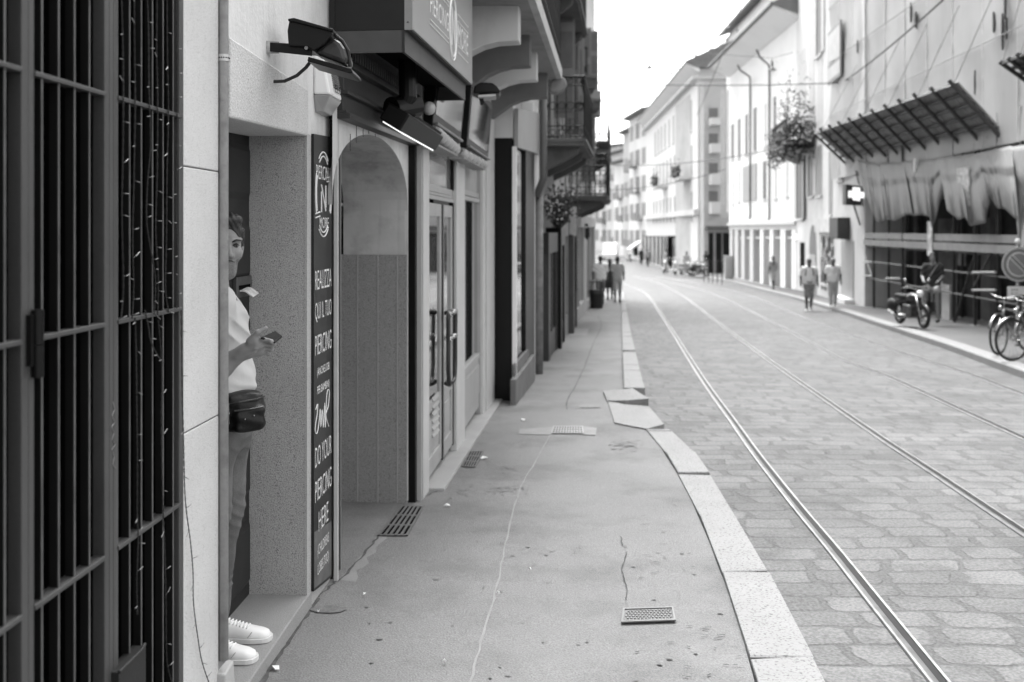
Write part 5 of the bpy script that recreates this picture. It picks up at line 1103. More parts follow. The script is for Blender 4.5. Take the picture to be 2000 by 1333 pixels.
# arched doorway, dark door, display window, rolling shutter, signs
ax0, ax1 = sorted((R2.u(1581), R2.u(1595))); zs_ = R2.z(1588, 480); ra_ = (ax1 - ax0) / 2; am = (ax0 + ax1) / 2
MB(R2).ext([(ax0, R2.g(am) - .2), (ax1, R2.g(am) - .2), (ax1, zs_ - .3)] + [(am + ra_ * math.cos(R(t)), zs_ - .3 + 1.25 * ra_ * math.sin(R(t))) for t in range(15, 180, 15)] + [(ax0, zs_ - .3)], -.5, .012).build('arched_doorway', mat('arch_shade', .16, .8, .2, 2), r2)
MB(R2).box(ax0 + .12, ax1 - .12, .012, .03, R2.g(am), zs_ - .4).build('arched_door', mat('grey_door', .34, .7, .1), r2)
win(R2, r2, 1563, 1572, 474, 545, BLACK, None, name='dark_doorway')
win(R2, r2, 1603, 1628, 458, 555, glass('display_glass', .10, .1), None, name='display_window')
rng = random.Random(31)
for k in range(26): u = R2.u(rng.uniform(1604, 1628), .03); z = R2.g(u) + rng.uniform(.3, 2.3); MB(R2).box(u, u + rng.uniform(.05, .25), .015, .04 + k * .001, z, z + rng.uniform(.1, .6)).build('display_item', mat('display_goods_%d' % (k % 3), (.08, .25, .5)[k % 3], .7, .5, 3), r2)
x0, x1 = sorted((R2.u(1599), R2.u(1629))); MB(R2).box(x0, x1, 0, .18, R2.z(1614, 454), R2.z(1614, 428)).build('sign_board', mat('pale_sign_board', .5, .5, .25, 2), r2)
x0, x1 = sorted((R2.u(1644), R2.u(1668))); sh3 = MB(R2); zz = R2.g(x0) + .25; z9 = R2.z(1655, 470)
while zz < z9: sh3.box(x0, x1, 0, .03, zz, zz + .085).box(x0, x1, 0, .015, zz + .085, zz + .11); zz += .11
sh3.build('rolling_shutter', mat('rolling_shutter', .27, .5, .1), r2)
MB(R2).box(x0 - .1, x1 + .1, 0, .35, R2.g(x0) + .02, R2.g(x0) + .22).build('step', WALL_W, r2)
x0, z0_ = R2.uz(1652, 470, .3); tag(slabx(MB(), [(1636, 425), (1664, 425), (1664, 469), (1636, 466)], R2.d(1650) - 1, 1.0).build('projecting_sign', mat('dark_box_sign', .045, .5, .25, 3), None, bevel=.02), 'dark blank box sign projecting over the rolling shutter', 'sign')
# pharmacy cross
dph = R2.d(1672) - 1.2
ph = thing('pharmacy_sign', 'lit white pharmacy cross on a dark box beside the scaffold', 'sign', P(1668, 402, dph))
slabx(MB(), [(1652, 360), (1684, 364), (1684, 402), (1652, 400)], dph, .35).build('sign_box', mat('pharmacy_box', .06, .5, .2), ph, bevel=.01)
slabx(MB(), [(1664, 365), (1680, 366), (1680, 394), (1664, 392)], dph - .1, .08).build('cross_backing', BLACK, ph)
EM = emit('lit_led', .22)
mbp = slabx(MB(), [(1666, 366), (1680, 367), (1680, 393), (1666, 391)], dph - .14, .05); slabx(mbp, [(1658, 373), (1666, 373), (1666, 386), (1658, 386)], dph - .14, .05); slabx(mbp, [(1680, 375), (1688, 376), (1688, 387), (1680, 387)], dph - .14, .05)
mbp.build('lit_cross', EM, ph)
MB().tube([P(1668, 402, dph + .1), P(1680, 440, dph + .3)], .03, 6, 0, True).tube([P(1678, 360, dph + .1), P(1672, 335, dph + .8)], .03, 6, 0, True).build('support_arm', IRON, ph)
# small wall lamp, lit
wl = thing('wall_lamp', 'small lit globe lamp on the corner beside the dark doorway', 'lamp', R2.w(R2.u(1553), .2, R2.z(1553, 470)))
MB(R2).ball((R2.u(1553.5, .25), .25, R2.z(1553, 464, .25)), .13, 12).build('globe', EM, wl, smooth=True); MB(R2).tube([(R2.u(1553, .0), .0, R2.z(1553, 470)), (R2.u(1553.5, .25), .25, R2.z(1553, 468, .25))], .02, 6).build('arm', IRON, wl)
# downpipe
def dpipe(lab, fr, px, y0, y1, bend=None, r=.055):
    u = fr.u(px, .1); z1, z0 = fr.z(px, y0, .1), fr.z(px, y1, .1); L_ = [(u, .1, z0), (u, .1, z1)]
    if bend: L_ += [(fr.u(b[0], .1 + b[2]), .1 + b[2], fr.z(b[0], b[1], .1 + b[2])) for b in bend]
    r_ = thing('downpipe', lab, 'drainpipe', fr.w(u, .1, z0)); MB(fr).tube(L_, r, 10).build('pipe', mat('rain_pipe', .12, .5, .2), r_, smooth=True)
    MB(fr).tube([(u, .1, z0), (u + .05, .14, z0 - .12)], r * 1.2, 10).build('shoe', mat('rain_pipe', .12), r_)
dpipe('dark downpipe below the leafy balcony', R2, 1571, 270, 428)
# leafy balcony
bx0, bx1 = sorted((R2.u(1592), R2.u(1556))); zB = R2.z(1578, 268, .6)
lb = thing('leafy_balcony', 'balcony overgrown with climbing plants on the weathered house', 'balcony', R2.w((bx0 + bx1) / 2, .5, zB))
MB(R2).box(bx0, bx1, 0, 1.25, zB - .14, zB).build('slab', WALL_G, lb)
for uu in (bx0 + .3, bx1 - .5): MB(R2).ext([(0, zB - .14), (1.1, zB - .14), (1.0, zB - .35), (0, zB - .75)], uu, uu + .2, ax='u').build('bracket', WALL_G, lb)
for a, b in ((R2.w(bx0, 0, zB), R2.w(bx0, 1.22, zB)), (R2.w(bx0, 1.22, zB), R2.w(bx1, 1.22, zB)), (R2.w(bx1, 1.22, zB), R2.w(bx1, 0, zB))): iron_rail(lb, a, b, 1.05, .14, .012, False)
def foliage(name, par, cen_fn, n, s0, s1, seed, mats):
    rng = random.Random(seed); mbf = MB()
    for k in range(n):
        c = cen_fn(rng); s = rng.uniform(s0, s1); e1 = Vector((rng.uniform(-1, 1), rng.uniform(-1, 1), rng.uniform(-.8, .8))).normalized(); e2 = e1.orthogonal().normalized()
        mbf.add([c - e1 * s, c + e2 * s * .5, c + e1 * s, c - e2 * s * .5], [(0, 1, 2, 3)], rng.randrange(len(mats)), True)
    return mbf.build(name, mats, par, fix=False)
LV = (LEAF, mat('pale_leaf', .16), mat('mid_leaf', .035, .6, .3, 9))
def cf(rng):
    t = rng.random(); hgt = rng.uniform(-.45, .8) if rng.random() < .8 else -abs(rng.gauss(.5, .3))
    if t < .42: return R2.w(rng.uniform(bx0 - .1, bx1 + .25), 1.25 + rng.gauss(0, .12), zB + hgt)
    if t < .80: return R2.w(bx0 + rng.gauss(0, .14), rng.uniform(.0, 1.35), zB + hgt * .9 + .1)
    return R2.w(bx0 + (bx1 - bx0) * rng.choice((.05, .2, .6)) + rng.gauss(0, .12), rng.choice((.3, .7, 1.1)) + rng.gauss(0, .12), zB + .6 + abs(rng.gauss(0, 1.1)))
foliage('climbing_plant', lb, cf, 2300, .05, .13, 41, LV)
# ================================================================ long white house with the shop row
R3 = Fr(14.27, 50, .036, -1)
r3 = thing('white_house', 'long white two storey house with deep eave, dark windows and a row of shops', 'house', R3.w(9, -1, R3.g(9)))
ta, tb = R3.u(1556), R3.u(1424); zE = 12.35
MB(R3).box(ta, tb, -8, 0, R3.z(1490, 436), zE).build('upper_wall', WALL_W, r3)
MB(R3).box(ta - .02, tb, -7.9, .14, R3.z(1490, 440), R3.z(1490, 434)).box(ta, tb, -8, -.0, R3.z(1490, 449), R3.z(1490, 440)).build('shop_band', WALL_G, r3)
for a, b, y0, y1, m in ((1428, 1434, 243, 311, FARWIN), (1441, 1446.5, 233, 309, FARWIN), (1455.5, 1461, 224, 303, FARWIN), (1472, 1478, 211, 296, FARWIN), (1493, 1498, 203, 286, SHUT_L), (1511, 1516, 189, 279, FARWIN), (1430.5, 1434, 337, 399, SHUT_L), (1442, 1446, 335, 395, SHUT_L), (1490, 1497, 315, 389, FARWIN), (1513, 1518, 309, 388, SHUT_L), (1535.5, 1540, 300, 384, SHUT_L), (1536, 1540, 175, 268, SHUT_L)): win(R3, r3, a, b, y0, y1, m)
x0, x1 = R3.u(1478.5), R3.u(1452); w = MB(R3).box(min(x0, x1), max(x0, x1), 0, .06, R3.z(1465, 393), R3.z(1465, 323)).build('closed_shutters', mat('grey_green_shutter', .30, .6, .08, 2), r3)
# eave with slanting soffit
MB(R3).ext([(-8, zE), (0, zE), (1.3, zE + .45), (1.3, zE + .6), (.5, zE + 1.0), (-8, zE + 3.5)], ta - .6, tb + .2, ax='u').build('roof', ROOF, r3)
MB(R3).ext([(-.05, zE - .25), (.12, zE - .2), (1.28, zE + .40), (1.28, zE + .44), (0, zE + .02)], ta - .5, tb + .1, ax='u').build('soffit', WALL_W, r3)
MB(R3).tube([(ta - .6, 1.36, zE + .52), (tb + .2, 1.36, zE + .52)], .10, 8).build('gutter', mat('rain_pipe', .12), r3)
dpipe('grey downpipe curving from the eave, left one on the long white house', R3, 1465, 155, 424, [(1464, 150, .3), (1446, 138, .9), (1441, 128, 1.25)])
dpipe('grey downpipe curving from the eave, right one on the long white house', R3, 1502.5, 138, 426, [(1502, 128, .3), (1484, 112, .9), (1478, 98, 1.25)])
pl = [(1426, 1431), (1436, 1442), (1449, 1454.6), (1465, 1472), (1485, 1491.6), (1504, 1511), (1525, 1534.5), (1547, 1556)]
zc3 = R3.z(1490, 449)
for a, b in pl: x0, x1 = sorted((R3.u(a), R3.u(b))); MB(R3).box(x0, x1, -.5, .03, R3.g(x0) - .3, zc3).build('shop_pillar', WALL_W if a > 1480 else WALL_G, r3)
for (a, b), (a2, b2), g_ in zip(pl, pl[1:], (.12, .1, .08, .03, .02, .06, .10)):
    x0, x1 = sorted((R3.u(b), R3.u(a2))); zt3 = R3.z((b + a2) / 2, 467); w = MB(R3).box(x0, x1, -.45, -.35, R3.g(x0) - .2, zt3).build('shop_window', mat('shop_glass_%d' % int(g_ * 100), g_, .3, .6, 1.2), r3)
    MB(R3).box(x0, x1, -.4, -.3, zt3 + .1, zc3).build('transom_pane', mat('transom_glass', .10, .3, .5, 1), w); MB(R3).box(x0, x1, -.45, -.1, zt3, zt3 + .12).build('transom_bar', WALL_G, w)
MB(R3).box(ta, tb, -.5, .05, -3, R3.g(ta) + .22 - .35).build('shop_plinth', STONE, r3)
# side bay in front of the set back corner
MB(R3).box(tb - .01, tb + 1.2, -8, -.05, R3.z(1420, 415), zE).build('side_bay', WALL_W, r3)
for px in (1409.5, 1414, 1418.5, 1423): u = R3.u(px, 0); MB(R3).tube([(u, .0, R3.z(px, 425)), (u, .0, R3.z(px, 176))], .045, 6).build('bay_pipe', mat('bay_pipe', .4, .6), r3)
# taller house behind with roof terrace
tz = R3.z(1490, 100)
th_ = thing('terrace_house', 'tall pale house behind the eave with planted roof terrace', 'house', R3.w(8, -12, R3.g(8)))
MB(R3).box(ta - 6, tb + 4, -14, -7.8, 8, 17.5).build('wall', WALL_W, th_)
MB(R3).box(ta - 6, R3.u(1402, -9), -16, -9, 8, 24.7).build('attic', WALL_W, th_)
MB(R3).ext([(-16, 27.5), (-8, 24.7), (-8, 25.0), (-16, 28)], ta - 6.5, R3.u(1402, -8), ax='u').build('attic_roof', ROOF, th_)
iron_rail(th_, R3.w(ta + 2, -4.9, 14.2), R3.w(tb - 1, -4.9, 14.2), 1.0, .5, .03, False)
MB(R3).box(ta + 2, tb + 2, -8, -4.9, 13.2, 14.2).build('terrace', WALL_W, th_)
foliage('terrace_plants', th_, lambda r: R3.w(r.choice((4, 5, 6.5, 9, 12, 15)) + r.gauss(0, .5), -4.8 + r.gauss(0, .3), 14.3 + abs(r.gauss(0, .9))), 1500, .08, .2, 51, LV)
# set back corner house between the two
r5 = thing('corner_house', 'grey set back corner house with three tall dark doorways', 'house', P(1405, 545, 84))
mbc = MB(); mbc.box(15.6, 26, 81, 95, -4, 13.5).build('wall', mat('corner_grey', .40, .9, .1, .4, stain=.2), r5)
for a, b in ((1384, 1393), (1398, 1409), (1412, 1425)):
    p, q = P(a, 531, 80.98), P(b, 455, 80.98); MB().box(p.x, q.x, 80.9, 81.1, p.z - 1, q.z).build('doorway', BLACKP, r5)
p, q = P(1380, 448, 80.5), P(1430, 442, 80.5); MB().box(p.x, q.x, 80.3, 81.1, p.z, q.z).build('string_course', mat('dark_course', .08, .7), r5)
for y0, y1 in ((395, 418), (340, 362), (282, 300), (232, 246)):
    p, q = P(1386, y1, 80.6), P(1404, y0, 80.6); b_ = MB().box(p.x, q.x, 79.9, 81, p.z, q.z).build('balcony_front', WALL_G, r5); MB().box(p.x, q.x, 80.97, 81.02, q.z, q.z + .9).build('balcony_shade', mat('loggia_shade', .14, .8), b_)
# palazzo
r4 = thing('palazzo', 'large pale palazzo with rows of dark shuttered windows and a planted roof', 'palazzo', R3.w(55, -2, R3.g(55)))
xa, xb = R3.u(1363), R3.u(1262)
zP = 15.0; zBand = R3.z(1300, 417)
MB(R3).box(xa, xb, -7, 0, -4, zP).build('wall', mat('palazzo_plaster', .62, .9, .05, .3, stain=.1, sscale=.3), r4)
MB(R3).box(xa - .15, xb + .2, -7, .35, zBand - .5, zBand).box(xa - .3, xb + .2, -7, .5, zP - .9, zP - .6).build('string_course', WALL_G, r4)
MB(R3).ext([(-7, zP), (.2, zP), (1.1, zP + .35), (1.1, zP + .55), (-4.5, zP + 3), (-7, zP + 3)], xa - .8, xb + .8, ax='u').build('roof', ROOF, r4)
MB(R3).ext([(-.05, zP - .4), (.15, zP - .3), (1.08, zP + .3), (0, zP + .1)], xa - .7, xb + .7, ax='u').build('cornice', WALL_W, r4)
def wrow(pxs, y0f, y1f, m, w_):
    for px in pxs: win(R3, r4, px - w_, px + w_, y0f(px), y1f(px), m)
zrow = lambda z: (lambda px: HY - (z - HC) * F / R3.d(px))
pxs = [1277, 1283, 1289.5, 1296, 1303, 1310, 1317.5, 1326, 1333, 1341, 1351]
wrow(pxs, zrow(4.9), zrow(2.4), SHUT, 1.5); wrow(pxs, zrow(8.9), zrow(6.3), SHUT, 1.4)
wrow([1280, 1286, 1292, 1299, 1307, 1315.5, 1323, 1331, 1340, 1350], zrow(12.9), zrow(10.2), SHUT, 1.3)
for px in (1299, 1344):
    u = R3.u(px); zz = 6.2; MB(R3).box(u - 2.2, u + 2.2, 0, 1.1, zz - .2, zz).build('balcony_slab', WALL_G, r4); iron_rail(r4, R3.w(u - 2.2, 1.05, zz), R3.w(u + 2.2, 1.05, zz), 1.0, .3, .03, False)
    foliage('balcony_plants', r4, lambda r, u=u: R3.w(u + r.uniform(-2, 2), 1.1 + r.gauss(0, .15), 6.4 + abs(r.gauss(0, .45))), 260, .08, .2, px, LV)
foliage('roof_garden', r4, lambda r: R3.w(xb - 2 - abs(r.gauss(0, 14)), -2.5 + r.gauss(0, .8), zP + 2.0 + abs(r.gauss(0, .7))), 1600, .12, .32, 61, LV)
pg = MB(R3)
for k in range(8): pg.box(xb - 22 + k * 2.6, xb - 21.9 + k * 2.6, -3.5, -3.4, zP + 2, zP + 4.4).box(xb - 22 + k * 2.6, xb - 19.4 + k * 2.6, -3.5, -3.4, zP + 4.3, zP + 4.4)
pg.build('roof_pergola', WALL_G, r4)
# far houses that close the view
FARH = [('pale far house with drooping balconies beside the palazzo', 1264, 1250, 128, 217, mat('far_plaster_a', .60, .9, .1, .3), 28),
        ('grey far house with dark roof corner', 1252, 1236, 140, 248, mat('far_plaster_b', .46, .9, .1, .3), 30),
        ('low gabled far house in the middle of the view', 1238, 1215, 150, 312, mat('far_plaster_c', .66, .9, .1, .3), 40),
        ('shuttered far house left of the gabled one', 1222, 1198, 165, 296, mat('far_plaster_d', .52, .9, .1, .3), 40),
        ('farthest pale house closing the street', 1206, 1168, 185, 286, mat('far_plaster_e', .60, .9, .1, .3), 50)]
for lab, pa, pb, d, yt, m, dp in FARH:
    z1 = HC + (HY - yt) / F * d; xr, xl_ = P(pa, 0, d).x, P(pb, 0, d).x
    r_ = thing('far_house', lab, 'house', P((pa + pb) / 2, 515, d), 'far houses at the end of the street')
    sl = (xl_ - xr); f = Fr(xr + sl * 1.0, d + 12, -(xl_ - xr) * -1 / 12 * -1 if False else -sl / 12, -1)
    # a front that runs obliquely towards the viewer from its far left end
    f = Fr(xl_, d + 12, -sl / 12 * -1 * -1 if False else (xr - xl_) / -12, -1); L_ = (f.u(pa + .01) if False else -math.hypot(12, sl))
    MB(f).box(L_, .0, -dp, 0, -5, z1).build('wall', m, r_)
    MB(f).ext([(-dp, z1), (0, z1), (.9, z1 + .2), (.9, z1 + .4), (-dp / 2, z1 + 3.0), (-dp, z1 + 3)], L_ - .5, .5, ax='u').build('roof', ROOF, r_)
    zz = -.6; nwin = 3
    while zz + 2.2 < z1 - .5:
        for k in range(nwin):
            u = L_ + (k + .5) / nwin * -L_; w = MB(f).box(u - .55, u + .55, -.1, .02, zz, zz + 2.1).build('window', SHUT, r_)
            for p_, q_ in ((u - 1.2, u - .58), (u + .58, u + 1.2)): MB(f).box(p_, q_, 0, .06, zz, zz + 2.1).build('shutter', mat('far_shutter_%d' % (k % 2), .3 - .15 * (k % 2), .7), w)
        if rng.random() < .7:
            u = L_ * rng.uniform(.3, .7); MB(f).box(u - 1.4, u + 1.4, 0, 1.0, zz - .25, zz - .1).box(u - 1.4, u + 1.4, .95, 1.0, zz - .1, zz + .8).build('balcony', mat('far_balcony', .2, .8), r_)
        zz += 3.6
# street lamps hanging on cables
def hang_lamp(lab, px, py, d, a, b):
    r_ = thing('hanging_lamp', lab, 'street lamp', P(px, py, d), 'street lamps hung on cables'); s = d / F
    MB().lathe(tuple(P(px, py, d)), [(8.5 * s, 0), (8 * s, 1.2 * s), (3 * s, 6 * s), (2 * s, 9 * s)], 16).build('lamp_shade', mat('lamp_shade_grey', .20, .5), r_, smooth=True)
    MB().lathe(tuple(P(px, py, d)), [(1.6 * s, 9 * s), (2.2 * s, 10 * s), (2.0 * s, 18 * s), (.5 * s, 20 * s)], 10).build('lamp_housing', mat('lamp_housing', .02, .5), r_)
    c = MB(); t_ = P(px, py - 24, d); cable(c, a, t_, .0, .012); cable(c, t_, b, .0, .012); c.tube([t_, P(px, py - 19, d)], .02, 5, 0, True); c.build('support_cable', mat('thin_cable', .12, .6), r_)
hang_lamp('bell shaped street lamp hanging alone against the white sky', 1268, 135, 62, D.w(D.u(1167), -.1, 12), R3.w(R3.u(1440), 1.0, 12.2))
hang_lamp('bell shaped street lamp hanging under the white eave', 1508, 138, 46, Vector((3.4, 46, 10.2)), R3.w(R3.u(1552), .1, 10.6))
ow = MB(); RW = mat('overhead_wire', .04, .6)
for a, b, s_ in (((1165, 162, 40), (1650, 162, 38), .1), ((1180, 322, 58), (1560, 280, 50), .4), ((1640, 165, 38), (1842, 0, 24), .1), ((1650, 155, 38), (1900, 32, 26), .3), ((1655, 150, 38), (1920, 130, 25), .1), ((1362, 225, 80), (1452, 0, 50), .1), ((1184, 372, 60), (1420, 330, 70), .3), ((1172, 285, 44), (1176, 325, 44), 0)): cable(ow, P(*a), P(*b), s_, .024)
tag(ow.build('overhead_wire', RW), 'thin tram wires strung across the street between the facades', 'wires')
# ================================================================ the man leaning in the doorway
DM = 4.20
man = thing('person', 'man in white T-shirt and faded jeans leaning in the stone doorway with a phone', 'person', P(425, 1262, DM))
def q(px, py, d=DM): return np.array(tuple(P(px, py, d)))
# --- body: head, neck, forearms and hands as one skin
hc = q(438, 481, 4.17); yaw = R(27)          # face turned a little towards the street
fx = np.array([math.sin(yaw), -math.cos(yaw), 0]); rx = np.array([math.cos(yaw), math.sin(yaw), 0]); uz = np.array([0, 0, 1.])
def hp(r, f, z): return hc + rx * r + fx * f + uz * z
elb, wri = q(398, 742, 4.0), q(478, 686, 3.99)
pal = q(500, 678, 3.985)
kn = [q(514, 664, 3.965), q(517, 672, 3.985), q(517, 680, 4.005), q(513, 688, 4.02)]
md = [q(529, 667, 3.955), q(531, 676, 3.985), q(530, 684, 4.01), q(524, 691, 4.03)]
tp = [q(537, 671, 3.985), q(535, 674, 4.02), q(532, 680, 4.04), q(526, 686, 4.05)]
th = [q(488, 666, 3.97), q(503, 650, 3.965), q(519, 641, 3.975)]
def f_body(p):
    lp = np.stack([(p - hc) @ rx, (p - hc) @ fx, (p - hc) @ uz], -1)
    h = el(lp, (0, -.012, .035), (.071, .098, .098)); h = sm(h, el(lp, (0, .020, -.045), (.050, .072, .085)), .04)
    h = sm(h, el(lp, (0, .052, -.112), (.030, .030, .026)), .04)                       # chin
    for s in (-1, 1):
        h = sm(h, el(lp, (s * .038, .064, -.030), (.024, .022, .020)), .03)             # cheekbones
        h = sm(h, rc(lp, (s * .012, .094, .024), (s * .050, .080, .028), .011, .009), .016)  # brow
        h = np.maximum(h, -(el(lp, (s * .033, .096, .008), (.019, .016, .011))) + 0) if False else -sm(-h, el(lp, (s * .033, .100, .006), (.021, .020, .013)), .012)
        h = sm(h, rc(lp, (s * .018, .082, -.010), (s * .044, .074, -.008), .006, .006), .006)
        h = sm(h, rc(lp, (s * .046, .075, .0155), (s * .020, .085, .0150), .0045, .0045), .008)  # upper lid
        h = sm(h, el(lp, (s * .073, -.010, -.005), (.010, .022, .034)), .012)           # ears
    h = sm(h, rc(lp, (0, .088, .018), (0, .112, -.034), .009, .0125), .014); h = sm(h, el(lp, (.013, .096, -.040), (.010, .010, .009)), .008); h = sm(h, el(lp, (-.013, .096, -.040), (.010, .010, .009)), .008)
    h = sm(h, rc(lp, (-.019, .083, -.073), (.019, .083, -.073), .0065, .0065), .01); h = sm(h, rc(lp, (-.016, .082, -.084), (.016, .082, -.084), .0075, .0075), .01)
    n = rc(p, hp(-.022, -.03, -.08), q(418, 580, 4.2), .048, .058); h = sm(h, n, .03)
    n = rc(p, q(420, 590, 4.2), q(422, 640, 4.2), .06, .09); h = sm(h, n, .05)
    for k_ in range(3): h = sm(h, -(-h), .001) if False else h
    h = h + .0011 * np.sin(lp[..., 2] * 420) * np.exp(-((lp[..., 2] - .062) / .018) ** 2) * (lp[..., 1] > .05)
    a = rc(p, elb, q(430, 718, 4.0), .046, .045); a = sm(a, rc(p, q(430, 718, 4.0), wri, .044, .028), .03)
    a = sm(a, rc(p, q(405, 620, 4.02), elb, .055, .046), .03); a = sm(a, rc(p, q(425, 640, 4.2), q(405, 620, 4.02), .07, .06), .05)
    hd = rc(p, wri, q(503, 672, 3.98), .026, .027); hd = sm(hd, rc(p, q(488, 690, 4.0), q(508, 686, 4.01), .020, .021), .02)
    for k_, m_, t_ in zip(kn, md, tp):
        fg = sm(rc(p, pal + (k_ - pal) * .3, k_, .013, .0115), sm(rc(p, k_, m_, .0108, .0095), rc(p, m_, t_, .0095, .0078), .004), .006); hd = sm(hd, fg, .008)
    tb_ = sm(rc(p, th[0], th[1], .015, .0115), rc(p, th[1], th[2], .0108, .0085), .006); hd = sm(hd, tb_, .014)
    for a_, b_ in ((q(470, 690, 3.965), q(500, 682, 3.955)), (q(462, 698, 3.965), q(498, 690, 3.965))): hd = sm(hd, rc(p, a_, b_, .0035, .003), .012)
    a = sm(a, hd, .02)
    # far arm hangs in the doorway
    b = sm(rc(p, q(425, 600, 4.36), q(415, 720, 4.40), .055, .045), rc(p, q(415, 720, 4.40), q(430, 830, 4.38), .042, .03), .03); b = sm(b, el(p, q(434, 862, 4.37), (.03, .035, .06)), .03)
    return np.minimum(np.minimum(h, a), sm(b, n, .03))
lo = [min(c) for c in zip(q(385, 900, 3.9), q(545, 400, 4.5))]; hi = [max(c) for c in zip(q(385, 900, 4.5), q(545, 400, 3.9))]
lo, hi = [q(360, 890, 4.2)[0], 3.90, q(0, 890, 4.2)[2]], [q(548, 0, 4.05)[0], 4.47, q(0, 410, 4.2)[2] + .02]
blob(f_body, lo, hi, .0052, 'body', SKIN, man)
# eyes, brows, moustache stubble
for s in (1, -1):
    e = MB(); e.ball(tuple(hp(s * .031, .0760, .0030)), .0128, 14, 0).ball(tuple(hp(s * .032, .0832, .0025)), .0068, 10, 1).tube([hp(s * .018, .086, .004), hp(s * .031, .0900, .0105), hp(s * .046, .080, .004)], [.0015, .0026, .0015], 6, 1, True); e.build('eye', (mat('eye_white', .11, .2), mat('dark_eye', .006, .15)), man, smooth=True)
    b_ = MB(); b_.tube([hp(s * .012, .102, .018), hp(s * .030, .100, .026), hp(s * .052, .087, .024)], [.0034, .0042, .0022], 6, 0, True); b_.build('eyebrow', HAIR, man, smooth=True)
b_ = MB(); b_.tube([hp(-.026, .087, -.066), hp(-.010, .095, -.059), hp(.010, .095, -.059), hp(.026, .087, -.066)], [.0015, .0028, .0028, .0015], 6, 0, True); b_.build('moustache', mat('stubble_and_shade', .09, .8, .3, 80), man, smooth=True)
def f_jaw_shade(p):
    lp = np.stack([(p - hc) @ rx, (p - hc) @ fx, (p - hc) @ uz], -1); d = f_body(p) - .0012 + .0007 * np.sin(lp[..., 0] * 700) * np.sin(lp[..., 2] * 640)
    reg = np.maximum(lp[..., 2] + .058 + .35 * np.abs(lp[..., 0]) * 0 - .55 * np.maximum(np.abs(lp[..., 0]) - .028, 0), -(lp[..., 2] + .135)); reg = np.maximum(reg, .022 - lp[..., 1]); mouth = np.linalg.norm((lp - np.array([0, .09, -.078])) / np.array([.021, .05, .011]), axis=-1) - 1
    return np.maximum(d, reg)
blob(f_jaw_shade, list(hc + np.array([-.12, -.15, -.15])), list(hc + np.array([.13, .12, .01])), .0035, 'stubble_and_shade', mat('shaded_jaw_skin', .165, .75, .3, 60, fine=.3, fscale=400), man)  # shell round the jaw: shade on the lower face put into its colour
def f_hair(p):
    lp = np.stack([(p - hc) @ rx, (p - hc) @ fx, (p - hc) @ uz], -1)
    h = el(lp, (0, -.014, .042), (.076, .102, .089)); h = sm(h, el(lp, (.01, .045, .110), (.056, .050, .030)), .03); h = sm(h, el(lp, (0, -.04, -.01), (.080, .078, .09)), .03)
    for s in (-1, 1): h = sm(h, rc(lp, (s * .068, .022, .060), (s * .070, .014, .012), .012, .006), .02)
    w_ = .0016 * np.sin(lp[..., 0] * 300 + lp[..., 2] * 160 + lp[..., 1] * 60) + .0012 * np.sin(lp[..., 0] * 620 - lp[..., 2] * 200)
    face = el(lp, (0, .105, -.035), (.070, .082, .112)); h = np.maximum(h + w_, -face); return np.maximum(h, -(lp[..., 2] + .075))
blob(f_hair, [hc[0] - .13, hc[1] - .15, hc[2] - .12], [hc[0] + .13, hc[1] + .15, hc[2] + .19], .005, 'hair', HAIR, man)
# T-shirt: torso with a belly, short sleeve
S_ = np.array([1, .62, 1])
def f_shirt(p):
    c = q(425, 0, 4.19)[1]; p2 = (p - np.array([0, c, 0])) * S_ + np.array([0, c, 0])
    L_ = [((420, 590), .078), ((427, 620), .105), ((430, 655), .108), ((432, 690), .108), ((434, 722), .118), ((436, 750), .124), ((434, 778), .116)]
    d = None
    for (a, ra_), (b, rb_) in zip(L_, L_[1:]):
        A_, B_ = q(*a), q(*b); A_[1] = B_[1] = c; e = rc(p2, A_, B_, ra_, rb_); d = e if d is None else sm(d, e, .03)
    d = sm(d, rc(p, q(424, 592, 4.05), q(404, 660, 4.0), .078, .076), .05); d = sm(d, rc(p, q(424, 592, 4.34), q(415, 660, 4.38), .078, .074), .05)
    z = p[..., 2]; x = p[..., 0]; yy = p[..., 1]
    fold = -.011 * (1 - np.abs(np.sin((z + x * .8) * 42 + yy * 15)) ** .5) * np.exp(-((z - q(0, 640)[2]) / .07) ** 2) + .004 * np.sin(z * 120 + x * 60 + yy * 20) * np.exp(-((z - q(0, 762)[2]) / .04) ** 2)  + .002 * np.sin(z * 60 + yy * 40)
    return np.maximum(np.maximum(d + fold, -(z - q(0, 780)[2])), -rc(p, q(430, 540, 4.19), q(430, 580, 4.19), .075, .07))
blob(f_shirt, [q(370, 0)[0], 3.86, q(0, 790)[2]], [q(505, 0)[0], 4.52, q(0, 555)[2]], .006, 'shirt', CLOTH_W, man)
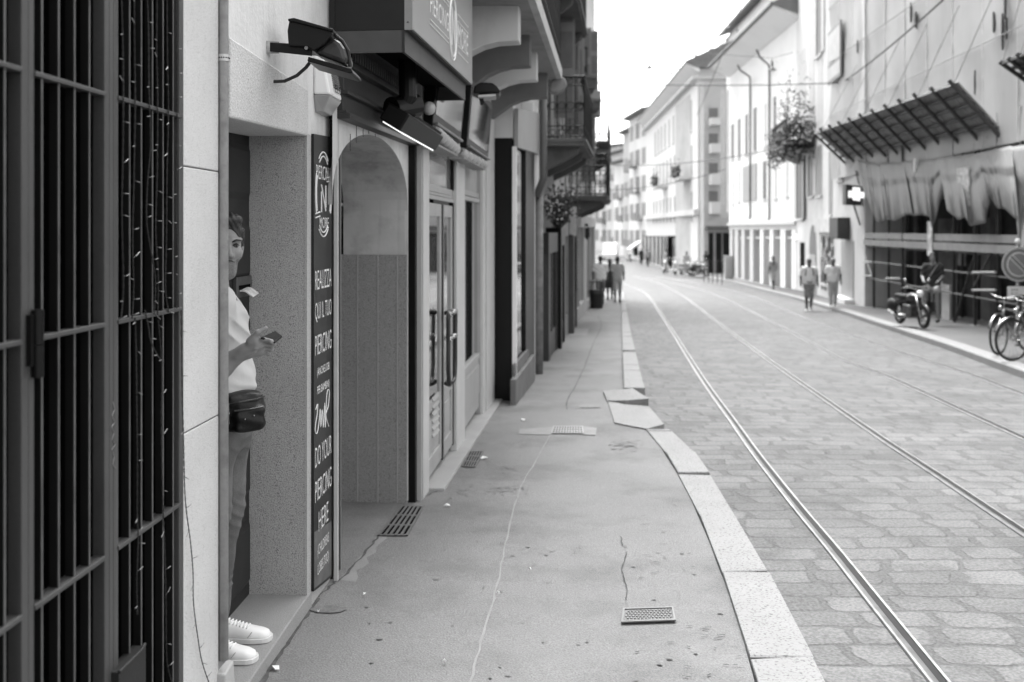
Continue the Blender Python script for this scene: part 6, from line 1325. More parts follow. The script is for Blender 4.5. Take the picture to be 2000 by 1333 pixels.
# jeans
def f_jeans(p):
    d = sm(rc(p, q(432, 790, 4.16), q(430, 840, 4.16), .118, .112), rc(p, q(436, 790, 4.26), q(438, 840, 4.26), .115, .110), .06)
    legs = []
    for hip, kne, cal, ank, rr_ in ((q(416, 860, 4.10), q(416, 1000, 4.10), q(408, 1080, 4.11), q(405, 1210, 4.12), .090), (q(446, 850, 4.27), q(444, 990, 4.27), q(430, 1080, 4.28), q(424, 1195, 4.28), .086)):
        l = rc(p, hip, kne, rr_, .070); l = sm(l, rc(p, kne, cal, .070, .060), .02); l = sm(l, rc(p, cal, ank, .060, .052), .02); legs.append(l)
    d = sm(d, np.minimum(*legs), .05); z = p[..., 2]; x = p[..., 0]
    kz = q(0, 1010)[2]; y_ = p[..., 1]; cr_ = lambda t: 1 - np.abs(np.sin(t)) ** .6
    fold = -.007 * cr_(z * 60 + x * 45 + y_ * 12 + 1) * np.exp(-((z - kz) / .10) ** 2) - .008 * cr_(z * 48 - x * 60 + 2 * np.sin(z * 30)) * np.exp(-((z - q(0, 1160)[2]) / .10) ** 2) - .005 * cr_(z * 40 + x * 75) * np.exp(-((z - q(0, 870)[2]) / .06) ** 2) + .0015 * np.sin(z * 33 + x * 40)
    return np.maximum(np.maximum(d + fold, z - q(0, 782)[2]), q(0, 1218)[2] - z)
JEAN = mat('faded_denim', .115, .9, .35, 5, fine=.12, fscale=260, bump=.0015, bscale=200)
blob(f_jeans, [q(350, 0)[0], 3.93, q(0, 1226)[2]], [q(505, 0)[0], 4.46, q(0, 775)[2]], .006, 'trousers', JEAN, man)
# trainers
def trainer(ox, oy, oz, yw):
    f = Fl((ox, oy, oz), yw)                                                   # x towards the toe
    r_ = None
    def sec(s):                                                               # width, height of the upper along the shoe
        return np.interp(s, [0, .06, .25, .5, .72, .9, .97, 1], [.026, .036, .037, .036, .047, .042, .030, .008]), np.interp(s, [0, .06, .2, .34, .5, .7, .88, .97, 1], [.085, .094, .090, .094, .080, .062, .050, .040, .028])
    L_, n, k = .300, 26, 18; up = MB(f); pts = []
    for i in range(n + 1):
        s = i / n; w, h = sec(s); 
        for j in range(k):
            a = math.pi * 2 * j / k; cy = w * math.copysign(abs(math.cos(a)) ** .8, math.cos(a)); cz = .016 + (h - .016) * (max(0, math.sin(a)) ** .75) if math.sin(a) > 0 else .016
            if s < .34 and math.sin(a) > .75: cz -= .03 * (1 - s / .40)
            pts.append((s * L_, cy, cz))
    up.add(pts, [(i * k + j, i * k + (j + 1) % k, (i + 1) * k + (j + 1) % k, (i + 1) * k + j) for i in range(n) for j in range(k)] + [tuple(range(k)), tuple(n * k + j for j in range(k))])
    o = up.build('shoe', mat('white_leather', .72, .45, .05, 8), man, smooth=True)
    so2 = MB(f); pts = []
    for i in range(n + 1):
        s = i / n; w, h = sec(s); w += .005; x = -.005 + s * (L_ + .012)
        pts += [(x, -w, .001), (x, -w, .024 - .004 * s), (x, w, .024 - .004 * s), (x, w, .001)]
    so2.add(pts, [(i * 4 + j, i * 4 + (j + 1) % 4, (i + 1) * 4 + (j + 1) % 4, (i + 1) * 4 + j) for i in range(n) for j in range(4)] + [(0, 1, 2, 3), tuple(n * 4 + j for j in range(4))])
    so2.build('sole', mat('white_rubber', .62, .6, .05), o, bevel=.002)
    la = MB(f)
    for i in range(7):
        s = .40 + i * .048; w, h = sec(s); la.tube([(s * L_ - .004, -w * .62, h * .93), (s * L_, -w * .25, h * 1.03), (s * L_ + .004, w * .25, h * 1.03), (s * L_ - .002, w * .62, h * .93)], .0035, 6)
    la.build('laces', mat('lace_white', .8, .8), o, smooth=True)
    st_ = MB(f)
    for s0 in (.36, .70):
        w, h = sec(s0); st_.tube([(s0 * L_ + .02 * t_, -w * (1.012 - .18 * t_ * t_), .026 + (h - .03) * t_ * .8) for t_ in (0, .3, .6, .9)], .0013, 5)
    st_.build('seam', mat('shoe_seam', .3, .8), o)
ft = P(502, 1284, 4.11); trainer(ft.x - .295, 4.10, ST + .001, R(-4)); ft = P(528, 1250, 4.29); trainer(ft.x - .298, 4.275, ST + .001, R(3))
# waist bag and phone
wb = thing('waist_bag', 'black zipped waist bag worn on the hip of the man in the doorway', 'bag', P(475, 845, 4.02))
bc = q(474, 806, 4.03)
def f_bag(p):
    l = p - bc; l2 = np.stack([l[..., 0] * .93 + l[..., 1] * .36, -l[..., 0] * .36 + l[..., 1] * .93, l[..., 2]], -1)
    d = bx(l2, (0, .0, .0), (.086, .058, .074), .045); d = sm(d, bx(l2, (.02, -.050, -.018), (.062, .028, .050), .024), .012)
    d = sm(d, el(l2, (.0, .01, .05), (.080, .055, .035)), .03); s = .003 * np.sin(l2[..., 2] * 110 + l2[..., 0] * 30); return np.maximum(d + s, -(l2[..., 0] * -.5 + .5)) if False else d + s
BAGM = mat('black_leather', .005, .42, .3, 14, spec=.3, bump=.002, bscale=45)
o = blob(f_bag, list(bc - .13), list(bc + .13), .005, 'pouch', BAGM, wb)
w = MB()
def bp(a, b_, c): return Vector((bc[0] + a * .93 - b_ * .36, bc[1] + a * .36 + b_ * .93, bc[2] + c))
w.tube([bp(-.08, -.045, .045), bp(-.02, -.062, .052), bp(.05, -.055, .060), bp(.085, -.015, .062)], .0035, 6, 0, True).tube([bp(-.04, -.078, .022), bp(.02, -.082, .026), bp(.075, -.066, .03)], .003, 6, 0, True); w.build('zip', mat('zip_dark', .06, .35, .2, metal=.5), wb)
w = MB(); w.ball(tuple(bp(-.065, -.062, .042)), .0085, 10).ball(tuple(bp(-.06, -.068, .012)), .0045, 8).tube([bp(-.062, -.066, .036), bp(-.061, -.070, -.005), bp(-.06, -.070, -.03)], .0025, 6, 0, True).ball(tuple(bp(.0, -.088, -.012)), .004, 8).ball(tuple(bp(.035, -.086, .0)), .004, 8); w.build('zip_pull', CHROME, wb)
w = MB(); w.tube([q(380, 790, 4.06), q(420, 782, 4.045), q(450, 776, 4.03), q(470, 772, 4.02)], .014, 8, 0, True).tube([q(474, 775, 4.25), q(482, 776, 4.15), q(486, 780, 4.08)], .014, 8, 0, True); w.build('belt', BAGM, wb)
phn = thing('mobile_phone', 'black mobile phone lying in the raised hand of the man', 'phone', P(530, 660, 3.98))
a, b_, c, d_ = P(509, 659, 3.95), P(538, 646, 4.04), P(551, 656, 4.05), P(537, 668, 3.96); t_ = Vector((0, 0, -.008))
MB().hexa([a + t_, d_ + t_, c + t_, b_ + t_, a, d_, c, b_], 0, True).build('case', mat('phone_case', .008, .5, spec=.2), phn, bevel=.002)
ct = (a + b_ + c + d_) / 4; MB().quad([ct + (p - ct) * .92 + Vector((0, 0, .0006)) for p in (a, d_, c, b_)], 0, True).build('screen', mat('phone_screen', .008, .35, spec=.2), phn)
# ================================================================ people in the street
def person(label, loc, H, yaw, shirt, legs, skin_, hair, shoe, long_legs=False, skirt=False, step=.35, arms=(.12, -.12), sleeves=.55, fat=1.0, longhair=False, sit=False, group=None, h=.016, strap=None, bend=0):
    """x right, y forward; loc on the ground"""
    s = H / 1.75; f = Fl(loc, yaw, s); r_ = thing('person', label, 'person', Vector(loc), group)
    A_ = np.array; hipz = .90; st = math.sin(step)
    J = {}
    for sd, k in ((1, 1), (-1, -1)):
        hx = .09 * sd; a = step * k
        kn_ = A_([hx, .43 * math.sin(a * .7) + .02, hipz - .43 * math.cos(a * .7)]); an = kn_ + A_([0, .42 * math.sin(a * .55 - (.35 if k < 0 else 0)), -.42 * math.cos(a * .55 - (.35 if k < 0 else 0))])
        if k > 0: an[2] = .08
        if sit: kn_ = A_([hx * 1.6, .42, hipz - .46 + .40]); kn_ = A_([hx * 1.7, .40, hipz - .07]); an = A_([hx * 1.7, .40, .10]) if sd > 0 else A_([hx * 1.7, .30, .12])
        sh = A_([.185 * sd * fat ** .3, -.01 + bend, 1.42]); aw = arms[0 if sd > 0 else 1]; el_ = sh + A_([.05 * sd * fat, .27 * math.sin(aw), -.27 * math.cos(aw)]); wr_ = el_ + A_([.01 * sd, .25 * math.sin(aw + .3), -.25 * math.cos(aw + .3)])
        if sit: el_ = sh + A_([.05 * sd, .08, -.26]); wr_ = el_ + A_([-.06 * sd, .22, -.10])
        J[sd] = (A_([hx, 0, hipz]), kn_, an, sh, el_, wr_)
    if sit:
        for sd in (1, -1): J[sd] = (A_([.09 * sd, 0, hipz - .05]),) + J[sd][1:]
    hd = A_([0, .03 + bend * 1.2, 1.63])
    def torso(p, g):
        d = rc(p * A_([.72, 1.15, 1]), A_([0, 0, .98]) * A_([.72, 1.15, 1]), A_([0, bend * .7, 1.28]) * A_([.72, 1.15, 1]), .118 * fat + g, .125 * fat ** .5 + g)
        return sm(d, rc(p, A_([-.15, bend, 1.40]), A_([.15, bend, 1.40]), .062 + g, .062 + g), .08)
    def body(p):
        d = sm(el(p, hd + A_([0, 0, .015]), (.073, .092, .105)), el(p, hd + A_([0, .03, -.055]), (.055, .062, .07)), .03); d = sm(d, el(p, hd + A_([0, .098, -.02]), (.012, .02, .02)), .02)
        d = sm(d, rc(p, hd - A_([0, .02, .08]), A_([0, bend, 1.42]), .052, .062), .03); d = sm(d, torso(p, -.01), .05)
        for sd in (1, -1):
            hp_, kn_, an, sh, e_, w_ = J[sd]; l = sm(rc(p, hp_, kn_, .085, .055), sm(rc(p, kn_, kn_ * .6 + an * .4, .055, .055), rc(p, kn_ * .6 + an * .4, an, .055, .036), .02), .03); d = sm(d, l, .03)
            a = sm(rc(p, sh, e_, .052, .04), rc(p, e_, w_, .04, .027), .02); dr = (w_ - e_) / np.linalg.norm(w_ - e_); a = sm(a, rc(p, w_ + dr * .02, w_ + dr * .075, .030, .028), .02)
            for o in (-.022, -.007, .008, .022): a = sm(a, rc(p, w_ + dr * .08 + A_([0, o, 0]), w_ + dr * (.16 - abs(o)) + A_([-.02 * sd, o, 0]), .011, .009), .008)
            a = sm(a, rc(p, w_ + dr * .03 + A_([0, .02, 0]), w_ + dr * .09 + A_([-.01 * sd, .045, 0]), .012, .009), .01); d = sm(d, a, .03)
            d = sm(d, rc(p, an + A_([0, -.02, -.03]), an + A_([0, .12, -.05]), .04, .03), .02)
        return d
    lo, hi = [-.45, -.55, -.0], [.45, .75, 1.8]
    blob(body, lo, hi, h, 'body', skin_, r_, f)
    def shirt_(p):
        d = torso(p, .012)
        for sd in (1, -1): sh, e_ = J[sd][3], J[sd][4]; d = sm(d, rc(p, sh, sh + (e_ - sh) * sleeves * 1.4 if sleeves < .9 else e_, .066, .058), .04)
        if sleeves >= .9:
            for sd in (1, -1): d = sm(d, rc(p, J[sd][4], J[sd][5], .05, .04), .03)
        d = sm(d, rc(p * A_([.75, 1.1, 1]), A_([0, .01, .93]), A_([0, .01, 1.1]), .128 * fat, .13 * fat), .05)
        return np.maximum(np.maximum(d + .006 * np.sin(p[..., 2] * 40 + p[..., 0] * 30), .90 - p[..., 2]), -el(p, (0, .03 + bend, 1.50), (.075, .08, .06)))
    blob(shirt_, lo, hi, h, 'shirt', shirt, r_, f)
    def legs_(p):
        d = rc(p * A_([.75, 1.1, 1]), A_([0, 0, .86]), A_([0, 0, .96]), .118 * fat ** .6, .115 * fat ** .6)
        if skirt: d = sm(d, rc(p * A_([.8, .9, 1]), A_([0, .02, .85]), A_([0, .03, .52]), .13, .18), .05); return np.maximum(d + .006 * np.sin(p[..., 0] * 60), np.maximum(.50 - p[..., 2], p[..., 2] - .98))
        for sd in (1, -1):
            hp_, kn_, an = J[sd][:3]; e_ = an if long_legs else kn_ + (an - kn_) * .08; l = rc(p, hp_, kn_, .100, .078)
            if long_legs: l = sm(l, rc(p, kn_, an, .078, .062), .02)
            d = sm(d, l, .04)
        cut = .10 if long_legs else (J[1][1][2] - .02 if not sit else .3)
        return np.maximum(d + .006 * np.sin(p[..., 2] * 50 + p[..., 0] * 20), np.maximum(cut - p[..., 2], p[..., 2] - 1.0))
    blob(legs_, lo, hi, h, 'skirt' if skirt else 'trousers', legs, r_, f)
    def hair_(p):
        d = el(p, hd + A_([0, -.012, .035]), (.082, .100, .098)); d = sm(d, el(p, hd + A_([0, -.05, -.01]), (.075, .06, .085)), .03)
        if longhair: d = sm(d, rc(p, hd + A_([0, -.07, -.02]), hd + A_([0, -.10, -.30]), .075, .075), .05)
        return np.maximum(d, -el(p, hd + A_([0, .11, -.045]), (.07, .09, .12)))
    blob(hair_, [-.15, -.3, 1.2], [.15, .2, 1.85], h * .8, 'hair', hair, r_, f)
    for sd in (1, -1):
        an = J[sd][2]
        tl_ = .05 if (sit or sd > 0) else -.12
        blob(lambda p: sm(np.maximum(rc(p, an + A_([0, -.045, -.045]), an + A_([0, .15, -.05 + min(0, tl_ * .3)]), .045, .038), an[2] - .085 - p[..., 2]), rc(p, an + A_([0, -.02, .0]), an + A_([0, 0, -.04]), .042, .044), .02), [an[0] - .1, an[1] - .15, an[2] - .16], [an[0] + .1, an[1] + .28, an[2] + .08], .012, 'shoe', shoe, r_, f)
    if strap:
        w = MB(f)
        if strap == 'pack':
            for sd in (1, -1): w.tube([(.10 * sd, -.12, 1.10), (.10 * sd, -.10, 1.45), (.10 * sd, .0, 1.475), (.11 * sd, .12, 1.38), (.13 * sd, .135, 1.2), (.15 * sd, .05, 1.05)], .018, 6)
            w.box(-.14, .14, -.28, -.12, 1.02, 1.46); w.tube([(-.16, .10, 1.0), (0, .155 * fat, .95), (.16, .10, 1.0)], .018, 6); w.build('backpack', CLOTH_D, r_, smooth=False)
        else: w.tube([(-.12, .06, 1.46), (0, .14, 1.25), (.14, .10, 1.02)], .012, 6); w.build('bag_strap', CLOTH_M, r_)
    return r_
WK = 'people walking on the pavements'
def at(px, py, dz=0): return ground(px, py, dz)
W1 = at(1178, 596); W2 = at(1206, 592)
person('man in white T-shirt and shorts walking away along the left pavement', (W1.x - .1, W1.y, W1.z), 1.80, R(-4), CLOTH_L, mat('dark_grey_shorts', .16, .9), SKIN_T, HAIR, CLOTH_D, group=WK, fat=1.15, arms=(.05, -.1), step=.3)
person('woman in black dress walking away between the two men', (at(1191, 586).x, at(1191, 586).y, at(1191, 586).z), 1.68, R(-4), CLOTH_D, CLOTH_D, SKIN_T, HAIR, CLOTH_D, skirt=True, group=WK, longhair=True, step=.25)
person('man in grey T-shirt and grey shorts walking away beside the kerb', W2, 1.78, R(-6), mat('mid_grey_tee', .42, .9, .05), CLOTH_M, mat('dark_tan_skin', .06, .6), HAIR, RUBBER, group=WK, step=.38, arms=(.2, -.12))
M3 = at(1580, 608, RD)
person('man with backpack straps, light T-shirt and checked shorts walking in the road', M3, 1.78, R(172), mat('pale_grey_tee', .78, .9, .05), mat('check_shorts', .26, .9, .45, 9), SKIN_T, mat('bald_grey_hair', .26, .8), WHITE, group=WK, fat=1.35, strap='pack', step=.2, arms=(.05, -.05))
M4 = at(1627, 600, .06)
person('woman in pale blouse and pale trousers walking towards the camera', M4, 1.66, R(170), CLOTH_L, mat('pale_trousers', .46, .9, .08), SKIN_T, HAIR_G, WHITE, long_legs=True, group=WK, fat=1.2, step=.18, arms=(.05, -.08), strap='bag')
M5 = at(1510, 566, .06)
person('woman in white shorts walking along the shop row', M5, 1.68, R(8), mat('patterned_top', .33, .9, .4, 14), CLOTH_W, SKIN_T, mat('brown_hair', .12, .6), CLOTH_D, group=WK, longhair=True, step=.3, arms=(.2, -.2), h=.02)
for lab, px, py, H, yw, sh_, lg, hr, kw in (
    ('person in grey top and dark trousers near the far pavement edge', 1265, 521, 1.75, 10, CLOTH_M, CLOTH_D, HAIR, dict(long_legs=True)),
    ('person in black standing at the glass shelter posts', 1288, 514, 1.72, 40, CLOTH_D, CLOTH_D, HAIR_G, dict(long_legs=True)),
    ('person in white shirt standing beside the glass shelter', 1303, 523, 1.80, 20, CLOTH_W, CLOTH_L, HAIR, dict(long_legs=True)),
    ('man in grey shirt standing among the parked scooters', 1341, 536, 1.78, -20, CLOTH_M, CLOTH_M, HAIR, dict(long_legs=True)),
    ('woman with long black hair standing by the corner', 1365, 532, 1.75, 120, CLOTH_D, CLOTH_D, HAIR, dict(long_legs=True, longhair=True)),
    ('man in black T-shirt and light trousers stepping past the corner', 1379, 534, 1.80, 30, CLOTH_D, CLOTH_M, HAIR, dict(long_legs=True)),
    ('person in dark clothes far down the right pavement', 1252, 517, 1.75, 0, CLOTH_D, CLOTH_D, HAIR, dict(long_legs=True))):
    person(lab, at(px, py, .06), H, R(yw), sh_, lg, SKIN_T, hr, CLOTH_D, h=.026, group='people by the far shelter and corner', step=.2, **kw)
# ================================================================ wheels and two wheelers
def wheel(mb, c, r, t, ax, tm, rm, spokes=12, disc=False, k=26):
    c = Vector(c); ax = Vector(ax).normalized(); mb.ring(tuple(c), r - t, t, ax, k, 8, tm); mb.ring(tuple(c), r - t * 2.1, t * .45, ax, k, 6, rm); a = ax.orthogonal().normalized(); b = ax.cross(a)
    mb.tube([tuple(c - ax * t * 1.2), tuple(c + ax * t * 1.2)], t * .8, 10, rm)
    for i in range(spokes):
        e = a * math.cos(2 * math.pi * i / spokes) + b * math.sin(2 * math.pi * i / spokes); mb.tube([tuple(c), tuple(c + e * (r - t * 2))], t * (.55 if disc else .09), 5, rm)
    return mb
def bicycle(label, loc, yaw, fr_m, fender=True, basket=False):
    f = Fl(loc, yaw); r_ = thing('bicycle', label, 'bicycle', Vector(loc), 'bicycles parked on the right pavement'); Rr = .34      # x forward
    w = {}
    for nm, x in (('front_wheel', 1.05), ('rear_wheel', 0)):
        m_ = MB(f); wheel(m_, (x, 0, Rr), Rr, .020, (0, 1, 0), 0, 1, 18); m_.build('wheel', (RUBBER, CHROME), r_)
    fm = MB(f); bb = (.46, 0, .28); st = (.30, 0, .80); hd = (.86, 0, .78); hl = (.90, 0, .62)
    for a, b, rr_ in ((bb, st, .017), (bb, hl, .02), ((.33, 0, .70), hd, .016), ((0, .05, Rr), bb, .010), ((0, -.05, Rr), bb, .010), ((0, .05, Rr), (.33, .02, .72), .009), ((0, -.05, Rr), (.33, -.02, .72), .009), (hd, hl, .021)): fm.tube([a, b], rr_, 8)
    fm.build('frame', fr_m, r_, smooth=True)
    fk = MB(f)
    for s in (-1, 1): fk.tube([(.90, .03 * s, .62), (.95, .05 * s, .5), (1.05, .055 * s, Rr)], .011, 7)
    fk.build('fork', CHROME, r_, smooth=True)
    if fender:
        for x, a0, a1 in ((1.05, 20, 170), (0, 10, 190)):
            g = MB(f); rows = []
            for i in range(15):
                a = R(a0 + (a1 - a0) * i / 14); rows += [(x + (Rr + .03) * math.cos(a), -.028, Rr + (Rr + .03) * math.sin(a)), (x + (Rr + .042) * math.cos(a), 0, Rr + (Rr + .042) * math.sin(a)), (x + (Rr + .03) * math.cos(a), .028, Rr + (Rr + .03) * math.sin(a))]
            g.add(rows, [(i * 3 + j, i * 3 + j + 1, i * 3 + j + 4, i * 3 + j + 3) for i in range(14) for j in (0, 1)]); o = g.build('mudguard', CHROME, r_, smooth=True); q_ = o.modifiers.new('t', 'SOLIDIFY'); q_.thickness = .003
    hb_ = MB(f); hb_.tube([hd, (.83, 0, .95)], .014, 8).tube([(.62, -.28, .98), (.78, -.26, 1.02), (.86, -.1, .97), (.84, 0, .95), (.86, .1, .97), (.78, .26, 1.02), (.62, .28, .98)], .011, 8); hb_.build('handlebar', CHROME, r_, smooth=True)
    MB(f).tube([(.62, -.28, .98), (.74, -.27, 1.01)], .016, 8).tube([(.62, .28, .98), (.74, .27, 1.01)], .016, 8).build('grip', RUBBER, r_)
    MB(f).tube([st, (.28, 0, .88)], .013, 8).ext([(.12, -.09), (.10, 0), (.12, .09), (.25, .06), (.40, .02), (.40, -.02), (.25, -.06)], .88, .94, ax='z').build('saddle', RUBBER, r_, bevel=.015)
    cr = MB(f); cr.ring((.46, .05, .28), .085, .008, (0, 1, 0), 20, 5).tube([(.46, -.06, .28), (.46, .06, .28)], .018, 8).tube([(.46, .07, .28), (.55, .08, .15)], .01, 6).tube([(.46, -.07, .28), (.37, -.08, .41)], .01, 6).box(.51, .60, .07, .17, .13, .15).box(.32, .41, -.17, -.07, .41, .43); cr.build('crankset', CHROME, r_)
    if basket: MB(f).lathe((1.02, 0, .82), [(.12, 0), (.17, .22), (.165, .22), (.115, .01)], 14).build('basket', IRON, r_)
    MB(f).ball((.98, 0, .80), .045, 10).build('headlamp', CHROME, r_, smooth=True)
    return r_
PV = .06
g1 = at(1976, 707, PV); g2 = at(1945, 696, PV)
bicycle('bicycle with bright mudguards parked at the right picture edge', g2 + Vector((.12, .05, 0)) + Vector((.78, .72, 0)), R(180 + 40), mat('bike_paint', .3, .35), True)
bicycle('second bicycle, mostly cut by the right picture edge', g1 + Vector((1.05, .35, 0)), R(196), mat('bike_paint_dark', .06, .35), True)
def motorbike(label, loc, yaw, paint, cat='motorcycle', scooter=False, group=None, h=1.0):
    f = Fl(loc, yaw, h); r_ = thing('scooter' if scooter else 'motorcycle', label, cat, Vector(loc), group); Rr = .23 if scooter else .31; wb_ = 1.25 if scooter else 1.4; tt = .055
    for x in (0, wb_): m_ = MB(f); wheel(m_, (x, 0, Rr), Rr, tt, (0, 1, 0), 0, 1, 6, True); m_.build('wheel', (RUBBER, CHROME), r_)
    fk = MB(f); top = (wb_ - .34, 0, .95)
    for s in (-1, 1): fk.tube([(wb_, .09 * s, Rr), (wb_ - .30, .08 * s, .88)], .025, 8)
    fk.build('fork', CHROME, r_, smooth=True)
    fn = MB(f); rows = []
    for i in range(11):
        a = R(20 + 150 * i / 10); rows += [(wb_ + (Rr + .04) * math.cos(a), -.06, Rr + (Rr + .03) * math.sin(a)), (wb_ + (Rr + .06) * math.cos(a), 0, Rr + (Rr + .06) * math.sin(a)), (wb_ + (Rr + .04) * math.cos(a), .06, Rr + (Rr + .03) * math.sin(a))]
    fn.add(rows, [(i * 3 + j, i * 3 + j + 1, i * 3 + j + 4, i * 3 + j + 3) for i in range(10) for j in (0, 1)]); o = fn.build('front_mudguard', paint, r_, smooth=True); o.modifiers.new('t', 'SOLIDIFY').thickness = .006
    A_ = np.array
    if scooter:
        blob(lambda p: sm(sm(bx(p, (.12, 0, .52), (.38, .15, .17), .09), bx(p, (.55, 0, .26), (.32, .14, .045), .03), .06), bx(p * A_([1, 1, 1]) - A_([0, 0, 0]), (wb_ - .36, 0, .60), (.05, .20, .30), .045), .05), [-.45, -.3, .1], [wb_, .3, 1.0], .022, 'body', paint, r_, f)
        blob(lambda p: bx(p, (.1, 0, .76), (.38, .13, .06), .05), [-.4, -.2, .6], [.6, .2, .9], .02, 'seat', RUBBER, r_, f)
        blob(lambda p: bx(p, (wb_ - .40, 0, 1.0), (.10, .16, .07), .05), [wb_ - .6, -.25, .85], [wb_ - .2, .25, 1.15], .02, 'headset', paint, r_, f)
    else:
        blob(lambda p: sm(el(p, (wb_ - .62, 0, .80), (.28, .14, .13)), bx(p, (.25, 0, .66), (.30, .08, .06), .04), .06), [-.2, -.25, .5], [wb_, .25, 1.0], .02, 'fuel_tank', paint, r_, f)
        blob(lambda p: sm(bx(p, (.66, 0, .42), (.22, .16, .18), .05), rc(p, A_([.6, 0, .3]), A_([.05, .12, .30]), .09, .05), .05), [-.2, -.3, .1], [1.1, .3, .7], .02, 'engine', mat('engine_metal', .10, .4, .5, 9, metal=.6), r_, f)
        blob(lambda p: bx(p, (.22, 0, .80), (.34, .13, .06), .05), [-.3, -.25, .65], [.7, .25, .95], .02, 'seat', RUBBER, r_, f)
        for s in (-1, 1): blob(lambda p: el(p, (-.02, .22 * s, .56), (.24, .12, .17)), [-.35, min(.05 * s, .4 * s), .3], [.3, max(.05 * s, .4 * s), .8], .02, 'pannier', RUBBER, r_, f)
        MB(f).tube([(.7, -.16, .28), (.2, -.2, .26), (-.25, -.2, .36)], .045, 10).build('exhaust', CHROME, r_, smooth=True)
    hb_ = MB(f); zz = 1.06; hb_.tube([(wb_ - .55, -.36, zz), (wb_ - .40, -.2, zz + .03), (wb_ - .36, 0, zz - .04), (wb_ - .40, .2, zz + .03), (wb_ - .55, .36, zz)], .016, 8)
    for s in (-1, 1): hb_.tube([(wb_ - .42, .25 * s, zz), (wb_ - .38, .33 * s, zz + .2)], .008, 6).ball((wb_ - .38, .34 * s, zz + .22), .055, 8)
    hb_.build('handlebar', CHROME, r_, smooth=True)
    MB(f).ball((wb_ - .22, 0, .92), .10, 14).build('headlight', mat('headlight', .75, .15, .02), r_, smooth=True)
    return r_
mloc = at(1806, 645, PV)
motorbike('dark motorcycle with panniers parked under the scaffold, rider beside it', mloc + Vector((-.02, 1.4, .01)), R(-86), mat('moto_paint', .03, .35), group=None, h=.86)
sp = at(1822, 640, PV)
person('man in black T-shirt sitting on the motorcycle under the scaffold', (sp.x + .42, sp.y + 1.0, sp.z + .02), 1.74, R(150), CLOTH_D, CLOTH_M, SKIN, mat('short_hair', .06, .7), CLOTH_D, sit=True, h=.014, strap='bag')
SG = 'scooters parked at the far corner'
for lab, px, py, yw, pt, sc_ in (('light scooter parked nearest the glass shelter', 1303, 534, -110, mat('scooter_light', .45, .3), True), ('pale scooter turned to the road beside it', 1317, 537, -95, mat('scooter_pale', .6, .3), True), ('scooter with white top case among the parked scooters', 1331, 538, -70, mat('scooter_mid', .3, .3), True), ('dark motorcycle at the end of the scooter row', 1354, 540, -60, mat('moto_paint', .05), False), ('dark scooter next to the woman with black hair', 1363, 537, -120, mat('scooter_dark', .06, .3), True), ('scooter far down the right pavement', 1226, 511, -80, mat('scooter_light', .45), True)):
    motorbike(lab, at(px, py, .06), R(yw), pt, 'scooter' if sc_ else 'motorcycle', sc_, SG)
bicycle('bicycle standing by the far corner behind the racks', at(1376, 536, .06), R(200), mat('bike_paint', .3), True)
# pavement posts at the far corner
c0 = [(1375, 551), (1384, 552), (1392, 553), (1401, 554), (1410, 556)]
LP = ['first', 'second', 'third', 'fourth', 'fifth']; p0 = None
for i, (px, py) in enumerate(c0):
    g_ = at(px, py, .06)
    if p0 is None:
        p0 = thing('bollard', 'x', 'bollard', g_, 'thin posts along the far corner kerb'); MB(Fl(g_)).tube([(0, 0, 0), (0, 0, 1.25)], .03, 8).build('post', IRON, p0); MB(Fl(g_)).ball((0, 0, 1.3), .06, 8).build('knob', IRON, p0); r_ = p0
    else: r_ = copy_tree(p0, g_)
    r_['label'] = '%s thin dark post from the left along the far corner kerb' % LP[i]
g_ = at(1422, 545, .06); tag(MB(Fl(g_)).box(-.25, .25, -.2, .2, 0, 1.5).box(-.28, .28, -.23, .23, 1.5, 1.56).build('utility_cabinet', WALL_D, None, bevel=.03), 'grey utility cabinet at the corner of the long white house', 'cabinet')
g_ = at(1334, 541, .06)
# glass dining shelter
sl_ = thing('glass_shelter', 'glass walled dining shelter with black frame beside the palazzo', 'shelter', at(1330, 528, .06))
D1, D2 = 96, 124; gz_ = G(96) + .06; xA, xB = P(1312, 0, D1).x, P(1343, 0, D1).x; ztop = HC + (HY - 462) / F * D1
fr2 = MB(); 
for x in (xA, xB): fr2.box(x - .09, x + .09, D1 - .09, D1 + .09, gz_, ztop)
fr2.box(xA, xB, D1 - .08, D1 + .08, ztop - .16, ztop); fr2.build('front_frame', BLACKP, sl_, bevel=.05)
MB().box(xA + .09, xB - .09, D1 - .02, D1 + .02, gz_ + 1.1, ztop - .16).build('front_pane', mat('picture_pane', .32, .3, .5, .9), sl_); MB().box(xA + .09, xB - .09, D1 - .03, D1 + .03, gz_, gz_ + 1.1).build('front_panel', WALL_W, sl_)
xs_ = lambda d: P(1312, 0, D1).x - .35 + (P(1262, 0, D2).x - P(1312, 0, D1).x) * (d - D1) / (D2 - D1)
po = MB()
for k in range(8): d = D1 + (D2 - D1) * (k / 7) ** 1.3; po.box(xs_(d) - .08, xs_(d) + .08, d - .1, d + .1, gz_ - .4, ztop - .1)
po.build('side_post', BLACKP, sl_)
MB().add([(xs_(D1), D1, ztop - .1), (xs_(D2), D2, ztop - .3), (xs_(D2) + 2.2, D2, ztop - .3), (xB, D1, ztop - .1), (xs_(D1), D1, ztop + .05), (xs_(D2), D2, ztop - .15), (xs_(D2) + 2.2, D2, ztop - .15), (xB, D1, ztop + .05)], [(0, 1, 2, 3), (4, 5, 6, 7), (0, 1, 5, 4), (3, 2, 6, 7), (0, 3, 7, 4), (1, 2, 6, 5)], 0, True).build('roof', mat('shelter_roof', .10, .6), sl_)
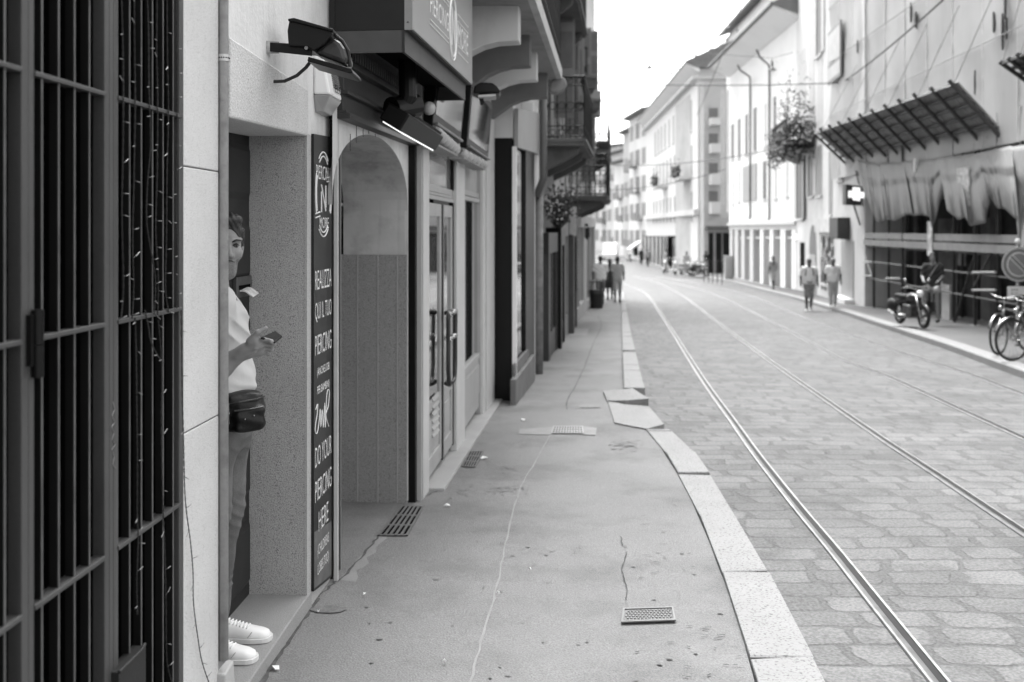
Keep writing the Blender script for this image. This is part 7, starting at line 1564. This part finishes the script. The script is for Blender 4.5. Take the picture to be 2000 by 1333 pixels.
MB().add([(xs_(D1) + .02, D1, gz_ - .3), (xs_(D2) + .02, D2, gz_ - .6), (xs_(D2) + .02, D2, ztop - .3), (xs_(D1) + .02, D1, ztop - .1)], [(0, 1, 2, 3)], 0, True).build('side_glass', mat('shelter_glass', .22, .3, .6, .5), sl_)
# awnings and a van far away
aw = thing('awning', 'small pale slanted awning far down the right side', 'awning', P(1238, 480, 128)); slabx(MB(), [(1229, 487), (1252, 471), (1254, 474), (1231, 490)], 128, 3).build('cloth', CLOTH_L, aw); slabx(MB(), [(1238, 486), (1246, 480), (1246, 500), (1240, 500)], 128.5, 2).build('shade', BLACKP, aw)
def far_car(label, px, py, dz, yaw, paint, H_=2.0, L_=4.6, W_=1.8):
    g_ = at(px, py, RD); f = Fl(g_, yaw); r_ = thing('van', label, 'van', g_)
    MB(f).ext([(-L_ / 2, .35), (L_ / 2, .35), (L_ / 2, .95), (L_ / 2 - .7, 1.1), (L_ / 2 - 1.4, H_), (-L_ / 2 + .1, H_), (-L_ / 2, 1.0)], -W_ / 2, W_ / 2).build('body', paint, r_, bevel=.08)
    MB(f).ext([(L_ / 2 - .78, 1.12), (L_ / 2 - 1.38, H_ - .12), (L_ / 2 - 1.36, H_ - .12), (L_ / 2 - .72, 1.12)], -W_ / 2 + .15, W_ / 2 - .15).build('windscreen', mat('van_glass', .08, .1), r_)
    MB(f).box(-L_ / 2 - .02, -L_ / 2 + .02, -W_ / 2 + .2, W_ / 2 - .2, 1.1, H_ - .2).build('rear_window', mat('van_glass', .08), r_)
    for x in (-L_ / 2 + .8, L_ / 2 - .8):
        for y in (-W_ / 2 + .1, W_ / 2 - .1): m_ = MB(f); wheel(m_, (x, y, .32), .32, .09, (0, 1, 0), 0, 1, 6, True, 16); m_.build('wheel', (RUBBER, CHROME), r_)
    for y in (-.6, .6): MB(f).box(L_ / 2 - .02, L_ / 2 + .02, y - .15, y + .15, .7, .85).box(-L_ / 2 - .02, -L_ / 2 + .0, y - .1, y + .1, .8, 1.1).build('headlight', mat('headlight', .75), r_)
far_car('white van coming down the far end of the street', 1193, 509, 0, R(-100), WHITE, 2.3)
# no parking sign
pxs_, dsg = 1990, 21.0
gs = P(pxs_, 0, dsg); gz2 = G(dsg) + .06
ns = thing('traffic_sign', 'round no parking sign with a plate below, on a pole at the right edge', 'sign', Vector((gs.x, dsg, gz2)))
zc2 = HC + (HY - 517) / F * dsg; rs = 34 / F * dsg
MB(Fl((gs.x, dsg + .05, gz2))).tube([(0, 0, 0), (0, 0, zc2 - gz2 + rs + .1)], .03, 10).build('pole', mat('sign_pole', .3, .5), ns, smooth=True)
fs = Fr(gs.x, dsg, 1e6, 1) if False else None
cs = Fl((gs.x, dsg, zc2))
def disc(r, y, m, name, h=.006): 
    n = 40; MB(cs).add([(r * math.cos(2 * math.pi * i / n), y, r * math.sin(2 * math.pi * i / n)) for i in range(n)] + [(r * math.cos(2 * math.pi * i / n), y + h, r * math.sin(2 * math.pi * i / n)) for i in range(n)], [tuple(range(n)), tuple(range(n, 2 * n))[::-1]] + [(i, (i + 1) % n, n + (i + 1) % n, n + i) for i in range(n)]).build(name, m, ns)
disc(rs, 0, mat('sign_rim_grey', .20, .5, .05), 'sign_disc', .01); disc(rs * .97, -.004, WHITE, 'white_rim', .003); disc(rs * .92, -.007, MATS['sign_rim_grey'], 'outer_ring', .003); disc(rs * .70, -.010, WHITE, 'white_ring', .003); disc(rs * .64, -.013, mat('sign_inner_grey', .24, .5, .05), 'inner_disc', .003)
bm_ = MB(cs)
for w_, y, m in ((.13, -.0145, 0), (.09, -.0175, 1)):
    e = rs * .66; c_, s_ = math.cos(R(-45)), math.sin(R(-45)); w2 = rs * w_; bm_.add([(-e * c_ - w2 * s_ * -1, y, -e * s_ - w2 * c_), (e * c_ + w2 * s_, y, e * s_ - w2 * c_), (e * c_ - w2 * s_, y, e * s_ + w2 * c_), (-e * c_ - w2 * s_, y, -e * s_ + w2 * c_)], [(0, 1, 2, 3)], m)
bm_.build('diagonal_bar', (WHITE, MATS['sign_rim_grey']), ns)
pzt, pzb = HC + (HY - 560) / F * dsg - zc2, HC + (HY - 586) / F * dsg - zc2
pl_ = MB(cs).box(-.24, .36, .0, .012, pzb, pzt).build('plate', WHITE, ns, bevel=.004)
t2 = MB(Fr(gs.x - .24, dsg, 0, 1)); ft2 = Fl((gs.x, dsg, zc2))
class FX:
    def w(s, u, v, z): return Vector((gs.x + u, dsg - v, zc2 + z))
t2 = MB(FX()); lettering(t2, 'ore', -.16, -.02, pzt - .09, pzt - .05, .001); lettering(t2, '8-12', -.16, -.02, pzt - .17, pzt - .13, .001); lettering(t2, '0-24', -.16, .0, pzb + .03, pzb + .07, .001) if False else None
for k in range(3): t2.box(-.17, -.04, .001, .003, pzt - .06 - k * .08, pzt - .035 - k * .08) if False else None
t2.build('plate_lettering', BLACK, ns)
tag(MB(cs).ball((0, .05, rs + .12), .06, 10).build('pole_cap', WHITE, ns, smooth=True))
